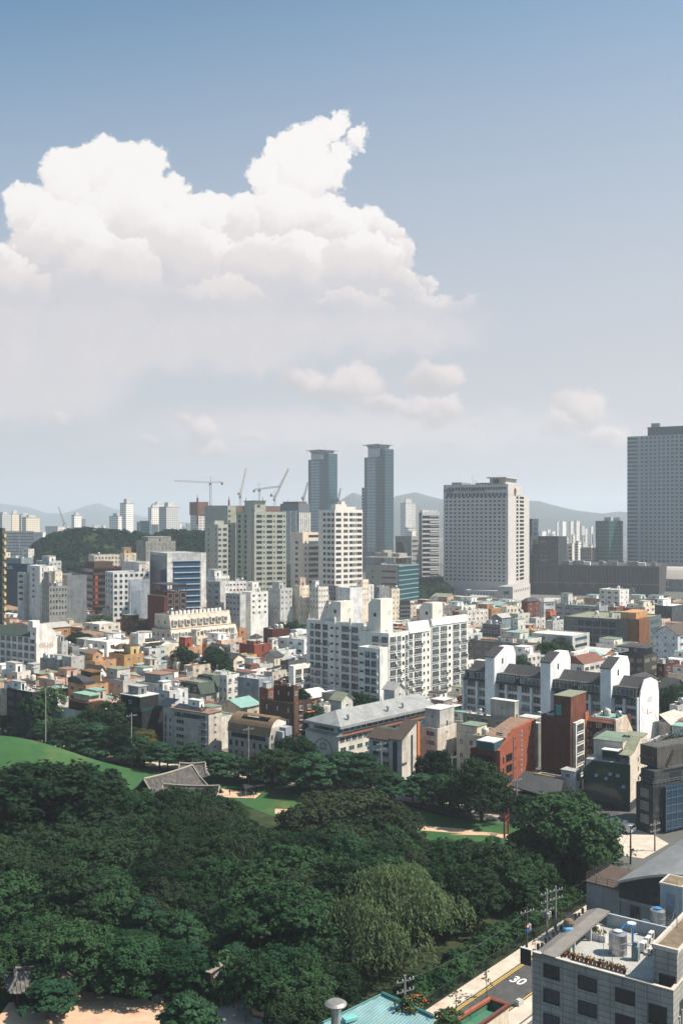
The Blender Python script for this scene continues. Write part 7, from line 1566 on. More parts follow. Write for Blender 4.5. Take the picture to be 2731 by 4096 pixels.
# --- single trees one can pick out
WIL = gr('N', 1150, 1000); WIL = Vector((at('N', 1170, 800, 146).x, 146, 0))
tree('willow', WIL, hgt_of('N', 1150, 95, 146), 'huge pale yellow green weeping willow in the wood above the teal roof', 1.25, k=0)
HERO = [('dark', ('K', 400, 330), 197, 'great dark round tree below the grass mound', 1.75), ('brown', ('L', 820, 500), 196, 'great brown green tree in the middle of the lawn edge', 1.75), ('brown', ('L', 620, 560), 190, 'brown green tree at the left of the great middle tree', 1.4), ('brown', ('L', 1080, 590), 190, 'brown green tree at the right of the great middle tree', 1.35),
  ('mid', ('L', 470, 165), 250, 'tall round green tree before the curved copper roof flats', 1.15), ('dark', ('L', 1385, 235), 232, 'tall dark tree left of the orange brick building', .85), ('dark', ('I', 210, 240), 214, 'tall dark tree before the orange brick building', .95), ('olive', ('K', 920, 105), 268, 'yellowing olive tree before the beige solar roof apartments', 1.2),
  ('dark', ('K', 480, 20), 276, 'dark broad tree before the turquoise roofed house', 1.5), ('dark', ('K', 800, 70), 266, 'dark blue green tree left of the yellowing one', 1.1), ('mid', ('I', 790, 470), 178, 'leafy green tree before the green glass office', 1.2), ('mid', ('I', 915, 620), 183, 'large leafy tree at the bend of the street', 1.15), ('brown', ('I', 740, 740), 183, 'brown green crown at the right corner of the wood', 1.3), ('bright', ('L', 790, 810), 172, 'bright green crown under the great middle tree', .9),
  ('mid', ('N', 560, 610), 133, 'tall feathery green tree left of the willow by the driveway', .95), ('mid', ('N', 250, 640), 131, 'fresh green tree beside the parking sign', .9), ('pine', ('M', 1240, 930), 122, 'bushy green pine at the bottom edge before the court', 1.25), ('pine_low', ('M', 310, 855), 130, 'low spreading pine growing on the sandy court', 1.7), ('pine_low', ('M', 425, 850), 131, 'second leaning pine on the sandy court, right of the spreading one', 1.2),
  ('bright', ('M', 1120, 600), 142, 'bright green bushy tree behind the court', 1.15), ('bright', ('M', 880, 590), 137, 'low bright green tree left of the bushy one behind the court', 1.5), ('mid', ('M', 60, 240), 158, 'pale round green tree at the left edge above the pavilion', 1.25), ('mid', ('M', 470, 80), 166, 'mid green tree above the dark gap left of centre', 1.3), ('mid', ('M', 620, 190), 158, 'broad leafy tree beside the dark gap', 1.4), ('dark', ('M', 200, 270), 152, 'layered dark green tree above the pavilion', 1.2),
  ('mid', ('M', 470, 500), 138, 'soft green tree between pavilion and lamp pole', 1.3), ('pine', ('M', 1220, 420), 146, 'dim pine right of the dark gap', 1.1), ('dark', ('S', 2030, 2745), 330, 'dark tree in the street behind the tent roof house', .9)]
hp = []
for kind, (r, x, y), D, lab, w in HERO:
 h = hgt_of(r, x, y, D); P = at(r, x, y, D); tree(kind, (P.x, D + (0 if h > 3 else 0), 0), max(3.2, h), lab, w); hp.append((P.x, D, 4.2 * w * max(3.2, h) / 10))
# --- the wood of the park
MK = [(gr('M', 200, 960).x, gr('M', 200, 960).y, 'the tiled pavilion'), (gr('M', 700, 1000).x, gr('M', 700, 1000).y, 'the sandy court'), (WIL.x, WIL.y, 'the willow'), (gr('K', 1130, 560).x, 225, 'the shrine roofs'), (gr('L', 820, 800).x, 190, 'the great middle tree'), (gr('I', 380, 770).x, gr('I', 380, 770).y, 'the red gate'),
   (gr('J', 650, 520).x - 6, gr('J', 650, 520).y, 'the twin poles'), (gr('K', 400, 640).x, 192, 'the great dark tree'), (gr('J', 1000, 230).x - 5, gr('J', 1000, 230).y, 'the dark arched hall'), (gr('N', 100, 900).x, gr('N', 100, 900).y, 'the parking sign'), (gr('M', 850, 400).x, 165, 'the dark gap in the wood')]
COURT = [gr('M', -60, 1400), gr('M', -60, 1000), gr('M', 200, 960), gr('M', 500, 900), gr('M', 1075, 990), gr('M', 1180, 1149), gr('M', 1100, 1400)]
DRIVE = [gr('M', 1380, 930), gr('M', 1568, 930), gr('N', 180, 890), gr('N', 430, 990), gr('N', 480, 1400), gr('N', -60, 1400)]
GAP = [gr('M', 740, 430), gr('M', 980, 430), gr('M', 1020, 300), gr('M', 780, 250)]
WOODP = [gr('K', -200, 700), gr('K', 420, 800), gr('K', 900, 830), gr('K', 1400, 850), gr('L', 60, 900), gr('L', 430, 985), gr('L', 1200, 985), gr('L', 1568, 1000), gr('I', 430, 1050), gr('I', 600, 960), gr('I', 900, 840), gr('I', 1060, 850), gr('I', 1100, 980), gr('J', 620, 430), gr('J', 20, 820), gr('N', 1250, 1010), gr('N', 850, 1091), gr('N', 500, 1240), gr('M', -300, 1240), gr('M', -500, 300)]
SKYL = [(-200,3060),(0,3050),(91,3075),(400,3110),(480,3170),(560,3155),(700,3140),(860,3155),(960,3235),(1100,3275),(1180,3235),(1300,3175),(1400,3165),(1500,3190),(1620,3275),(1680,3315),(1900,3310),(1990,3375),(2060,3375),(2090,3315),(2200,3265),(2260,3200),(2400,3255),(2480,3355),(2600,3430)]
FR = random.Random(5); placed = []
for tries in range(5200):
 D = FR.uniform(118, 236); X = FR.uniform(-.40, .30) * D; p = (X, D)
 if not inside(p, WOODP) or inside(p, COURT) or inside(p, DRIVE) or inside(p, GAP): continue
 if (p[0] - WIL.x) ** 2 + (p[1] - WIL.y) ** 2 < 110: continue
 if abs(p[0] - WIL.x) < 9 and p[1] < WIL.y: continue
 if any((p[0] - q[0]) ** 2 + (p[1] - q[1]) ** 2 < (q[2] * .75) ** 2 for q in hp): continue
 low = D < 140 or (X < -12 and D < 150)
 sz = FR.choice([.62, .8, 1.0, 1.0, 1.25]); md = (4.1 if low else 5.7) * sz
 if (D < 136 and X < -12) or any((p[0] - q[0]) ** 2 + (p[1] - q[1]) ** 2 < ((md + q[2]) / 2) ** 2 for q in placed): continue
 if D < 141 and (-.147 < X / D < -.106 or -.36 < X / D < -.28): continue
 cap = CH - (np.interp(X / D * F + CX, [q[0] for q in SKYL], [q[1] for q in SKYL]) + FR.uniform(0, 40) - HY) / F * D
 if cap < 4 or (Vector((X, D, 0)) - EDGE0).dot(rE) > -7.2: continue
 placed.append((X, D, md))
 r_ = FR.random(); front = D < 152
 kind = ('mid' if r_ < .45 else 'bright' if r_ < .62 else 'dark' if r_ < .9 else 'pine') if front or X > 15 else ('dark' if r_ < .55 else 'brown' if r_ < .75 else 'mid')
 h = FR.uniform(5.0, 7.6) if low else min(cap, FR.uniform(8.4, 11.8))
 rel, nm = near_name(p, MK); col = dict(mid='mid green', bright='bright green', dark='dark green', brown='brownish green', pine='blue green pine')[kind]
 if sz < .9: h *= .8
 tree(kind, (X, D), h, None, FR.uniform(.95, 1.2) * (1.2 if low else 1.12) * (sz if sz > 1 else 1), 'trees of the park wood', f'{col} tree of the wood {rel} {nm}')
for i, xs_ in enumerate(range(-60, 980, 62)):    # the edge of the wood below the mound and the shrine
 D = 203 + 3 * (i % 3); X = (xs_ - CX) / F * D; cap = CH - (np.interp(xs_, [q[0] for q in SKYL], [q[1] for q in SKYL]) + 14 * (i % 2) - HY) / F * D
 rel, nm = near_name((X, D), MK); kd = ('dark', 'mid', 'brown')[i % 3]; tree(kd, (X, D), min(13, cap), None, 1.0, 'trees of the park wood', f'{dict(dark="dark green", mid="mid green", brown="brownish green")[kd]} edge tree of the wood {rel} {nm}')
print('wood trees', len(placed))
for i in range(78):                          # shrubs along the edges of the clearings and the fence
 if i < 54: t = FR.uniform(-.1, 1); q = EDGE0 * (1 - t) + EDGE1 * t - rE * FR.uniform(1.9, 4.2)
 else: q = gr('M', FR.uniform(430, 1400), FR.uniform(850, 925))
 rel, nm = near_name(q, MK); tree('shrub', (q.x, q.y), FR.uniform(1.4, 2.7), None, 1.15, 'shrubs at the edge of the wood', f'green shrub at the wood edge {rel} {nm}')
# --- the row of pines along the street behind the lawns
PINES = [('K',20,150,20),('K',110,165,40),('K',150,170,120),('K',270,195,60),('K',345,215,110),('K',480,285,40),('K',575,320,100),('K',640,320,60),('K',690,330,170),('K',800,325,160),('K',855,345,130),('K',930,355,150),('K',950,365,205),('K',1050,385,190),('K',1110,375,220),('K',1195,375,215),('K',1265,385,200),('K',1440,455,250),('K',1525,445,290),('K',1470,400,330),
   ('L',40,450,270),('L',150,465,300),('L',90,430,310),('L',255,460,330),('L',310,490,235),('L',360,475,330),('L',470,540,345),('L',555,530,300),('L',575,545,260),('L',640,515,330),('L',690,500,290),('L',735,505,260),('L',790,500,250),('L',860,520,270),('L',905,530,255),('L',960,540,310),('L',1000,560,350),('L',1095,612,390),('L',1120,605,410),('L',1240,590,430),('L',1300,610,400),('L',1420,640,400),('L',1480,650,420),('L',1540,640,430),('I',60,590,330),('I',130,590,310),('I',330,575,400),('I',520,640,480),('I',560,600,500)]
PM = [(gr('K', 300, 200).x, 262, 'the black panelled house'), (gr('K', 1130, 560).x, 228, 'the shrine roofs'), (gr('L', 150, 300).x, 255, 'the curved copper roof flats'), (gr('L', 640, 300).x, 250, 'the long metal roofed hall'), (gr('L', 1120, 350).x, 240, 'the white flats with brown roofs'), (gr('I', 300, 500).x, 225, 'the orange brick building'), (gr('K', 1280, 200).x, 258, 'the beige solar roof apartments')]
for i, (r, x, yb, yt) in enumerate(PINES):
 p = gr(r, x, yb); h = min(13, max(5.5, hgt_of(r, x, yt, p.y))); rel, nm = near_name(p, PM)
 tree('pine' if i % 3 else 'dark' if i % 6 == 0 else 'pine', (p.x, p.y), h, None, FR.uniform(1.3, 1.75), 'trees along the street behind the lawn', f'blue green street side tree {rel} {nm}')
# --- trees between the houses
CT = [('A',715,850,520,'mid'),('A',660,870,515,'mid'),('A',690,880,500,'dark'),('A',965,872,505,'mid'),('A',1000,890,500,'mid'),('A',930,885,500,'bright'),('A',80,750,560,'dark'),('A',110,770,550,'dark'),('E',820,690,285,'dark'),('F',420,235,500,'mid'),('F',510,225,495,'mid'),('F',30,235,520,'mid'),('H',1530,530,300,'mid'),('H',1555,800,236,'dark'),('H',1500,545,310,'mid'),('I',60,200,262,'dark'),
   ('E',1295,180,395,'mid'),('E',1500,215,392,'mid'),('H',740,290,430,'dark'),('H',690,255,520,'mid'),('H',470,470,372,'dark'),('E',540,270,450,'dark'),('F',960,735,290,'mid'),('F',480,640,300,'dark'),('E',300,470,300,'bright'),('F',600,810,285,'mid'),('H',900,560,320,'mid'),('E',660,820,282,'mid')]
LM_ = [(a, b, c) for a, b, c, d in LAND]
for r, x, y, D, kind in CT:
 h = max(5.5, hgt_of(r, x, y, D)); P = at(r, x, y, D); rel, nm = near_name((P.x, D), LM_)
 tree(kind, (P.x, D), min(h, 15), None, 1.15 if h < 12 else .9, 'trees between the houses', f'street tree {rel} the {nm}')
for i in range(44):                          # grove left of the hotel and slips of green between the towers
 if i < 34: r, x, y = 'B', FR.uniform(1345, 1515), FR.uniform(945, 1190); D = 740 + (1190 - y) * .55
 else: r, x, y = 'B', FR.choice([435, 445, 965, 985]), FR.uniform(760, 1000); D = 760 + FR.uniform(0, 60)
 P = at(r, x, y, D); h = min(16, max(9, P.z)); rel, nm = near_name((P.x, D), LM_)
 tree('dark' if i % 3 else 'mid', (P.x, D), h, None, 1.2, 'trees of the grove by the hotel', f'grove tree {rel} the {nm}')
# roof garden tree on the white cube building
q = at('H', 660, 470, 335); tree('bright', (q.x, q.y, q.z - 3.2), 4.2, 'bushy roof garden tree on the white rounded cube building', 1.9)
# --- the dark wooded hill on the left
WPROF = S_('A', [(225,560),(260,500),(300,462),(360,440),(420,425),(480,408),(560,398),(640,394),(700,402),(760,412),(860,418),(950,424),(1050,450),(1120,420),(1180,412),(1250,408),(1330,412),(1430,412),(1500,430)])
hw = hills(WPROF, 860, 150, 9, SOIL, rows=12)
rs = np.random.RandomState(3); P = []; N_ = []
xs = np.linspace(WPROF[0][0], WPROF[-1][0], 200)
for i in range(820):
 t = rs.uniform(-1, .25); x = rs.uniform(WPROF[0][0], WPROF[-1][0]); y = np.interp(x, [q[0] for q in WPROF], [q[1] for q in WPROF]); q = at('S', x, y, 860)
 z = q.z * max(0, 1 - abs(t) ** 1.4) + 1.0; c = np.array([q.x * (1 + t * 150 / 860), 860 + t * 150, z]); r_ = rs.uniform(3.0, 5.0)
 dd = dirs(rs, 70, -.3); P.append(c + dd * r_ * np.array([1, 1, .9]) * (.8 + .3 * rs.rand(len(dd), 1))); N_.append(dd + rs.randn(len(dd), 3) * .4 + np.array([0, 0, .3]))
me = leaves('wood', np.concatenate(P), np.concatenate(N_), 1.05, LM['wood'], rs=rs)
tag(link('wood', me), 'dark green wood covering the low hill behind the mid rises', 'wood', kind='stuff')
# ---------------------------------------------------------------- smaller houses that fill the blocks
ZR = random.Random(21)
def corners(cx, cy, w, d, th):
 c, s = math.cos(rot_of(th)), math.sin(rot_of(th)); return [(cx + x * c - y * s, cy + x * s + y * c) for x, y in ((0, 0), (w, 0), (w, d), (0, d))]
def clash(A, B):
 for P_, Q_ in ((A, B), (B, A)):
  for i in range(4):
   ax, ay = P_[i]; bx, by = P_[(i + 1) % 4]; nx, ny = by - ay, ax - bx
   if max(p[0]*nx + p[1]*ny for p in P_) <= min(q[0]*nx + q[1]*ny for q in Q_) + .3 * math.hypot(nx, ny) or max(q[0]*nx + q[1]*ny for q in Q_) <= min(p[0]*nx + p[1]*ny for p in P_) + .3 * math.hypot(nx, ny): return False
 return True
def front_of(X):                             # depth of the street behind the park at this x
 pts = [(p.x, p.y) for p in ST]; return np.interp(X, [p[0] for p in pts], [p[1] for p in pts])
WC = [('white', WHITE, 'plain'), ('cream', CREAM, 'plain'), ('off-white', OFFW, 'tile'), ('pink', PINK, 'plain'), ('tan brick', srgb(178, 128, 84), 'brick'), ('red brick', srgb(136, 76, 56), 'brick'), ('pale grey', LGREY, 'tile'), ('grey', CONC, 'tile'), ('ivory', srgb(200, 192, 178), 'plain'), ('beige', srgb(186, 172, 152), 'tile')]
RC = [('green', 'green'), ('pale', 'white'), ('grey', 'grey'), ('teal', 'teal'), ('red brown', 'red'), ('grey', 'grey'), ('olive', 'olive'), ('pale', 'white'), ('dark', 'dark'), ('tan', 'tan')]
nf_ = 0; SPOTS = []
for st_, y0_, y1_ in ((13.2, 235, 415), (17.5, 415, 660)):
 for i in range(70):
  for j in range(70):
   q = a_dir * (i * st_ - 300) + b_dir * (j * st_ * .95 - 300); SPOTS.append((q.x + 40 + ZR.uniform(-1.5, 1.5), q.y + 330 + ZR.uniform(-1.5, 1.5), st_, y0_, y1_))
SPOTS.sort(key=lambda q: q[1])
for X, Y, st_, y0_, y1_ in SPOTS:
 if y0_ < Y < y1_ and abs(X) < .37 * Y + 6:
  far = st_ > 14; w, d = (ZR.uniform(11, 15.5), ZR.uniform(11, 15)) if far else (ZR.uniform(8, 11.5), ZR.uniform(8, 11)); th = TH + ZR.uniform(-3, 3); C4 = corners(X, Y, w, d, th)
  if min(c[1] - front_of(c[0]) for c in C4) < 11: continue
  if any(clash(C4, f) for f in FOOT): continue
  FOOT.append(C4); nf_ += 1
  wn_, wc, wk = ZR.choice(WC); rn, rc = ZR.choice(RC); H = ZR.choice([9, 10.5, 12, 13.5, 15]) if far else ZR.choice([6.4, 7.2, 8.4, 9.2, 9.6, 10.4]); b = Bld(); b.wr, b.wl, b.H, b.D, b.sx = w, d, H, Y, X
  b.root = empty('city_block' if far else 'low_rise', (X, Y, 0), rot_of(th), None, 'building' if far else 'low-rise building', 'blocks of the middle distance' if far else 'small houses filling the blocks')
  tp = ZR.random(); m_ = wall(wc, wk)
  if tp < .16: body(b, m_, 'grey', 0); (gable(b, m_, rc, ZR.choice('xy'), 1.8) if tp < .1 else hip(b, rc, 1.9))
  else:
   body(b, m_, rc, .4)
   if tp < .75: x0 = ZR.uniform(.05, .3); pent(b, w * x0, d * .35, w * (x0 + ZR.uniform(.35, .55)), d * .9, ZR.uniform(2.2, 2.7), m_ if ZR.random() < .6 else wall(WHITE), rc, z=H - .4, win=ZR.random() < .7)
   clutter(b, nf_, 3 if Y < 420 else 2, par=.4)
  n1, n2 = ZR.choice([2, 3]), ZR.choice([2, 3]); fh = H / max(2, round(H / 3)); W_ = grid('L', d, H - .5 - fh * 2, H - .5, n1, 2, .36, .42) + grid('R', w, H - .5 - fh * 2, H - .5, n2, 2, .36, .42); addwins(b.root, W_)
  rel, nm = near_name((X, Y), LM_); autolabel(b.root, f'{wn_} house with {rn} roof {rel} the {nm}', X / Y)
print('fill houses', nf_)
# ---------------------------------------------------------------- near buildings at the lower right
def lp(b, r, x, y, z):                       # a building's own coordinates of the point at height z seen at a pixel
 q = gr(r, x, y, z); dx, dy = q.x - b.X0, q.y - b.D; return (dx * b.c + dy * b.s, -dx * b.s + dy * b.c)
def on_left(b, r, x):                        # distance along the left face of a pixel column
 t = (px(r, x, 0)[0] - CX) / F; th = rad(b.th); return (b.X0 - t * b.D) / (math.cos(th) + t * math.sin(th))
TILE = wall(srgb(150, 147, 140), 'slab', .2)
def tiled():
 b = place('J', 551, 1500, 1720, 865, H=20, th=36, name='tiled_building', label='grey stone tiled building with a cluttered flat roof in the lower right corner', cat='building', short='grey tiled corner building')
 L = b.wl; X = 15.0; z = b.H; rz = z - 1.5; Lo = paint('roof_deck_paint', srgb(164, 164, 160), .8, amt=.2); DM = paint('moss_roof', srgb(128, 114, 94), .95, amt=.5); INW = wall(srgb(150, 158, 164), 'plain', .15)
 m = MB(); m.face([(0,0,0),(0,L,0),(0,L,z),(0,0,z)]); m.face([(0,0,0),(X,0,0),(X,0,z),(0,0,z)]); m.face([(0,L,0),(X,L,0),(X,L,rz),(0,L,rz)]); m.face([(X,0,0),(X,L,0),(X,L,rz),(X,0,rz)])
 m.box(.02,.02,rz-.2,.3,L-.02,z-.002,0).box(.3,.02,rz-.2,X-.02,.3,z-.002,0).box(X-.3,.3,rz-.2,X-.02,L-2.4,z-.1,1)
 m.build('wall', [TILE, INW], b.root)
 MB().box(-.05,-.05,z,.34,L,z+.07).box(.34,-.05,z,X,.34,z+.07).build('coping', paint('pale_coping', srgb(186, 178, 166), .7), b.root)
 MB().box(.3,.3,rz-.3,X-.3,L,rz).build('roof', Lo, b.root)
 MB().prism([(L - 2.6, z + .12), (L - 1.2, z + .16), (L + .05, z - .35), (L + .05, z - .6), (L - 2.6, z - .12)], 'x', -.05, X).build('street_side_roof', paint('lead_sheet', srgb(122, 118, 112), .7, amt=.2), b.root)
 MB().box(.3, L - 2.7, rz, 1.0, L - .3, z - .1).box(5, L - 2.55, rz, 5.3, L - 2.3, z - .1).box(9.5, L - 2.55, rz, 9.8, L - 2.3, z - .1).build('roof_post', INW, b.root)
 MB().box(3.0, .3, rz + .003, 3.25, L - 2.9, rz + .45, 0).build('roof_step', paint('step_grey', srgb(160, 164, 164), .8), b.root)
 W_ = []
 for x, offs, w, h in ((681, (1.5, 4.05, 6.6, 9.1), 1.85, 1.35), (922, (1.65, 4.2, 6.75, 9.3), 1.9, 1.35), (1176, (1.85, 4.4, 7.0), 1.95, 1.4)):
  for o_ in offs: W_.append(((-.0, on_left(b, 'J', x), -math.pi/2), 0, z - o_, w, h, 'two', FD, GLD))
 W_.append(((0, on_left(b, 'J', 1395), -math.pi/2), 0, z - 3.0, 1.8, 2.4, 'two', FD, GLD)); W_.append(((0, on_left(b, 'J', 1395), -math.pi/2), 0, z - 6.2, 1.8, 2.0, 'two', FD, GLD))
 W_ += [('R', 2.6 + 3*i, z - 2.4 - 3*j, 1.4, 1.3, 'two', FD, GLD) for i in range(2) for j in range(3)]
 addwins(b.root, W_)
 for w in list(b.root.children):
  if w.name.startswith('window'): MB().box(-1.05, -.16, -.78, 1.05, 0, -.70).build('sill', TILE, w)
 # near penthouse with mossy roof
 t = MB().box(1.5, .12, rz, X, on_left(b, 'J', 1328), z + 3.0, 0, False); p = t.build('penthouse', TILE, b.root); y1 = on_left(b, 'J', 1328)
 MB().box(1.4, .0, z + 3.0, X, y1 + .1, z + 3.12, 0).box(1.75, .35, z + 3.12, X, y1 - .25, z + 3.16, 1).box(1.4, .0, z + 3.12, 1.7, y1 + .1, z + 3.4, 0).box(1.7, y1 - .2, z + 3.12, X, y1 + .1, z + 3.4, 0).build('penthouse_roof', [paint('pale_coping', (1,1,1)), DM], p)
 link('window', winmesh(1.6, 1.6, 'two', FD, GLD), p, (1.5, y1*.42, z - .1), -math.pi/2)
 # stair house at the back with door and steel stair
 q = lp(b, 'J', 1412, 400, rz); x0, y0 = q; h = 4.4
 s = MB().box(x0, y0 - 2.6, rz, x0 + 3.2, y0, rz + h, 0, False).build('stair_house', INW, b.root)
 MB().box(x0 - .1, y0 - 2.7, rz + h, x0 + 3.3, y0 + .1, rz + h + .22, 0).box(x0 + .2, y0 - 2.4, rz + h + .22, x0 + 3.0, y0 - .2, rz + h + .26, 1).build('slab_roof', [paint('pale_coping', (1,1,1)), DM], s)
 link('door', winmesh(1.0, 2.2, 'one', FG, paint('blue_grey_door', srgb(120, 136, 150), .5)), s, (x0, y0 - 1.2, rz + 2.4), -math.pi/2)
 m = MB()
 for i in range(6): m.box(x0 - 1.3 + i*.22, y0 - 1.8, rz + .2 + i*.2, x0 - 1.05 + i*.22, y0 - .7, rz + .24 + i*.2)
 for yy in (y0 - 1.8, y0 - .7): m.tube((x0 - 1.3, yy, rz + 1.1), (x0, yy, rz + 2.3), .04, k=4).tube((x0 - 1.3, yy, rz), (x0 - 1.3, yy, rz + 1.1), .04, k=4).tube((x0 - 1.3, yy, rz + .1), (x0, yy, rz + 1.3), .05, k=4)
 m.build('steel_stair', STEEL, b.root)
 # tanks, outdoor units, pots, masts, pipes
 def tank(x, y, r, hh, lid, lab):
  q = lp(b, 'J', x, y, rz); o = MB().lathe([(r, .1), (r, hh), (r*.97, hh + .05), (r*.6, hh + .16), (.0, hh + .2)], 24).lathe([(r*1.05, 0), (r*1.05, .1)], 16)
  for a in (.3, .62): o.lathe([(r*1.01, hh*a), (r*1.03, hh*a + .03), (r*1.01, hh*a + .06)], 24)
  o = o.build('water_tank', STEEL, b.root, (q[0], q[1], rz + .003), smooth=False); MB().lathe([(r*.45, hh + .2), (r*.5, hh + .3), (.05, hh + .36)], 12).build('lid', paint(lid, srgb(64, 130, 190) if lid == 'blue_lid' else (.5, .5, .48), .5), o)
 tank(1128, 612, .95, 2.15, 'pale_lid', ''); tank(1395, 440, .85, 2.0, 'blue_lid', '')
 for x, y, rot, k in ((783, 606, -.1, 1.15), (975, 480, 0, 1.1), (1352, 520, 1.57, 1), (1365, 480, 1.57, 1), (1320, 440, 0, 1), (1380, 352, 0, 1), (1300, 600, 1.57, 1.2), (1330, 560, 1.57, 1.1), (1345, 620, 1.57, .8)):
  q = lp(b, 'J', x, y, rz); o = link('air_conditioner', CL['air_conditioner'], b.root, (q[0], q[1], rz + .003), rot - math.pi/2); o.scale = (k, k, k)
 q = lp(b, 'J', 1248, 655, rz); MB().box(-.35, -.35, 0, .35, .35, 1.5).box(-.2, -.2, 1.5, .2, .2, 1.9).build('flue_box', wall(BLUEG), b.root, (q[0], q[1], rz + .003))
 bl_ = paint('blue_pipe', srgb(40, 116, 176), .4); q = lp(b, 'J', 1228, 560, rz)
 MB().tube((0,0,0),(0,0,2.0),.09,k=6).tube((0,0,2.0),(-.1,.9,2.1),.09,k=6).tube((-.1,.9,2.1),(-.6,1.1,1.7),.09,k=6).tube((.0,.0,1.2),(.5,-.3,1.2),.07,k=6).build('blue_pipe', bl_, b.root, (q[0], q[1], rz + .003))
 MB().tube((0,0,0),(0,0,1.9),.05,k=5).lathe([(.05,1.9),(.4,2.0),(.5,2.25)],12).build('satellite_dish', FW, b.root, (q[0] + .5, q[1] + .3, rz + .003))
 for x, y, h in ((1037, 705, 4.0), (1096, 725, 4.0)):
  q = lp(b, 'J', x, y, z); MB().tube((0,0,-.6),(0,0,h),.035,.02,5).build('thin_mast', RAILM, b.root, (q[0], q[1] + .1, z))
 q = lp(b, 'J', 1525, 445, z + 3.1); MB().tube((0,0,0),(0,0,5.2),.05,.02,5).build('thin_mast', RAILM, b.root, (q[0], q[1], z + 3.12))
 q = lp(b, 'J', 850, 455, z); MB().lathe([(.3,0),(.3,.35),(.55,.4),(.6,.75),(.45,1.05),(.1,1.15)], 12, m=0).build('turbine_vent', paint('worn_brass', srgb(128, 112, 92), .5, .5), b.root, (q[0], L - .6, z - .1)); MB().lathe([(.7,0),(.6,.3),(.1,.45)], 6).build('blue_vent_cap', paint('sky_blue_cap', srgb(90, 150, 190), .6), b.root, (q[0] - .4, L - .7, z - .1))
 POTC = [paint('terracotta_pot', srgb(140, 72, 50), .8), paint('grey_pot', srgb(120, 118, 112), .8), paint('brown_pot', srgb(88, 56, 40), .8)]; BL = [paint('yellow_blooms', srgb(176, 140, 50), .9), paint('rust_blooms', srgb(150, 84, 48), .9), paint('dry_blooms', srgb(150, 124, 70), .9)]
 PR = random.Random(3); n = 15
 pots = []
 for i in range(n):
  t = i / (n - 1); x = 845 + (1225 - 845) * t; y = 572 + (690 - 572) * t; q = lp(b, 'J', x, y, rz + .45)
  w = b.root.matrix_basis @ Vector((3.12, q[1], rz + .455)) if False else Vector((b.X0 + 3.12 * b.c - q[1] * b.s, b.D + 3.12 * b.s + q[1] * b.c, rz + .455))
  o = empty('flower_pot', w, 0, None, 'flower pot', 'flower pots in a row on the tiled roof')
  MB().lathe([(.16,0),(.24,.42),(.26,.45)], 10).build('pot', POTC[i % 3], o)
  mm = MB()
  for k in range(26):
   a, r_, zz = PR.uniform(0, 6.28), PR.uniform(0, .3), PR.uniform(.42, .78); c = Vector((r_*math.cos(a), r_*math.sin(a), zz)); u_, v_ = Vector((PR.uniform(-1,1), PR.uniform(-1,1), PR.uniform(-1,1))).normalized() * .1, Vector((PR.uniform(-1,1), PR.uniform(-1,1), PR.uniform(-1,1))).normalized() * .1
   mm.face([c - u_, c + v_, c + u_, c - v_], k % 2)
  mm.build('blooms', [BL[i % 3], LM['mid']], o); autolabel(o, ['terracotta', 'grey', 'brown'][i % 3] + ' flower pot with ' + ['yellow', 'rusty', 'dry'][i % 3] + ' blooms on the roof step', x)
 q = lp(b, 'J', 985, 520, rz); w = Vector((b.X0 + q[0]*b.c - q[1]*b.s, b.D + q[0]*b.s + q[1]*b.c, rz + .004)); o = empty('flower_box', w, b.root.rotation_euler.z, 'white planter boxes with yellow grass beside the big roof tank', 'planter')
 MB().box(-.3,-1.1,0,.3,-.4,.7).box(-.3,-.3,0,.3,.4,.7).box(-.3,.5,0,.3,1.2,.7).build('planter', FW, o); mm = MB()
 for k in range(90):
  c = Vector((PR.uniform(-.3,.3), PR.uniform(-1.1,1.2), PR.uniform(.7,1.2))); u_, v_ = Vector((PR.uniform(-1,1), PR.uniform(-1,1), .3)).normalized()*.08, Vector((PR.uniform(-.3,.3), PR.uniform(-.3,.3), 1))*.16; mm.face([c - u_, c + v_, c + u_, c - v_], k % 2)
 mm.build('planting', [BL[0], LM['bright']], o)
 MB().tube((X*.0 - .25, on_left(b,'J',1522), 4), (-.25, on_left(b,'J',1522), z - 3), .09, k=6)
 MB().tube((2.0, -.2, 2), (2.0, -.2, z - 2.5), .1, k=6).build('drain_pipe', FG, b.root)
 e = MB()                                  # hanging lamps and boxes along the street-side eaves
 for i in range(14): xx_ = .8 + i*1.0; e.box(xx_, L + .1, z - .7 + .2*(i % 2), xx_ + .25, L + .35, z - .1 + .25*(i % 2)); e.tube((xx_, L + .2, z - .3), (xx_ + 1, L + .2, z - .25), .03, k=3)
 e.build('eaves_lamp_row', FD, b.root)
 s = MB().box(-.12, L + .12, z - 1.5, .0, L + 1.3, z + .15, 0).build('sign_board', paint('black_sign', (.02, .02, .022), .4), b.root)
 MB().box(-.13, L + .1, z + .15, .1, L + 1.32, z + .24).build('sign_top', FW, s)
tiled()
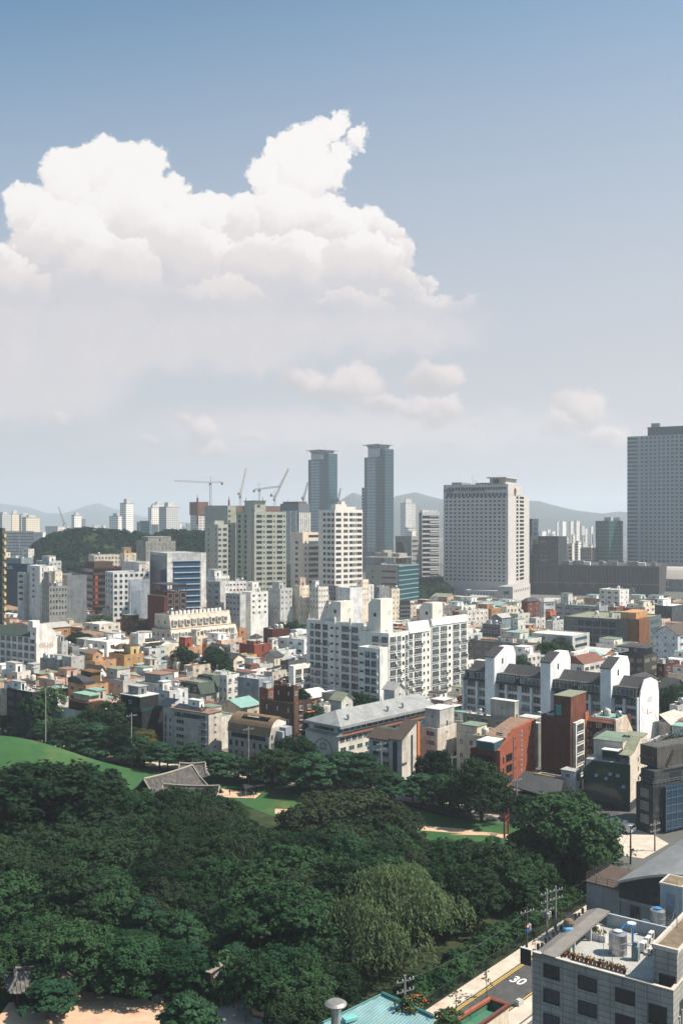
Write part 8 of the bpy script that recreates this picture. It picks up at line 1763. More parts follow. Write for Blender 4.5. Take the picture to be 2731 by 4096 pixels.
def arched():
 # dark hall with a barrel roof behind the tiled building
 A_ = at('J', 1135, 235, 150); zb = A_.z; b = Bld(); th = 40.0; b.root = empty('arched_hall', (A_.x, A_.y, 0), rot_of(th), 'dark arched hall with ribbed grey barrel roof and round windows', 'hall')
 zt = CH + (HY - px('J', 0, 122)[1]) / F * 150; pk = zt + 3.3; Wd = 24.0; Ln = 34.0
 LAND.append((A_.x + 5, 150, 'dark arched hall', 0))
 arc = [(-Wd * i / 14, zt + (pk - zt) * math.sin(math.pi * i / 14)) for i in range(15)]
 nt = NT('dark_diamond_slate', .7, .3); vr = nt.n('ShaderNodeTexBrick'); mp = nt.n('ShaderNodeMapping'); sp = nt.n('ShaderNodeSeparateXYZ'); cc = nt.n('ShaderNodeCombineXYZ'); nt.l(nt.obj(), sp.inputs[0]); nt.l(sp.outputs[1], cc.inputs[0]); nt.l(sp.outputs[2], cc.inputs[1]); nt.l(cc.outputs[0], mp.inputs[0]); mp.inputs['Rotation'].default_value = (0, 0, .785); nt.l(mp.outputs[0], vr.inputs['Vector'])
 vr.inputs['Scale'].default_value = 1; vr.inputs['Brick Width'].default_value = .5; vr.inputs['Row Height'].default_value = .5; vr.inputs['Mortar Size'].default_value = .03; vr.offset = 0
 vr.inputs['Color1'].default_value = (.030, .036, .040, 1); vr.inputs['Color2'].default_value = (.038, .045, .050, 1); vr.inputs['Mortar'].default_value = (.018, .02, .022, 1); nt.color(vr.outputs[0])
 MB().prism([(0, zb)] + arc + [(-Wd, zb)], 'x', 0, Ln).build('clad_wall', nt.m, b.root)
 nt = NT('ribbed_roof', .45, .4, .4); sp = nt.n('ShaderNodeSeparateXYZ'); nt.l(nt.obj(), sp.inputs[0]); w = nt.math('SINE', nt.math('MULTIPLY', sp.outputs[0], 14.0))
 nt.color(stained(nt, nt.mix(nt.ramp(w, -.6, .6), (.17, .175, .175, 1), (.38, .385, .38, 1)), .2))
 m = MB()
 for i in range(14):
  (y0, z0), (y1, z1) = arc[i], arc[i+1]; m.face([(-.7, y0, z0 + .12), (Ln, y0, z0 + .12), (Ln, y1, z1 + .12), (-.7, y1, z1 + .12)]); m.face([(-.7, y0, z0 + .12), (-.7, y1, z1 + .12), (-.7, y1, z1 - .25), (-.7, y0, z0 - .25)])
 m.build('barrel_roof', nt.m, b.root, smooth=False)
 def lpt(x, y): # local y,z on the front wall plane of a pixel
  X, Y = px('J', x, y); t = (X - CX) / F; c, s = math.cos(rad(th)), math.sin(rad(th)); v_ = (A_.x - t * A_.y) / (c + t * s); D = A_.y + v_ * s; return v_, CH + (HY - Y) / F * D
 for x, y, r_ in ((1420, 115, .85), (1262, 216, .62), (1385, 226, .72), (1560, 152, .8)):
  v_, z = lpt(x, y); k = [(v_ + r_*math.cos(i*math.pi/10), z + r_*math.sin(i*math.pi/10)) for i in range(20)]
  f = MB().prism([(v_ + (r_+.1)*math.cos(i*math.pi/10), z + (r_+.1)*math.sin(i*math.pi/10)) for i in range(20)], 'x', -.06, 0).build('round_window', paint('slate_frame', (.06, .07, .075), .5), b.root)
  MB().prism(k, 'x', -.10, -.06).build('pane', GLD, f); MB().box(-.14, v_-.04, z-r_, -.10, v_+.04, z+r_).box(-.14, v_-r_, z-.04, -.10, v_+r_, z+.04).build('glazing_bar', FD, f)
 M = wall(srgb(128, 132, 132), 'panel', .15); lw = MB().box(.3, -Wd, 0, Ln, -.1, zb - .02, 0, False).box(0, -Wd, zb - .5, Ln, .0, zb - .003, 0); lw.build('lower_wall', M, b.root)
 addwins(b.root, [((.3, -2.4 - 4.0*i, -math.pi/2), 0, zb - 2.6, 1.7, 3.6, 'two', FD, GLD) for i in range(5)])
 MB().box(.2, 0, 0, 9, 5.4, zb + 1.0, 0, False).build('side_wing', M, b.root); MB().box(0, -.0, zb + 1.0, 9.2, 5.6, zb + 1.2).build('side_roof', ROOFS['brown'], b.root)
 m = MB()
 for (p, q) in (((.2, 5.5), (9, 5.5)), ((.2, .2), (.2, 5.5))):
  for hh in (.35, .7, 1.05): m.tube((p[0], p[1], zb + 1.2 + hh), (q[0], q[1], zb + 1.2 + hh), .035, k=4)
  n = int(max(abs(q[0]-p[0]), abs(q[1]-p[1])) / 1.4)
  for i in range(n + 1): t = i / n; m.tube((p[0]+(q[0]-p[0])*t, p[1]+(q[1]-p[1])*t, zb + 1.2), (p[0]+(q[0]-p[0])*t, p[1]+(q[1]-p[1])*t, zb + 2.3), .04, k=4)
 m.build('roof_railing', FD, b.root)
 MB().box(-4.5, 3.0, 0, -.5, 5.0, 3.4, 0).box(-7.0, 2.8, 3.4, -.4, 5.2, 3.8, 1).box(-6.9, 3.0, 0, -6.6, 3.3, 3.4, 1).box(-6.9, 4.7, 0, -6.6, 5.0, 3.4, 1).box(-4.5, 5.2, 3.8, -2.5, 6.8, 5.0, 1).build('entrance_canopy', [GLD, paint('black_steel', (.03, .03, .033), .5)], b.root)
 MB().box(-3, -9, 0, .2, -3, 4.2).build('terrace_block', M, b.root)
arched()
# ---- teal corrugated roof, red-trimmed green roof at the bottom edge
def teal_roof():
 zz = 8.0; P = [gr('N', 1065, 905, zz), gr('N', 1390, 1052, zz), gr('N', 1330, 1330, zz - 1.6), gr('N', 640, 1110, zz - 1.6)]
 o = empty('teal_roofed_house', (P[0].x, P[0].y, 0), 0, 'house with a faded turquoise corrugated metal roof at the bottom edge', 'house'); O = Vector((P[0].x, P[0].y, 0)); L_ = [p - O for p in P]
 nt = NT('teal_corrugated', .5, .4, .1); mp = nt.n('ShaderNodeVectorMath', operation='DOT_PRODUCT'); nt.l(nt.obj(), mp.inputs[0]); e = (L_[1] - L_[0]).normalized(); mp.inputs[1].default_value = tuple(e)
 w = nt.math('SINE', nt.math('MULTIPLY', mp.outputs['Value'], 16.0)); c = nt.mix(nt.ramp(w, -.4, .9), srgb(112, 150, 152), srgb(146, 178, 178)); rust = nt.ramp(nt.noise(.9, 6, nt.scale(nt.pos(), (1, 1, 1)), .75), .56, .70)
 nt.color(nt.mix(nt.math('MULTIPLY', rust, .55), stained(nt, c, .2), srgb(150, 140, 120)))
 m = MB(); m.face(L_); [m.face([L_[i], L_[(i+1)%4], L_[(i+1)%4] - Vector((0,0,.3)), L_[i] - Vector((0,0,.3))]) for i in range(4)]; m.build('roof', nt.m, o)
 m = MB(); c_ = sum(L_, Vector()) / 4; I_ = [p + (c_ - p) * .05 for p in L_]
 for i in range(4): m.face([I_[i] - Vector((0,0,.3)), I_[(i+1)%4] - Vector((0,0,.3)), Vector((I_[(i+1)%4].x, I_[(i+1)%4].y, 0)), Vector((I_[i].x, I_[i].y, 0))])
 m.build('wall', wall(CONC), o)
 m = MB(); m.tube(L_[0] + Vector((0,0,.15)), L_[1] + Vector((0,0,.15)), .22, k=6).tube(L_[0] + Vector((0,0,.05)), L_[3] + Vector((0,0,.05)), .14, k=6); m.build('ridge_cap', paint('dark_teal_cap', srgb(60, 118, 116), .5), o)
 q = gr('N', 860, 1062, zz - .9) - O; MB().box(-.8,-.5,0,.8,.5,.35).build('roof_hatch', paint('teal_hatch', srgb(116, 180, 176), .5), o, q + Vector((0,0,-.05)), .5)
 c_ = gr('N', 773, 1091, zz - 1.0); k = empty('chimney_flue', (c_.x, c_.y - .3, 0), 0, 'fat steel chimney flue with a mushroom cap beside the turquoise roof', 'chimney')
 MB().lathe([(.55,0),(.55,zz + .6),(.62,zz + .7),(.62,zz + 1.0)], 18).build('flue', STEEL, k); MB().lathe([(.5,zz + 1.1),(1.25,zz + 1.35),(1.28,zz + 1.5),(.9,zz + 1.75),(.1,zz + 1.85)], 22).build('cap', paint('weathered_steel', (.33, .31, .29), .5, .6), k)
 for r, x, y, lab in (('N', 1440, 1035, 'orange flowering bush spilling over the end of the turquoise roof'), ('N', 1270, 980, 'green creeper with orange blooms on the turquoise roof ridge')):
  q = gr(r, x, y, zz); s_ = tree('shrub', (q.x, q.y, q.z - 1.2), 2.0, lab, 1.2, k=0); mm = MB(); R_ = random.Random(x)
  for i in range(60): d = Vector((R_.gauss(0,1), R_.gauss(0,1), abs(R_.gauss(0,1)))).normalized(); p = Vector((0,0,1.0)) + d*1.5; mm.face([p + Vector((.08,0,0)), p + Vector((0,.08,.05)), p - Vector((.08,0,0)), p - Vector((0,.08,-.05))])
  mm.build('blooms', paint('orange_blooms', srgb(196, 96, 40), .8), s_)
teal_roof()
def green_canopy():
 z = 6.0; A_, B_, C_, D_ = gr('J', 265, 918, z), gr('J', 392, 960, z), gr('J', 150, 1130, z), gr('J', -80, 1130, z); O = Vector((A_.x, A_.y, 0)); o = empty('green_roofed_building', O, 0, 'sunken green painted roof with red tile trim at the bottom edge', 'building')
 P = [p - O for p in (A_, B_, C_, D_)]; m = MB(); dn = Vector((0,0,-1.1)); c_ = sum(P, Vector())/4; Q = [p + (c_ - p)*.06 + dn for p in P]
 m.face(Q);
 for i in range(4): m.face([P[i], P[(i+1)%4], Q[(i+1)%4], Q[i]])
 nt = NT('green_painted_roof', .6, .3); nt.color(nt.mix(nt.ramp(nt.noise(.35, 4, nt.pos()), .45, .62), srgb(56, 112, 88), srgb(110, 108, 92))); m.build('roof', nt.m, o)
 m = MB(); m.face([Vector((p.x, p.y, 0)) for p in P])
 for i in range(4): m.face([P[i], P[(i+1)%4], Vector((P[(i+1)%4].x, P[(i+1)%4].y, 0)), Vector((P[i].x, P[i].y, 0))])
 m.build('wall', wall(CREAM), o)
 m = MB(); m.tube(P[3], P[0], .3, k=6).tube(P[0], P[1], .3, k=6); m.build('tile_trim', paint('red_tile_trim', srgb(146, 84, 64), .7, amt=.3), o)
 m = MB(); m.tube(P[1], P[2], .26, k=4); m.build('brown_beam', paint('oxide_beam', srgb(96, 58, 48), .7), o)
 m = MB(); h = P[0] + (P[3]-P[0])*.4; m.face([h + dn*.1, h + (c_-h)*.25 + dn, h + (c_-h)*.27 + dn, h + (P[0]-h)*.06 + dn*.1]); m.build('brace', paint('green_brace', srgb(30, 120, 84), .6), o)
green_canopy()
band('kerb_strip', E_A, E_B, RW + 2.9, RW + 3.4, .14, PAVE)
for i, (x, y) in enumerate(((462, 965), (320, 1070))):
 q = gr('J', x, y); o = empty('stone_block', q, .7, ['pale concrete block beside the red trimmed roof, upper one', 'pale concrete block beside the red trimmed roof, lower one'][i], 'block'); MB().box(-.5,-.4,0,.5,.4,.7).box(-.35,-.3,.7,.4,.3,.85).build('block', wall(LGREY), o)
# ---- street markings, fence, poles
def mark30():
 q = gr('J', 455, 797); cu = bpy.data.curves.new('speed_marking', 'FONT'); cu.body = '30'; cu.size = 2.5; cu.align_x = 'CENTER'; cu.align_y = 'CENTER'; cu.offset = .05
 o = bpy.data.objects.new('speed_marking', cu); COL.objects.link(o); dg = bpy.context.evaluated_depsgraph_get(); me = bpy.data.meshes.new_from_object(o.evaluated_get(dg)); bpy.data.objects.remove(o); me.materials.clear(); me.materials.append(WMK)
 o = link('speed_marking', me, None, (q.x, q.y, .022), -rad(TH)); o.scale = (.85, 1.15, 1); tag(o, 'white 30 painted on the asphalt road', 'road marking')
mark30()
def park_fence():
 L = (E_B - E_A).length - 62; o = empty('park_fence', E_A, math.atan2(dE.y, dE.x), 'long dark green mesh fence along the edge of the wood', 'fence'); G = paint('fence_green', (.03, .045, .035), .6); n = int(L / 2.4); pm = MB().tube((0,0,0),(0,0,1.9),.05,k=5).mesh('fence_post', G)
 for i in range(n + 1):
  if i < 100: link('fence_post', pm, o, (i * 2.4, 0, .0))
 m = MB(); m.tube((0,0,1.85),(L,0,1.85),.035,k=4).tube((0,0,.25),(L,0,.25),.03,k=4)
 for i in range(int(L / .3)): m.tube((i*.3,0,.25),(i*.3,0,1.85),.012,k=3)
 for j in range(5): m.tube((0,0,.5+.27*j),(L,0,.5+.27*j),.012,k=3)
 m.build('mesh_panel', G, o)
park_fence()
CP = paint('concrete_pole', srgb(150, 146, 138), .8); IN = paint('white_insulator', (.6,.6,.58), .4)
POLES = []
def pole(r, x, yb, yt, label, arms=2, trans=0, dark=False, sign=False, d=None):
 p = gr(r, x, yb) if d is None else Vector((at(r, x, yb, d).x, d, 0)); h = hgt_of(r, x, yt, p.y); o = empty('utility_pole', p, .55, label, 'utility pole', 'utility poles along the park street'); h = max(h, 6)
 MB().tube((0,0,0),(0,0,h),.19,.12,8).build('pole', paint('dark_pole', (.07,.07,.065), .8) if dark else CP, o)
 for a in range(arms):
  z = h - .8 - 1.3*a; k = MB().box(-1.4,-.14,z,1.4,-.02,z + .12).build('crossarm', STEEL, o); mm = MB()
  for xx_ in (-1.2, -.4, .7, 1.25): mm.lathe([(.06,z+.12),(.10,z+.2),(.05,z+.4)], 6, (xx_, -.08))
  mm.build('insulator', IN, k)
 for i in range(trans):
  a = i*2.1; MB().lathe([(.28,0),(.3,.1),(.3,.9),(.2,1.0)], 10).tube((0,0,1.0),(0,0,1.3),.06,k=5).build('transformer', paint('transformer_grey', srgb(150,152,150), .5), o, (.5*math.cos(a), .5*math.sin(a), h*.42))
 if sign:
  MB().prism([(.3*math.cos(i*.5236), h*.55 + .3*math.sin(i*.5236)) for i in range(12)], 'y', -.26, -.22).build('round_sign', paint('red_sign', srgb(190,60,50), .5), o); MB().prism([(.2*math.cos(i*.5236), h*.55 + .2*math.sin(i*.5236)) for i in range(12)], 'y', -.275, -.262).build('sign_face', FW, o); MB().box(-.28,-.26,h*.55-1.0,.28,-.22,h*.55-.4).build('blue_sign', paint('blue_sign', srgb(50,90,160), .5), o)
 POLES.append((o, p, h)); return o
pole('J', 650, 515, 178, 'utility pole with three grey transformers, left of the twin poles', 3, 3); pole('J', 709, 500, 158, 'paler utility pole, right of the twin poles', 2); pole('J', 514, 578, 300, 'dark utility pole carrying a red round sign and blue sign', 1, 1, True, True); pole('J', 1013, 250, 5, 'dark pole with signs at the left of the arched hall', 1, 0, True, True)
pole('N', 1205, 960, 785, 'utility pole standing behind the turquoise roof', 2, 0, d=127); pole('I', 1213, 935, 680, 'dark utility pole by the bright crossing', 1, 0, True); pole('I', 1376, 850, 700, 'utility pole before the dark blue glass office', 2); pole('I', 446, 615, 352, 'thin utility pole between the orange building and the tent roof', 1); pole('I', 10, 490, 200, 'thin utility pole right of the white flats with brown roofs', 1, d=232)
pole('L', 155, 300, 92, 'street lamp pole before the curved copper roof flats', 1, d=246); pole('L', 1030, 330, 190, 'utility pole with white box before the white flats with brown roofs', 2, 1, d=236); pole('E', 320, 930, 700, 'slim pole in front of the black panelled house', 0, d=270); pole('E', 918, 980, 875, 'pole with lamp arms before the black terraced house', 1, d=262)
def wire(i, j, dz, label):
 (o0, p, h0), (o1, q, h1) = POLES[i], POLES[j]; m = MB(); a = p + Vector((0,0,h0 - dz)); b = q + Vector((0,0,h1 - dz)); pr = a
 for k in range(1, 11): t = k/10; c = a.lerp(b, t) - Vector((0,0,1.0*4*t*(1-t))); m.tube(pr, c, .028, k=3, caps=False); pr = c
 tag(m.build('power_line', FD), label, 'power line')
wire(0, 2, .9, 'sagging power line between the transformer pole and the dark sign pole'); wire(2, 4, .6, 'power line running from the dark sign pole over the turquoise roof'); wire(1, 3, .7, 'power line from the paler twin pole to the arched hall pole'); wire(5, 6, .9, 'power line over the bright crossing'); wire(3, 5, .8, 'power line from the arched hall pole to the crossing pole'); wire(7, 5, .9, 'long power line across the dark tent roof')
for r, x, y, h, lab in (('J', 245, 915, 4.4, 'thin bare sapling on the pavement above the red trimmed roof'), ('J', 38, 1058, 4.4, 'thin bare sapling at the left of the red trimmed roof'), ('J', 570, 600, 2.2, 'small bare sapling beside the corner of the tiled building'), ('J', 700, 515, 2.4, 'small bare sapling beneath the twin poles'), ('I', 1215, 945, 4.2, 'leafy sapling tied to stakes by the bright crossing'), ('I', 1110, 850, 4.4, 'leafy sapling at the edge of the wood by the crossing')): q = gr(r, x, y); tree('sapling', (q.x, q.y), h, lab, 1.0, 'young trees on the pavement')
for i, (x, y) in enumerate(((492, 668), (500, 655), (522, 640))):
 q = gr('J', x, y); tag(MB().tube((0,0,0),(0,0,1.0),.07,k=6).lathe([(.09,1.0),(.05,1.12)],6).build('bollard', FD, None, q), ['dark bollard at the kerb beside the tiled building, nearest', 'dark bollard at the kerb, middle of three', 'dark bollard at the kerb, farthest of three'][i], 'bollard', 'kerb bollards')
# ---- traditional buildings
HT = NT('giwa_tiles', .9, .15); sp = HT.n('ShaderNodeSeparateXYZ'); HT.l(HT.obj(), sp.inputs[0]); nz = HT.noise(1.6, 4, HT.pos()); HT.color(HT.mix(HT.ramp(nz, .35, .7), srgb(68, 69, 70), srgb(118, 112, 106))); GIWA = HT.m
RIDGE = paint('lime_ridge', srgb(150, 141, 130), .85); WOODR = paint('oxblood_timber', srgb(84, 48, 40), .85); WOODD = paint('dark_timber', srgb(62, 46, 38), .85)
def hanok(name, p, rz, Lx, Ly, hw_, rise, label, open_=False, hip_end=True, cat='pavilion'):
 """curved tiled hip-and-gable roof on posts; long side along its x axis"""
 o = empty(name, p, rz, label, cat); ov = 1.0; nx, ny = 26, 8; m = MB()
 def H(x, y):                              # surface of the roof: concave slopes, corners swept up
  u_, v_ = abs(x) / (Lx/2 + ov), abs(y) / (Ly/2 + ov); a = 1 - v_
  if hip_end: a = min(a, max(0, (1 - u_) * (Lx/2 + ov) / (Ly/2 + ov) * 1.25) + (0.0 if u_ > .72 else 9))
  return hw_ + rise * (a ** 1.25) + .45 * (u_ ** 4) * (v_ ** 2)
 xs = np.linspace(-Lx/2 - ov, Lx/2 + ov, nx + 1); ys = np.linspace(-Ly/2 - ov, Ly/2 + ov, 2*ny + 1)
 for y in ys:
  for x in xs: m.v.append((x, y, H(x, y)))
 w = nx + 1
 for j in range(2*ny):
  for i in range(nx): m.f.append((j*w+i, j*w+i+1, (j+1)*w+i+1, (j+1)*w+i)); m.m.append(0)
 n0 = len(m.v)
 m.build('tiled_roof', GIWA, o); m = MB(); k = int(Lx / .42)
 for i in range(k + 1):                    # tile rows standing proud of the slopes
  x = -Lx/2 - ov + (Lx + 2*ov) * i / k
  for s_ in (-1, 1):
   pr = None
   for t in np.linspace(0.03, 1, 6):
    y = s_ * (Ly/2 + ov) * t; q = (x, y, H(x, y) + .05)
    if pr is not None and abs(q[2] - pr[2]) < 1.2: m.tube(pr, q, .085, k=4, caps=False)
    pr = q
 m.build('tile_rib', GIWA, o); m = MB(); rl = (Lx/2 + ov) * (.74 if hip_end else 1.0); pr = None
 for t in np.linspace(-1, 1, 9): q = (rl*t, 0, H(0, 0) + .15 + .25*t**2); m.tube(pr, q, .24, k=6) if pr else None; pr = q
 for sx_ in (-1, 1):
  for sy_ in (-1, 1):
   a = (rl*sx_, 0, H(0,0) + .25); c = (rl*sx_, sy_*Ly*.24, H(rl*.9, Ly*.24) + .2); e = (sx_*(Lx/2+ov), sy_*(Ly/2+ov), H(Lx/2+ov, Ly/2+ov) + .15); m.tube(a, c, .2, k=5); m.tube(c, e, .17, k=5)
 m.build('ridge', RIDGE if not open_ else GIWA, o); pm = MB().tube((0, 0, 0), (0, 0, hw_ + .4), .17, k=8).mesh('post', WOODD)
 for x in (-Lx/2 + .3, 0, Lx/2 - .3):
  for y in (-Ly/2 + .3, Ly/2 - .3): link('post', pm, o, (x, y, 0))
 if open_: MB().box(-Lx/2, -Ly/2, .35, Lx/2, Ly/2, .6).build('floor', WOODD, o)
 else: MB().box(-Lx/2 + .3, -Ly/2 + .3, 0, Lx/2 - .3, Ly/2 - .3, hw_ + .3).build('wall', WOODR, o)
 return o
q = gr('M', 205, 985); hanok('tiled_pavilion', (q.x + 1.2, q.y, 0), .42, 6.6, 4.0, 2.5, 1.9, 'open tiled pavilion at the lower left beside the sandy court', True)
q = at('K', 1110, 440, 228); hanok('shrine_hall', (q.x, 229, 0), .95, 13.5, 8.0, 2.6, 4.3, 'main tiled shrine hall on the lawn, largest of the three roofs', cat='shrine', hip_end=False)
q = at('K', 1265, 470, 225); hanok('shrine_hall', (q.x, 224.5, 0), -.12, 11, 5.6, 2.4, 2.7, 'lower tiled shrine wing running right from the main hall', cat='shrine', hip_end=False)
q = at('K', 1270, 350, 243); hanok('shrine_gate', (q.x, 243, 0), .1, 6.5, 4.6, 3.0, 2.6, 'small tiled roof behind the shrine halls beside the pines', cat='shrine')
def red_gate():
 p = gr('I', 364, 765); q = gr('I', 389, 735); h = hgt_of('I', 364, 612, p.y); o = empty('red_gate', p, 0, 'tall red wooden spiked gate standing on the park path', 'gate'); d = q - p; M = paint('red_brown_timber', srgb(110, 54, 42), .8)
 for c in (Vector(), d): MB().tube(c, c + Vector((0,0,h + .6)), .22, .16, 8).build('post', M, o)
 m = MB(); m.tube(Vector((0,0,h - .6)), d + Vector((0,0,h - .6)), .12, k=5).tube(Vector((0,0,h - 1.6)), d + Vector((0,0,h - 1.6)), .12, k=5); m.build('beam', M, o); m = MB()
 for i in range(12): c = d * ((i + .5) / 12); m.tube(c + Vector((0,0,h - 1.7)), c + Vector((0,0,h + .1)), .05, .02, 4)
 m.build('spike', M, o)
red_gate()
# ---- parking sign, ramp wall, booth, car, court furniture
def parking():
 p = at('M', 1400, 838, 133); q = at('M', 1530, 760, 137); o = empty('parking_sign', (p.x, p.y, 0), math.atan2(q.y - p.y, q.x - p.x), 'dark brown parking sign board with white lettering over the ramp', 'sign'); L = (Vector((q.x, q.y)) - Vector((p.x, p.y))).length + .6; z0 = p.z - .7
 MB().box(-.3, 0, z0, L, .5, z0 + 1.25).build('board', paint('dark_brown_board', (.028, .02, .016), .6), o); MB().box(-.3, -.05, z0 + 1.25, L, .9, z0 + 1.36).build('top_slab', wall(TAUPE), o)
 for i in range(3): tree('shrub', (p.x + (q.x - p.x) * (.15 + .28*i), p.y + (q.y - p.y) * (.15 + .28*i) + 1.7, 0), z0 + 1.7, ['yellow green shrub behind the left of the parking sign', 'green shrub behind the middle of the parking sign', 'green shrub behind the right of the parking sign'][i], .8)
 lettering('스타의 명품 주차장', .52, paint('white_letters', (1,1,1)), o, (L*.42, -.02, z0 + .4), 0, .02, .9); lettering('M4', .55, paint('red_letters', srgb(200, 70, 40), .6), o, (L*.88, -.02, z0 + .5), 0, .02)
 MB().box(L*.3, -.1, z0 - .75, L*.9, 0, z0 - .4).build('small_board', wall(GREY), o); MB().box(L*.75, .1, 0, L*.83, .4, z0).build('post', wall(TAN), o)
 a = gr('M', 1385, 935); b = gr('M', 1553, 952); w = empty('ramp_wall', a, math.atan2(b.y - a.y, b.x - a.x), 'pale concrete ramp wall under the parking sign', 'wall'); Lw = (b - a).length; MB().prism([(0,0),(Lw,0),(Lw,2.2),(Lw*.5,2.9),(0,4.0)], 'y', 0, .4).build('wall', wall(LGREY), w); MB().prism([(0,1.9),(Lw,1.4),(Lw,1.55),(0,2.1)], 'y', -.05, 0).build('dark_band', wall(DGREY), w)
 k = gr('N', 300, 1091); c = empty('ticket_booth', (k.x, k.y + .3, 0), -.45, 'dark roofed ticket booth beside the white car', 'booth'); MB().box(-.9,-.7,0,.9,.7,2.1,0).box(-.85,-.72,.9,.85,-.7,1.9,1).box(-.92,-.6,.9,-.9,.6,1.9,1).build('cabin', [wall(GREY), GLD], c); MB().prism([(-1.9, 2.3), (1.7, 2.05), (1.7, 2.2), (-1.9, 2.45)], 'y', -1.2, 1.2).build('roof', paint('grey_brown_sheet', srgb(96, 90, 84), .8), c); MB().tube((-1.6,-1,0),(-1.6,-1,2.3),.06,k=5).tube((-1.6,1,0),(-1.6,1,2.3),.06,k=5).build('post', FD, c)
 s = gr('N', 241, 1000); t = MB().tube((0,0,0),(0,0,2.4),.05,k=6).box(-.02,-.05,.9,.35,.05,1.2).build('barrier_post', FW, None, s); tag(t, 'thin white post beside the ticket booth', 'post')
 s = gr('N', 162, 1010); tag(MB().tube((0,0,0),(0,0,1.0),.07,k=6).lathe([(.07,1.0),(.1,1.05),(.03,1.1)],6).build('bollard', paint('rusty_post', srgb(90,60,44), .8), None, s), 'short brown bollard on the pale driveway', 'bollard')
parking()
def car(p, rz, col, label, kind='car'):
 o = empty('parked_car' if kind == 'car' else 'delivery_truck', p, rz, label, kind); M = paint('car_paint_' + col, dict(white=(.62,.62,.61), grey=(.3,.31,.32), dark=(.06,.06,.065), silver=(.45,.46,.46))[col], .25, 0, .06, .6)
 if kind == 'car':
  MB().prism([(-2.25,.35),(2.25,.35),(2.3,.7),(2.1,.88),(1.1,1.0),(-1.6,1.02),(-2.25,.9)], 'y', -.88, .88).prism([(1.05,.98),(.35,1.42),(-.9,1.45),(-1.75,1.0)], 'y', -.74, .74).build('body', M, o)
  MB().face([(1.0,-.7,1.02),(1.0,.7,1.02),(.38,.66,1.41),(.38,-.66,1.41)]).face([(-1.72,-.7,1.03),(-1.72,.7,1.03),(-.95,.66,1.44),(-.95,-.66,1.44)]).prism([(.85,1.02),(.3,1.36),(-.85,1.38),(-1.4,1.04)], 'y', -.755, .755).build('glazing', GLD, o)
  for s_ in (-1, 1): MB().box(-2.3,.55*s_-.2,.7,-2.2,.55*s_+.2,.85).build('tail_light', paint('red_lamp', srgb(150,30,26), .3), o); MB().box(2.2,.6*s_-.2,.6,2.31,.6*s_+.2,.76).build('headlight', FW, o)
 else:
  MB().box(.9,-.85,.45,2.4,.85,1.95).build('cab', M, o); MB().box(2.38,-.75,1.15,2.43,.75,1.8).build('windscreen', GLD, o); MB().box(-2.6,-.9,.7,.8,.9,2.3).build('cargo_box', M, o)
 for x in (-1.4, 1.4):
  for s_ in (-1, 1): MB().tube((x,.78*s_,.32),(x,.92*s_,.32),.32,k=12).build('wheel', paint('tyre', (.02,.02,.02), .9), o)
car(gr('N', 375, 1078) + Vector((.2, 0, .06)), 2.35, 'white', 'white car parked behind the ticket booth'); car(gr('I', 628, 540), .6, 'silver', 'silver car parked under the dark tent roof'); car(gr('I', 1155, 720) + Vector((0,0,.03)), -.75, 'white', 'white box truck turning at the bright crossing', 'truck')
for i, (x, y, c) in enumerate(((165,500,'white'),(520,505,'grey'))): q = gr('I', x, y) + Vector((0, 2, .07)); car(q, .35, c, ['white car behind the trees before the orange brick building', 'grey car half hidden by trees before the tent roof'][i])
def bench(p, rz, lab):
 o = empty('park_bench', p, rz, lab, 'bench')
 MB().box(-.9,-.2,.42,.9,.2,.47).build('seat', WOODD, o); MB().box(-.9,.18,.55,.9,.22,.85).build('backrest', WOODD, o); MB().box(-.8,-.2,0,-.7,.2,.42).box(.7,-.2,0,.8,.2,.42).build('leg', FD, o)
bench(gr('M', 672, 960), -.35, 'dark wooden bench at the back of the sandy court'); bench(gr('M', 775, 965), -.3, 'second bench half hidden in the grass by the lamp pole')
def rock(p, s, lab, seed):
 R_ = np.random.RandomState(seed); bm = bmesh.new(); bmesh.ops.create_icosphere(bm, subdivisions=2, radius=1)
 for v_ in bm.verts: v_.co *= 1 + .25 * R_.randn() * .6; v_.co.z = max(-.2, v_.co.z * s[2]); v_.co.x *= s[0]; v_.co.y *= s[1]
 me = bpy.data.meshes.new('rock'); bm.to_mesh(me); bm.free(); me.materials.append(wall(srgb(120, 114, 104), 'plain', .4)); tag(link('rock', me, None, p), lab, 'rock')
rock(gr('M', 542, 925), (.5,.5,1.1), 'upright grey rock at the back left of the sandy court', 1); rock(gr('M', 1040, 1000), (.9,.7,.8), 'low grey boulder at the right of the sandy court', 2)
q = gr('M', 803, 965); o = empty('lamp_post', q, 0, 'slim grey lamp post behind the sandy court', 'lamp post'); MB().tube((0,0,0),(0,0,4.6),.06,.04,6).build('pole', STEEL, o); MB().lathe([(.1,4.5),(.22,4.6),(.2,4.8),(.05,4.9)],8).build('lamp_head', FW, o)
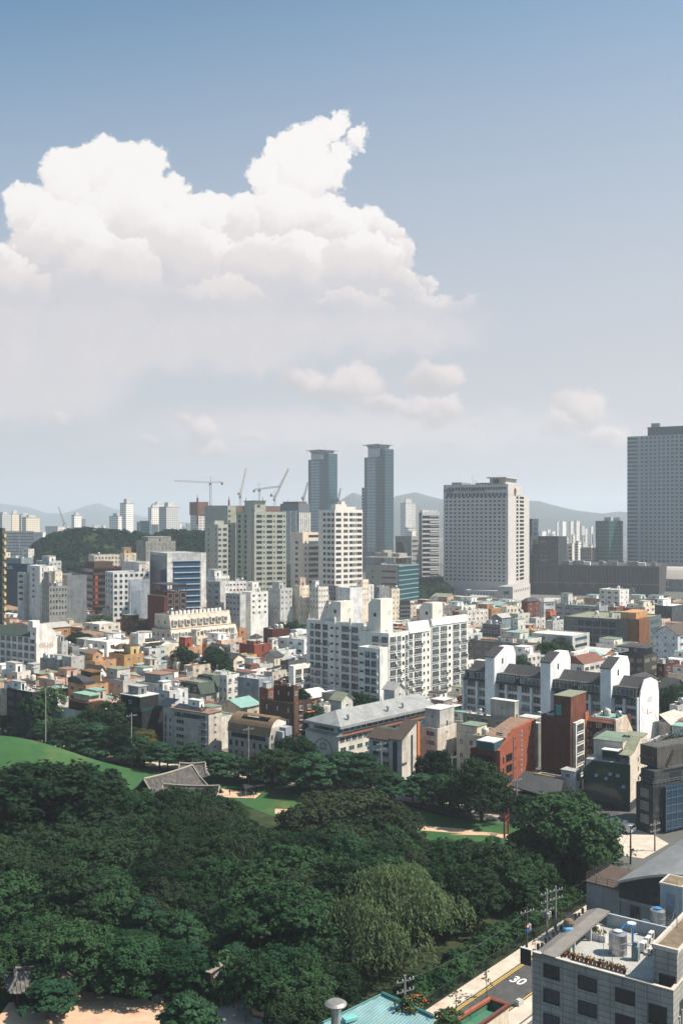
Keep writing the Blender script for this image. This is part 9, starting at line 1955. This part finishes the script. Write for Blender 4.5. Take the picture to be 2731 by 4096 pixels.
# ---- people on the lawn
SKIN = paint('skin', srgb(196, 150, 122), .7); HAIR = paint('dark_hair', (.02,.016,.014), .8)
def person(p, rz, top, low, label, h=1.7):
 o = empty('person', p, rz, label, 'person', 'people on the lawn'); s = h / 1.7; k = [(0,0,.92),(0,0,1.15),(0,0,1.38),(0,0,1.48),(0,.01,1.62)]; V = list(k); E = [(0,1),(1,2),(2,3),(3,4)]; R_ = [.14,.13,.15,.06,.10]
 for sg in (-1, 1):
  n = len(V); V += [(.10*sg,0,.85),(.11*sg,.03*sg,.48),(.11*sg,-.05*sg,.07),(.11*sg,.08-.05*sg,.03)]; R_ += [.095,.065,.045,.04]; E += [(0,n),(n,n+1),(n+1,n+2),(n+2,n+3)]
  n = len(V); V += [(.19*sg,0,1.38),(.25*sg,.02,1.12),(.25*sg,.10,.90),(.25*sg,.12,.82)]; R_ += [.06,.045,.035,.035]; E += [(2,n),(n,n+1),(n+1,n+2),(n+2,n+3)]
 me = bpy.data.meshes.new('body'); me.from_pydata(V, E, []); b = link('body', me, o); b.scale = (s, s, s); md = b.modifiers.new('skin', 'SKIN');
 for i, r_ in enumerate(R_): me.skin_vertices[0].data[i].radius = (r_, r_ * .8)
 me.skin_vertices[0].data[0].use_root = True; sb = b.modifiers.new('sub', 'SUBSURF'); sb.levels = sb.render_levels = 1; me.materials.append(low)
 MB().lathe([(.13,.86),(.19,1.0),(.16,1.15),(.2,1.36),(.09,1.46)], 10).build('shirt', top, o).scale = (s, s*.75, s); MB().lathe([(.03,1.52),(.1,1.57),(.115,1.64),(.1,1.72),(.03,1.77)], 10).build('head', SKIN, o).scale = (s, s, s); MB().lathe([(.12,1.64),(.118,1.72),(.05,1.79)], 10).build('hair', HAIR, o).scale = (s, s, s)
CB, CW, CN, CK = paint('black_cloth', (.02,.02,.022), .9), paint('white_cloth', (.5,.48,.46), .9), paint('blue_cloth', (.04,.09,.15), .9), paint('pink_cloth', (.42,.30,.28), .9)
person(gr('L', 32, 548), 1.2, CB, CN, 'person in black jacket walking on the sandy path'); person(gr('L', 118, 540), .4, CB, CB, 'person in black standing left of the black canopy'); person(gr('K', 1408, 488), 2, CN, CN, 'person in blue beside the right end of the shrine wing'); person(gr('L', 190, 566), 2.5, CK, CW, 'person in pale pink seated side of the canopy'); person(gr('L', 140, 552), 1.1, CK, CW, 'person in pale clothes under the left of the canopy'); person(gr('L', 172, 556), -.5, CB, CB, 'person in dark clothes under the canopy middle'); person(gr('I', 1165, 735), .8, CN, CB, 'person walking beside the white box truck')
q = gr('L', 190, 545); o = empty('canopy_tent', q, .3, 'low black canopy tent on the lawn beside the path', 'tent'); m = MB(); T_ = [(-2.4,-1.2,1.9),(2.6,-.6,2.3),(2.2,2.4,1.7),(-2.2,2.2,2.2)]
for i in range(4): m.face([T_[i], T_[(i+1)%4], (0,.6,1.75)])
m.build('canopy', CB, o); [MB().tube((t[0],t[1],0), t, .04, k=4).build('post', FD, o) for t in T_]
# ---------------------------------------------------------------- labels that need a place to tell their things apart
def finish_labels():
 g = {}
 for o, base, x in PEND: g.setdefault(base, []).append((x, o))
 ORD = ['first', 'second', 'third', 'fourth', 'fifth', 'sixth', 'seventh', 'eighth', 'ninth', 'tenth', 'eleventh', 'twelfth', 'thirteenth', 'fourteenth', 'fifteenth', 'sixteenth', 'seventeenth', 'eighteenth', 'nineteenth', 'twentieth']
 for base, L in g.items():
  L.sort(key=lambda q: q[0]); n = len(L); wc = base.split()
  for i, (x, o) in enumerate(L):
   if n == 1: t = ''
   elif i == 0: t = ', leftmost'
   elif i == n - 1: t = ', rightmost'
   elif i < (n + 1) // 2: t = ', ' + (ORD[i] if i < 20 else 'middle') + ' from left'
   else: t = ', ' + (ORD[n - 1 - i] if n - 1 - i < 20 else 'middle') + ' from right'
   w_ = (base + t).split()
   while len(w_) > 16 and 'the' in w_: w_.remove('the')
   o['label'] = ' '.join(w_[:16])
finish_labels()
haze()
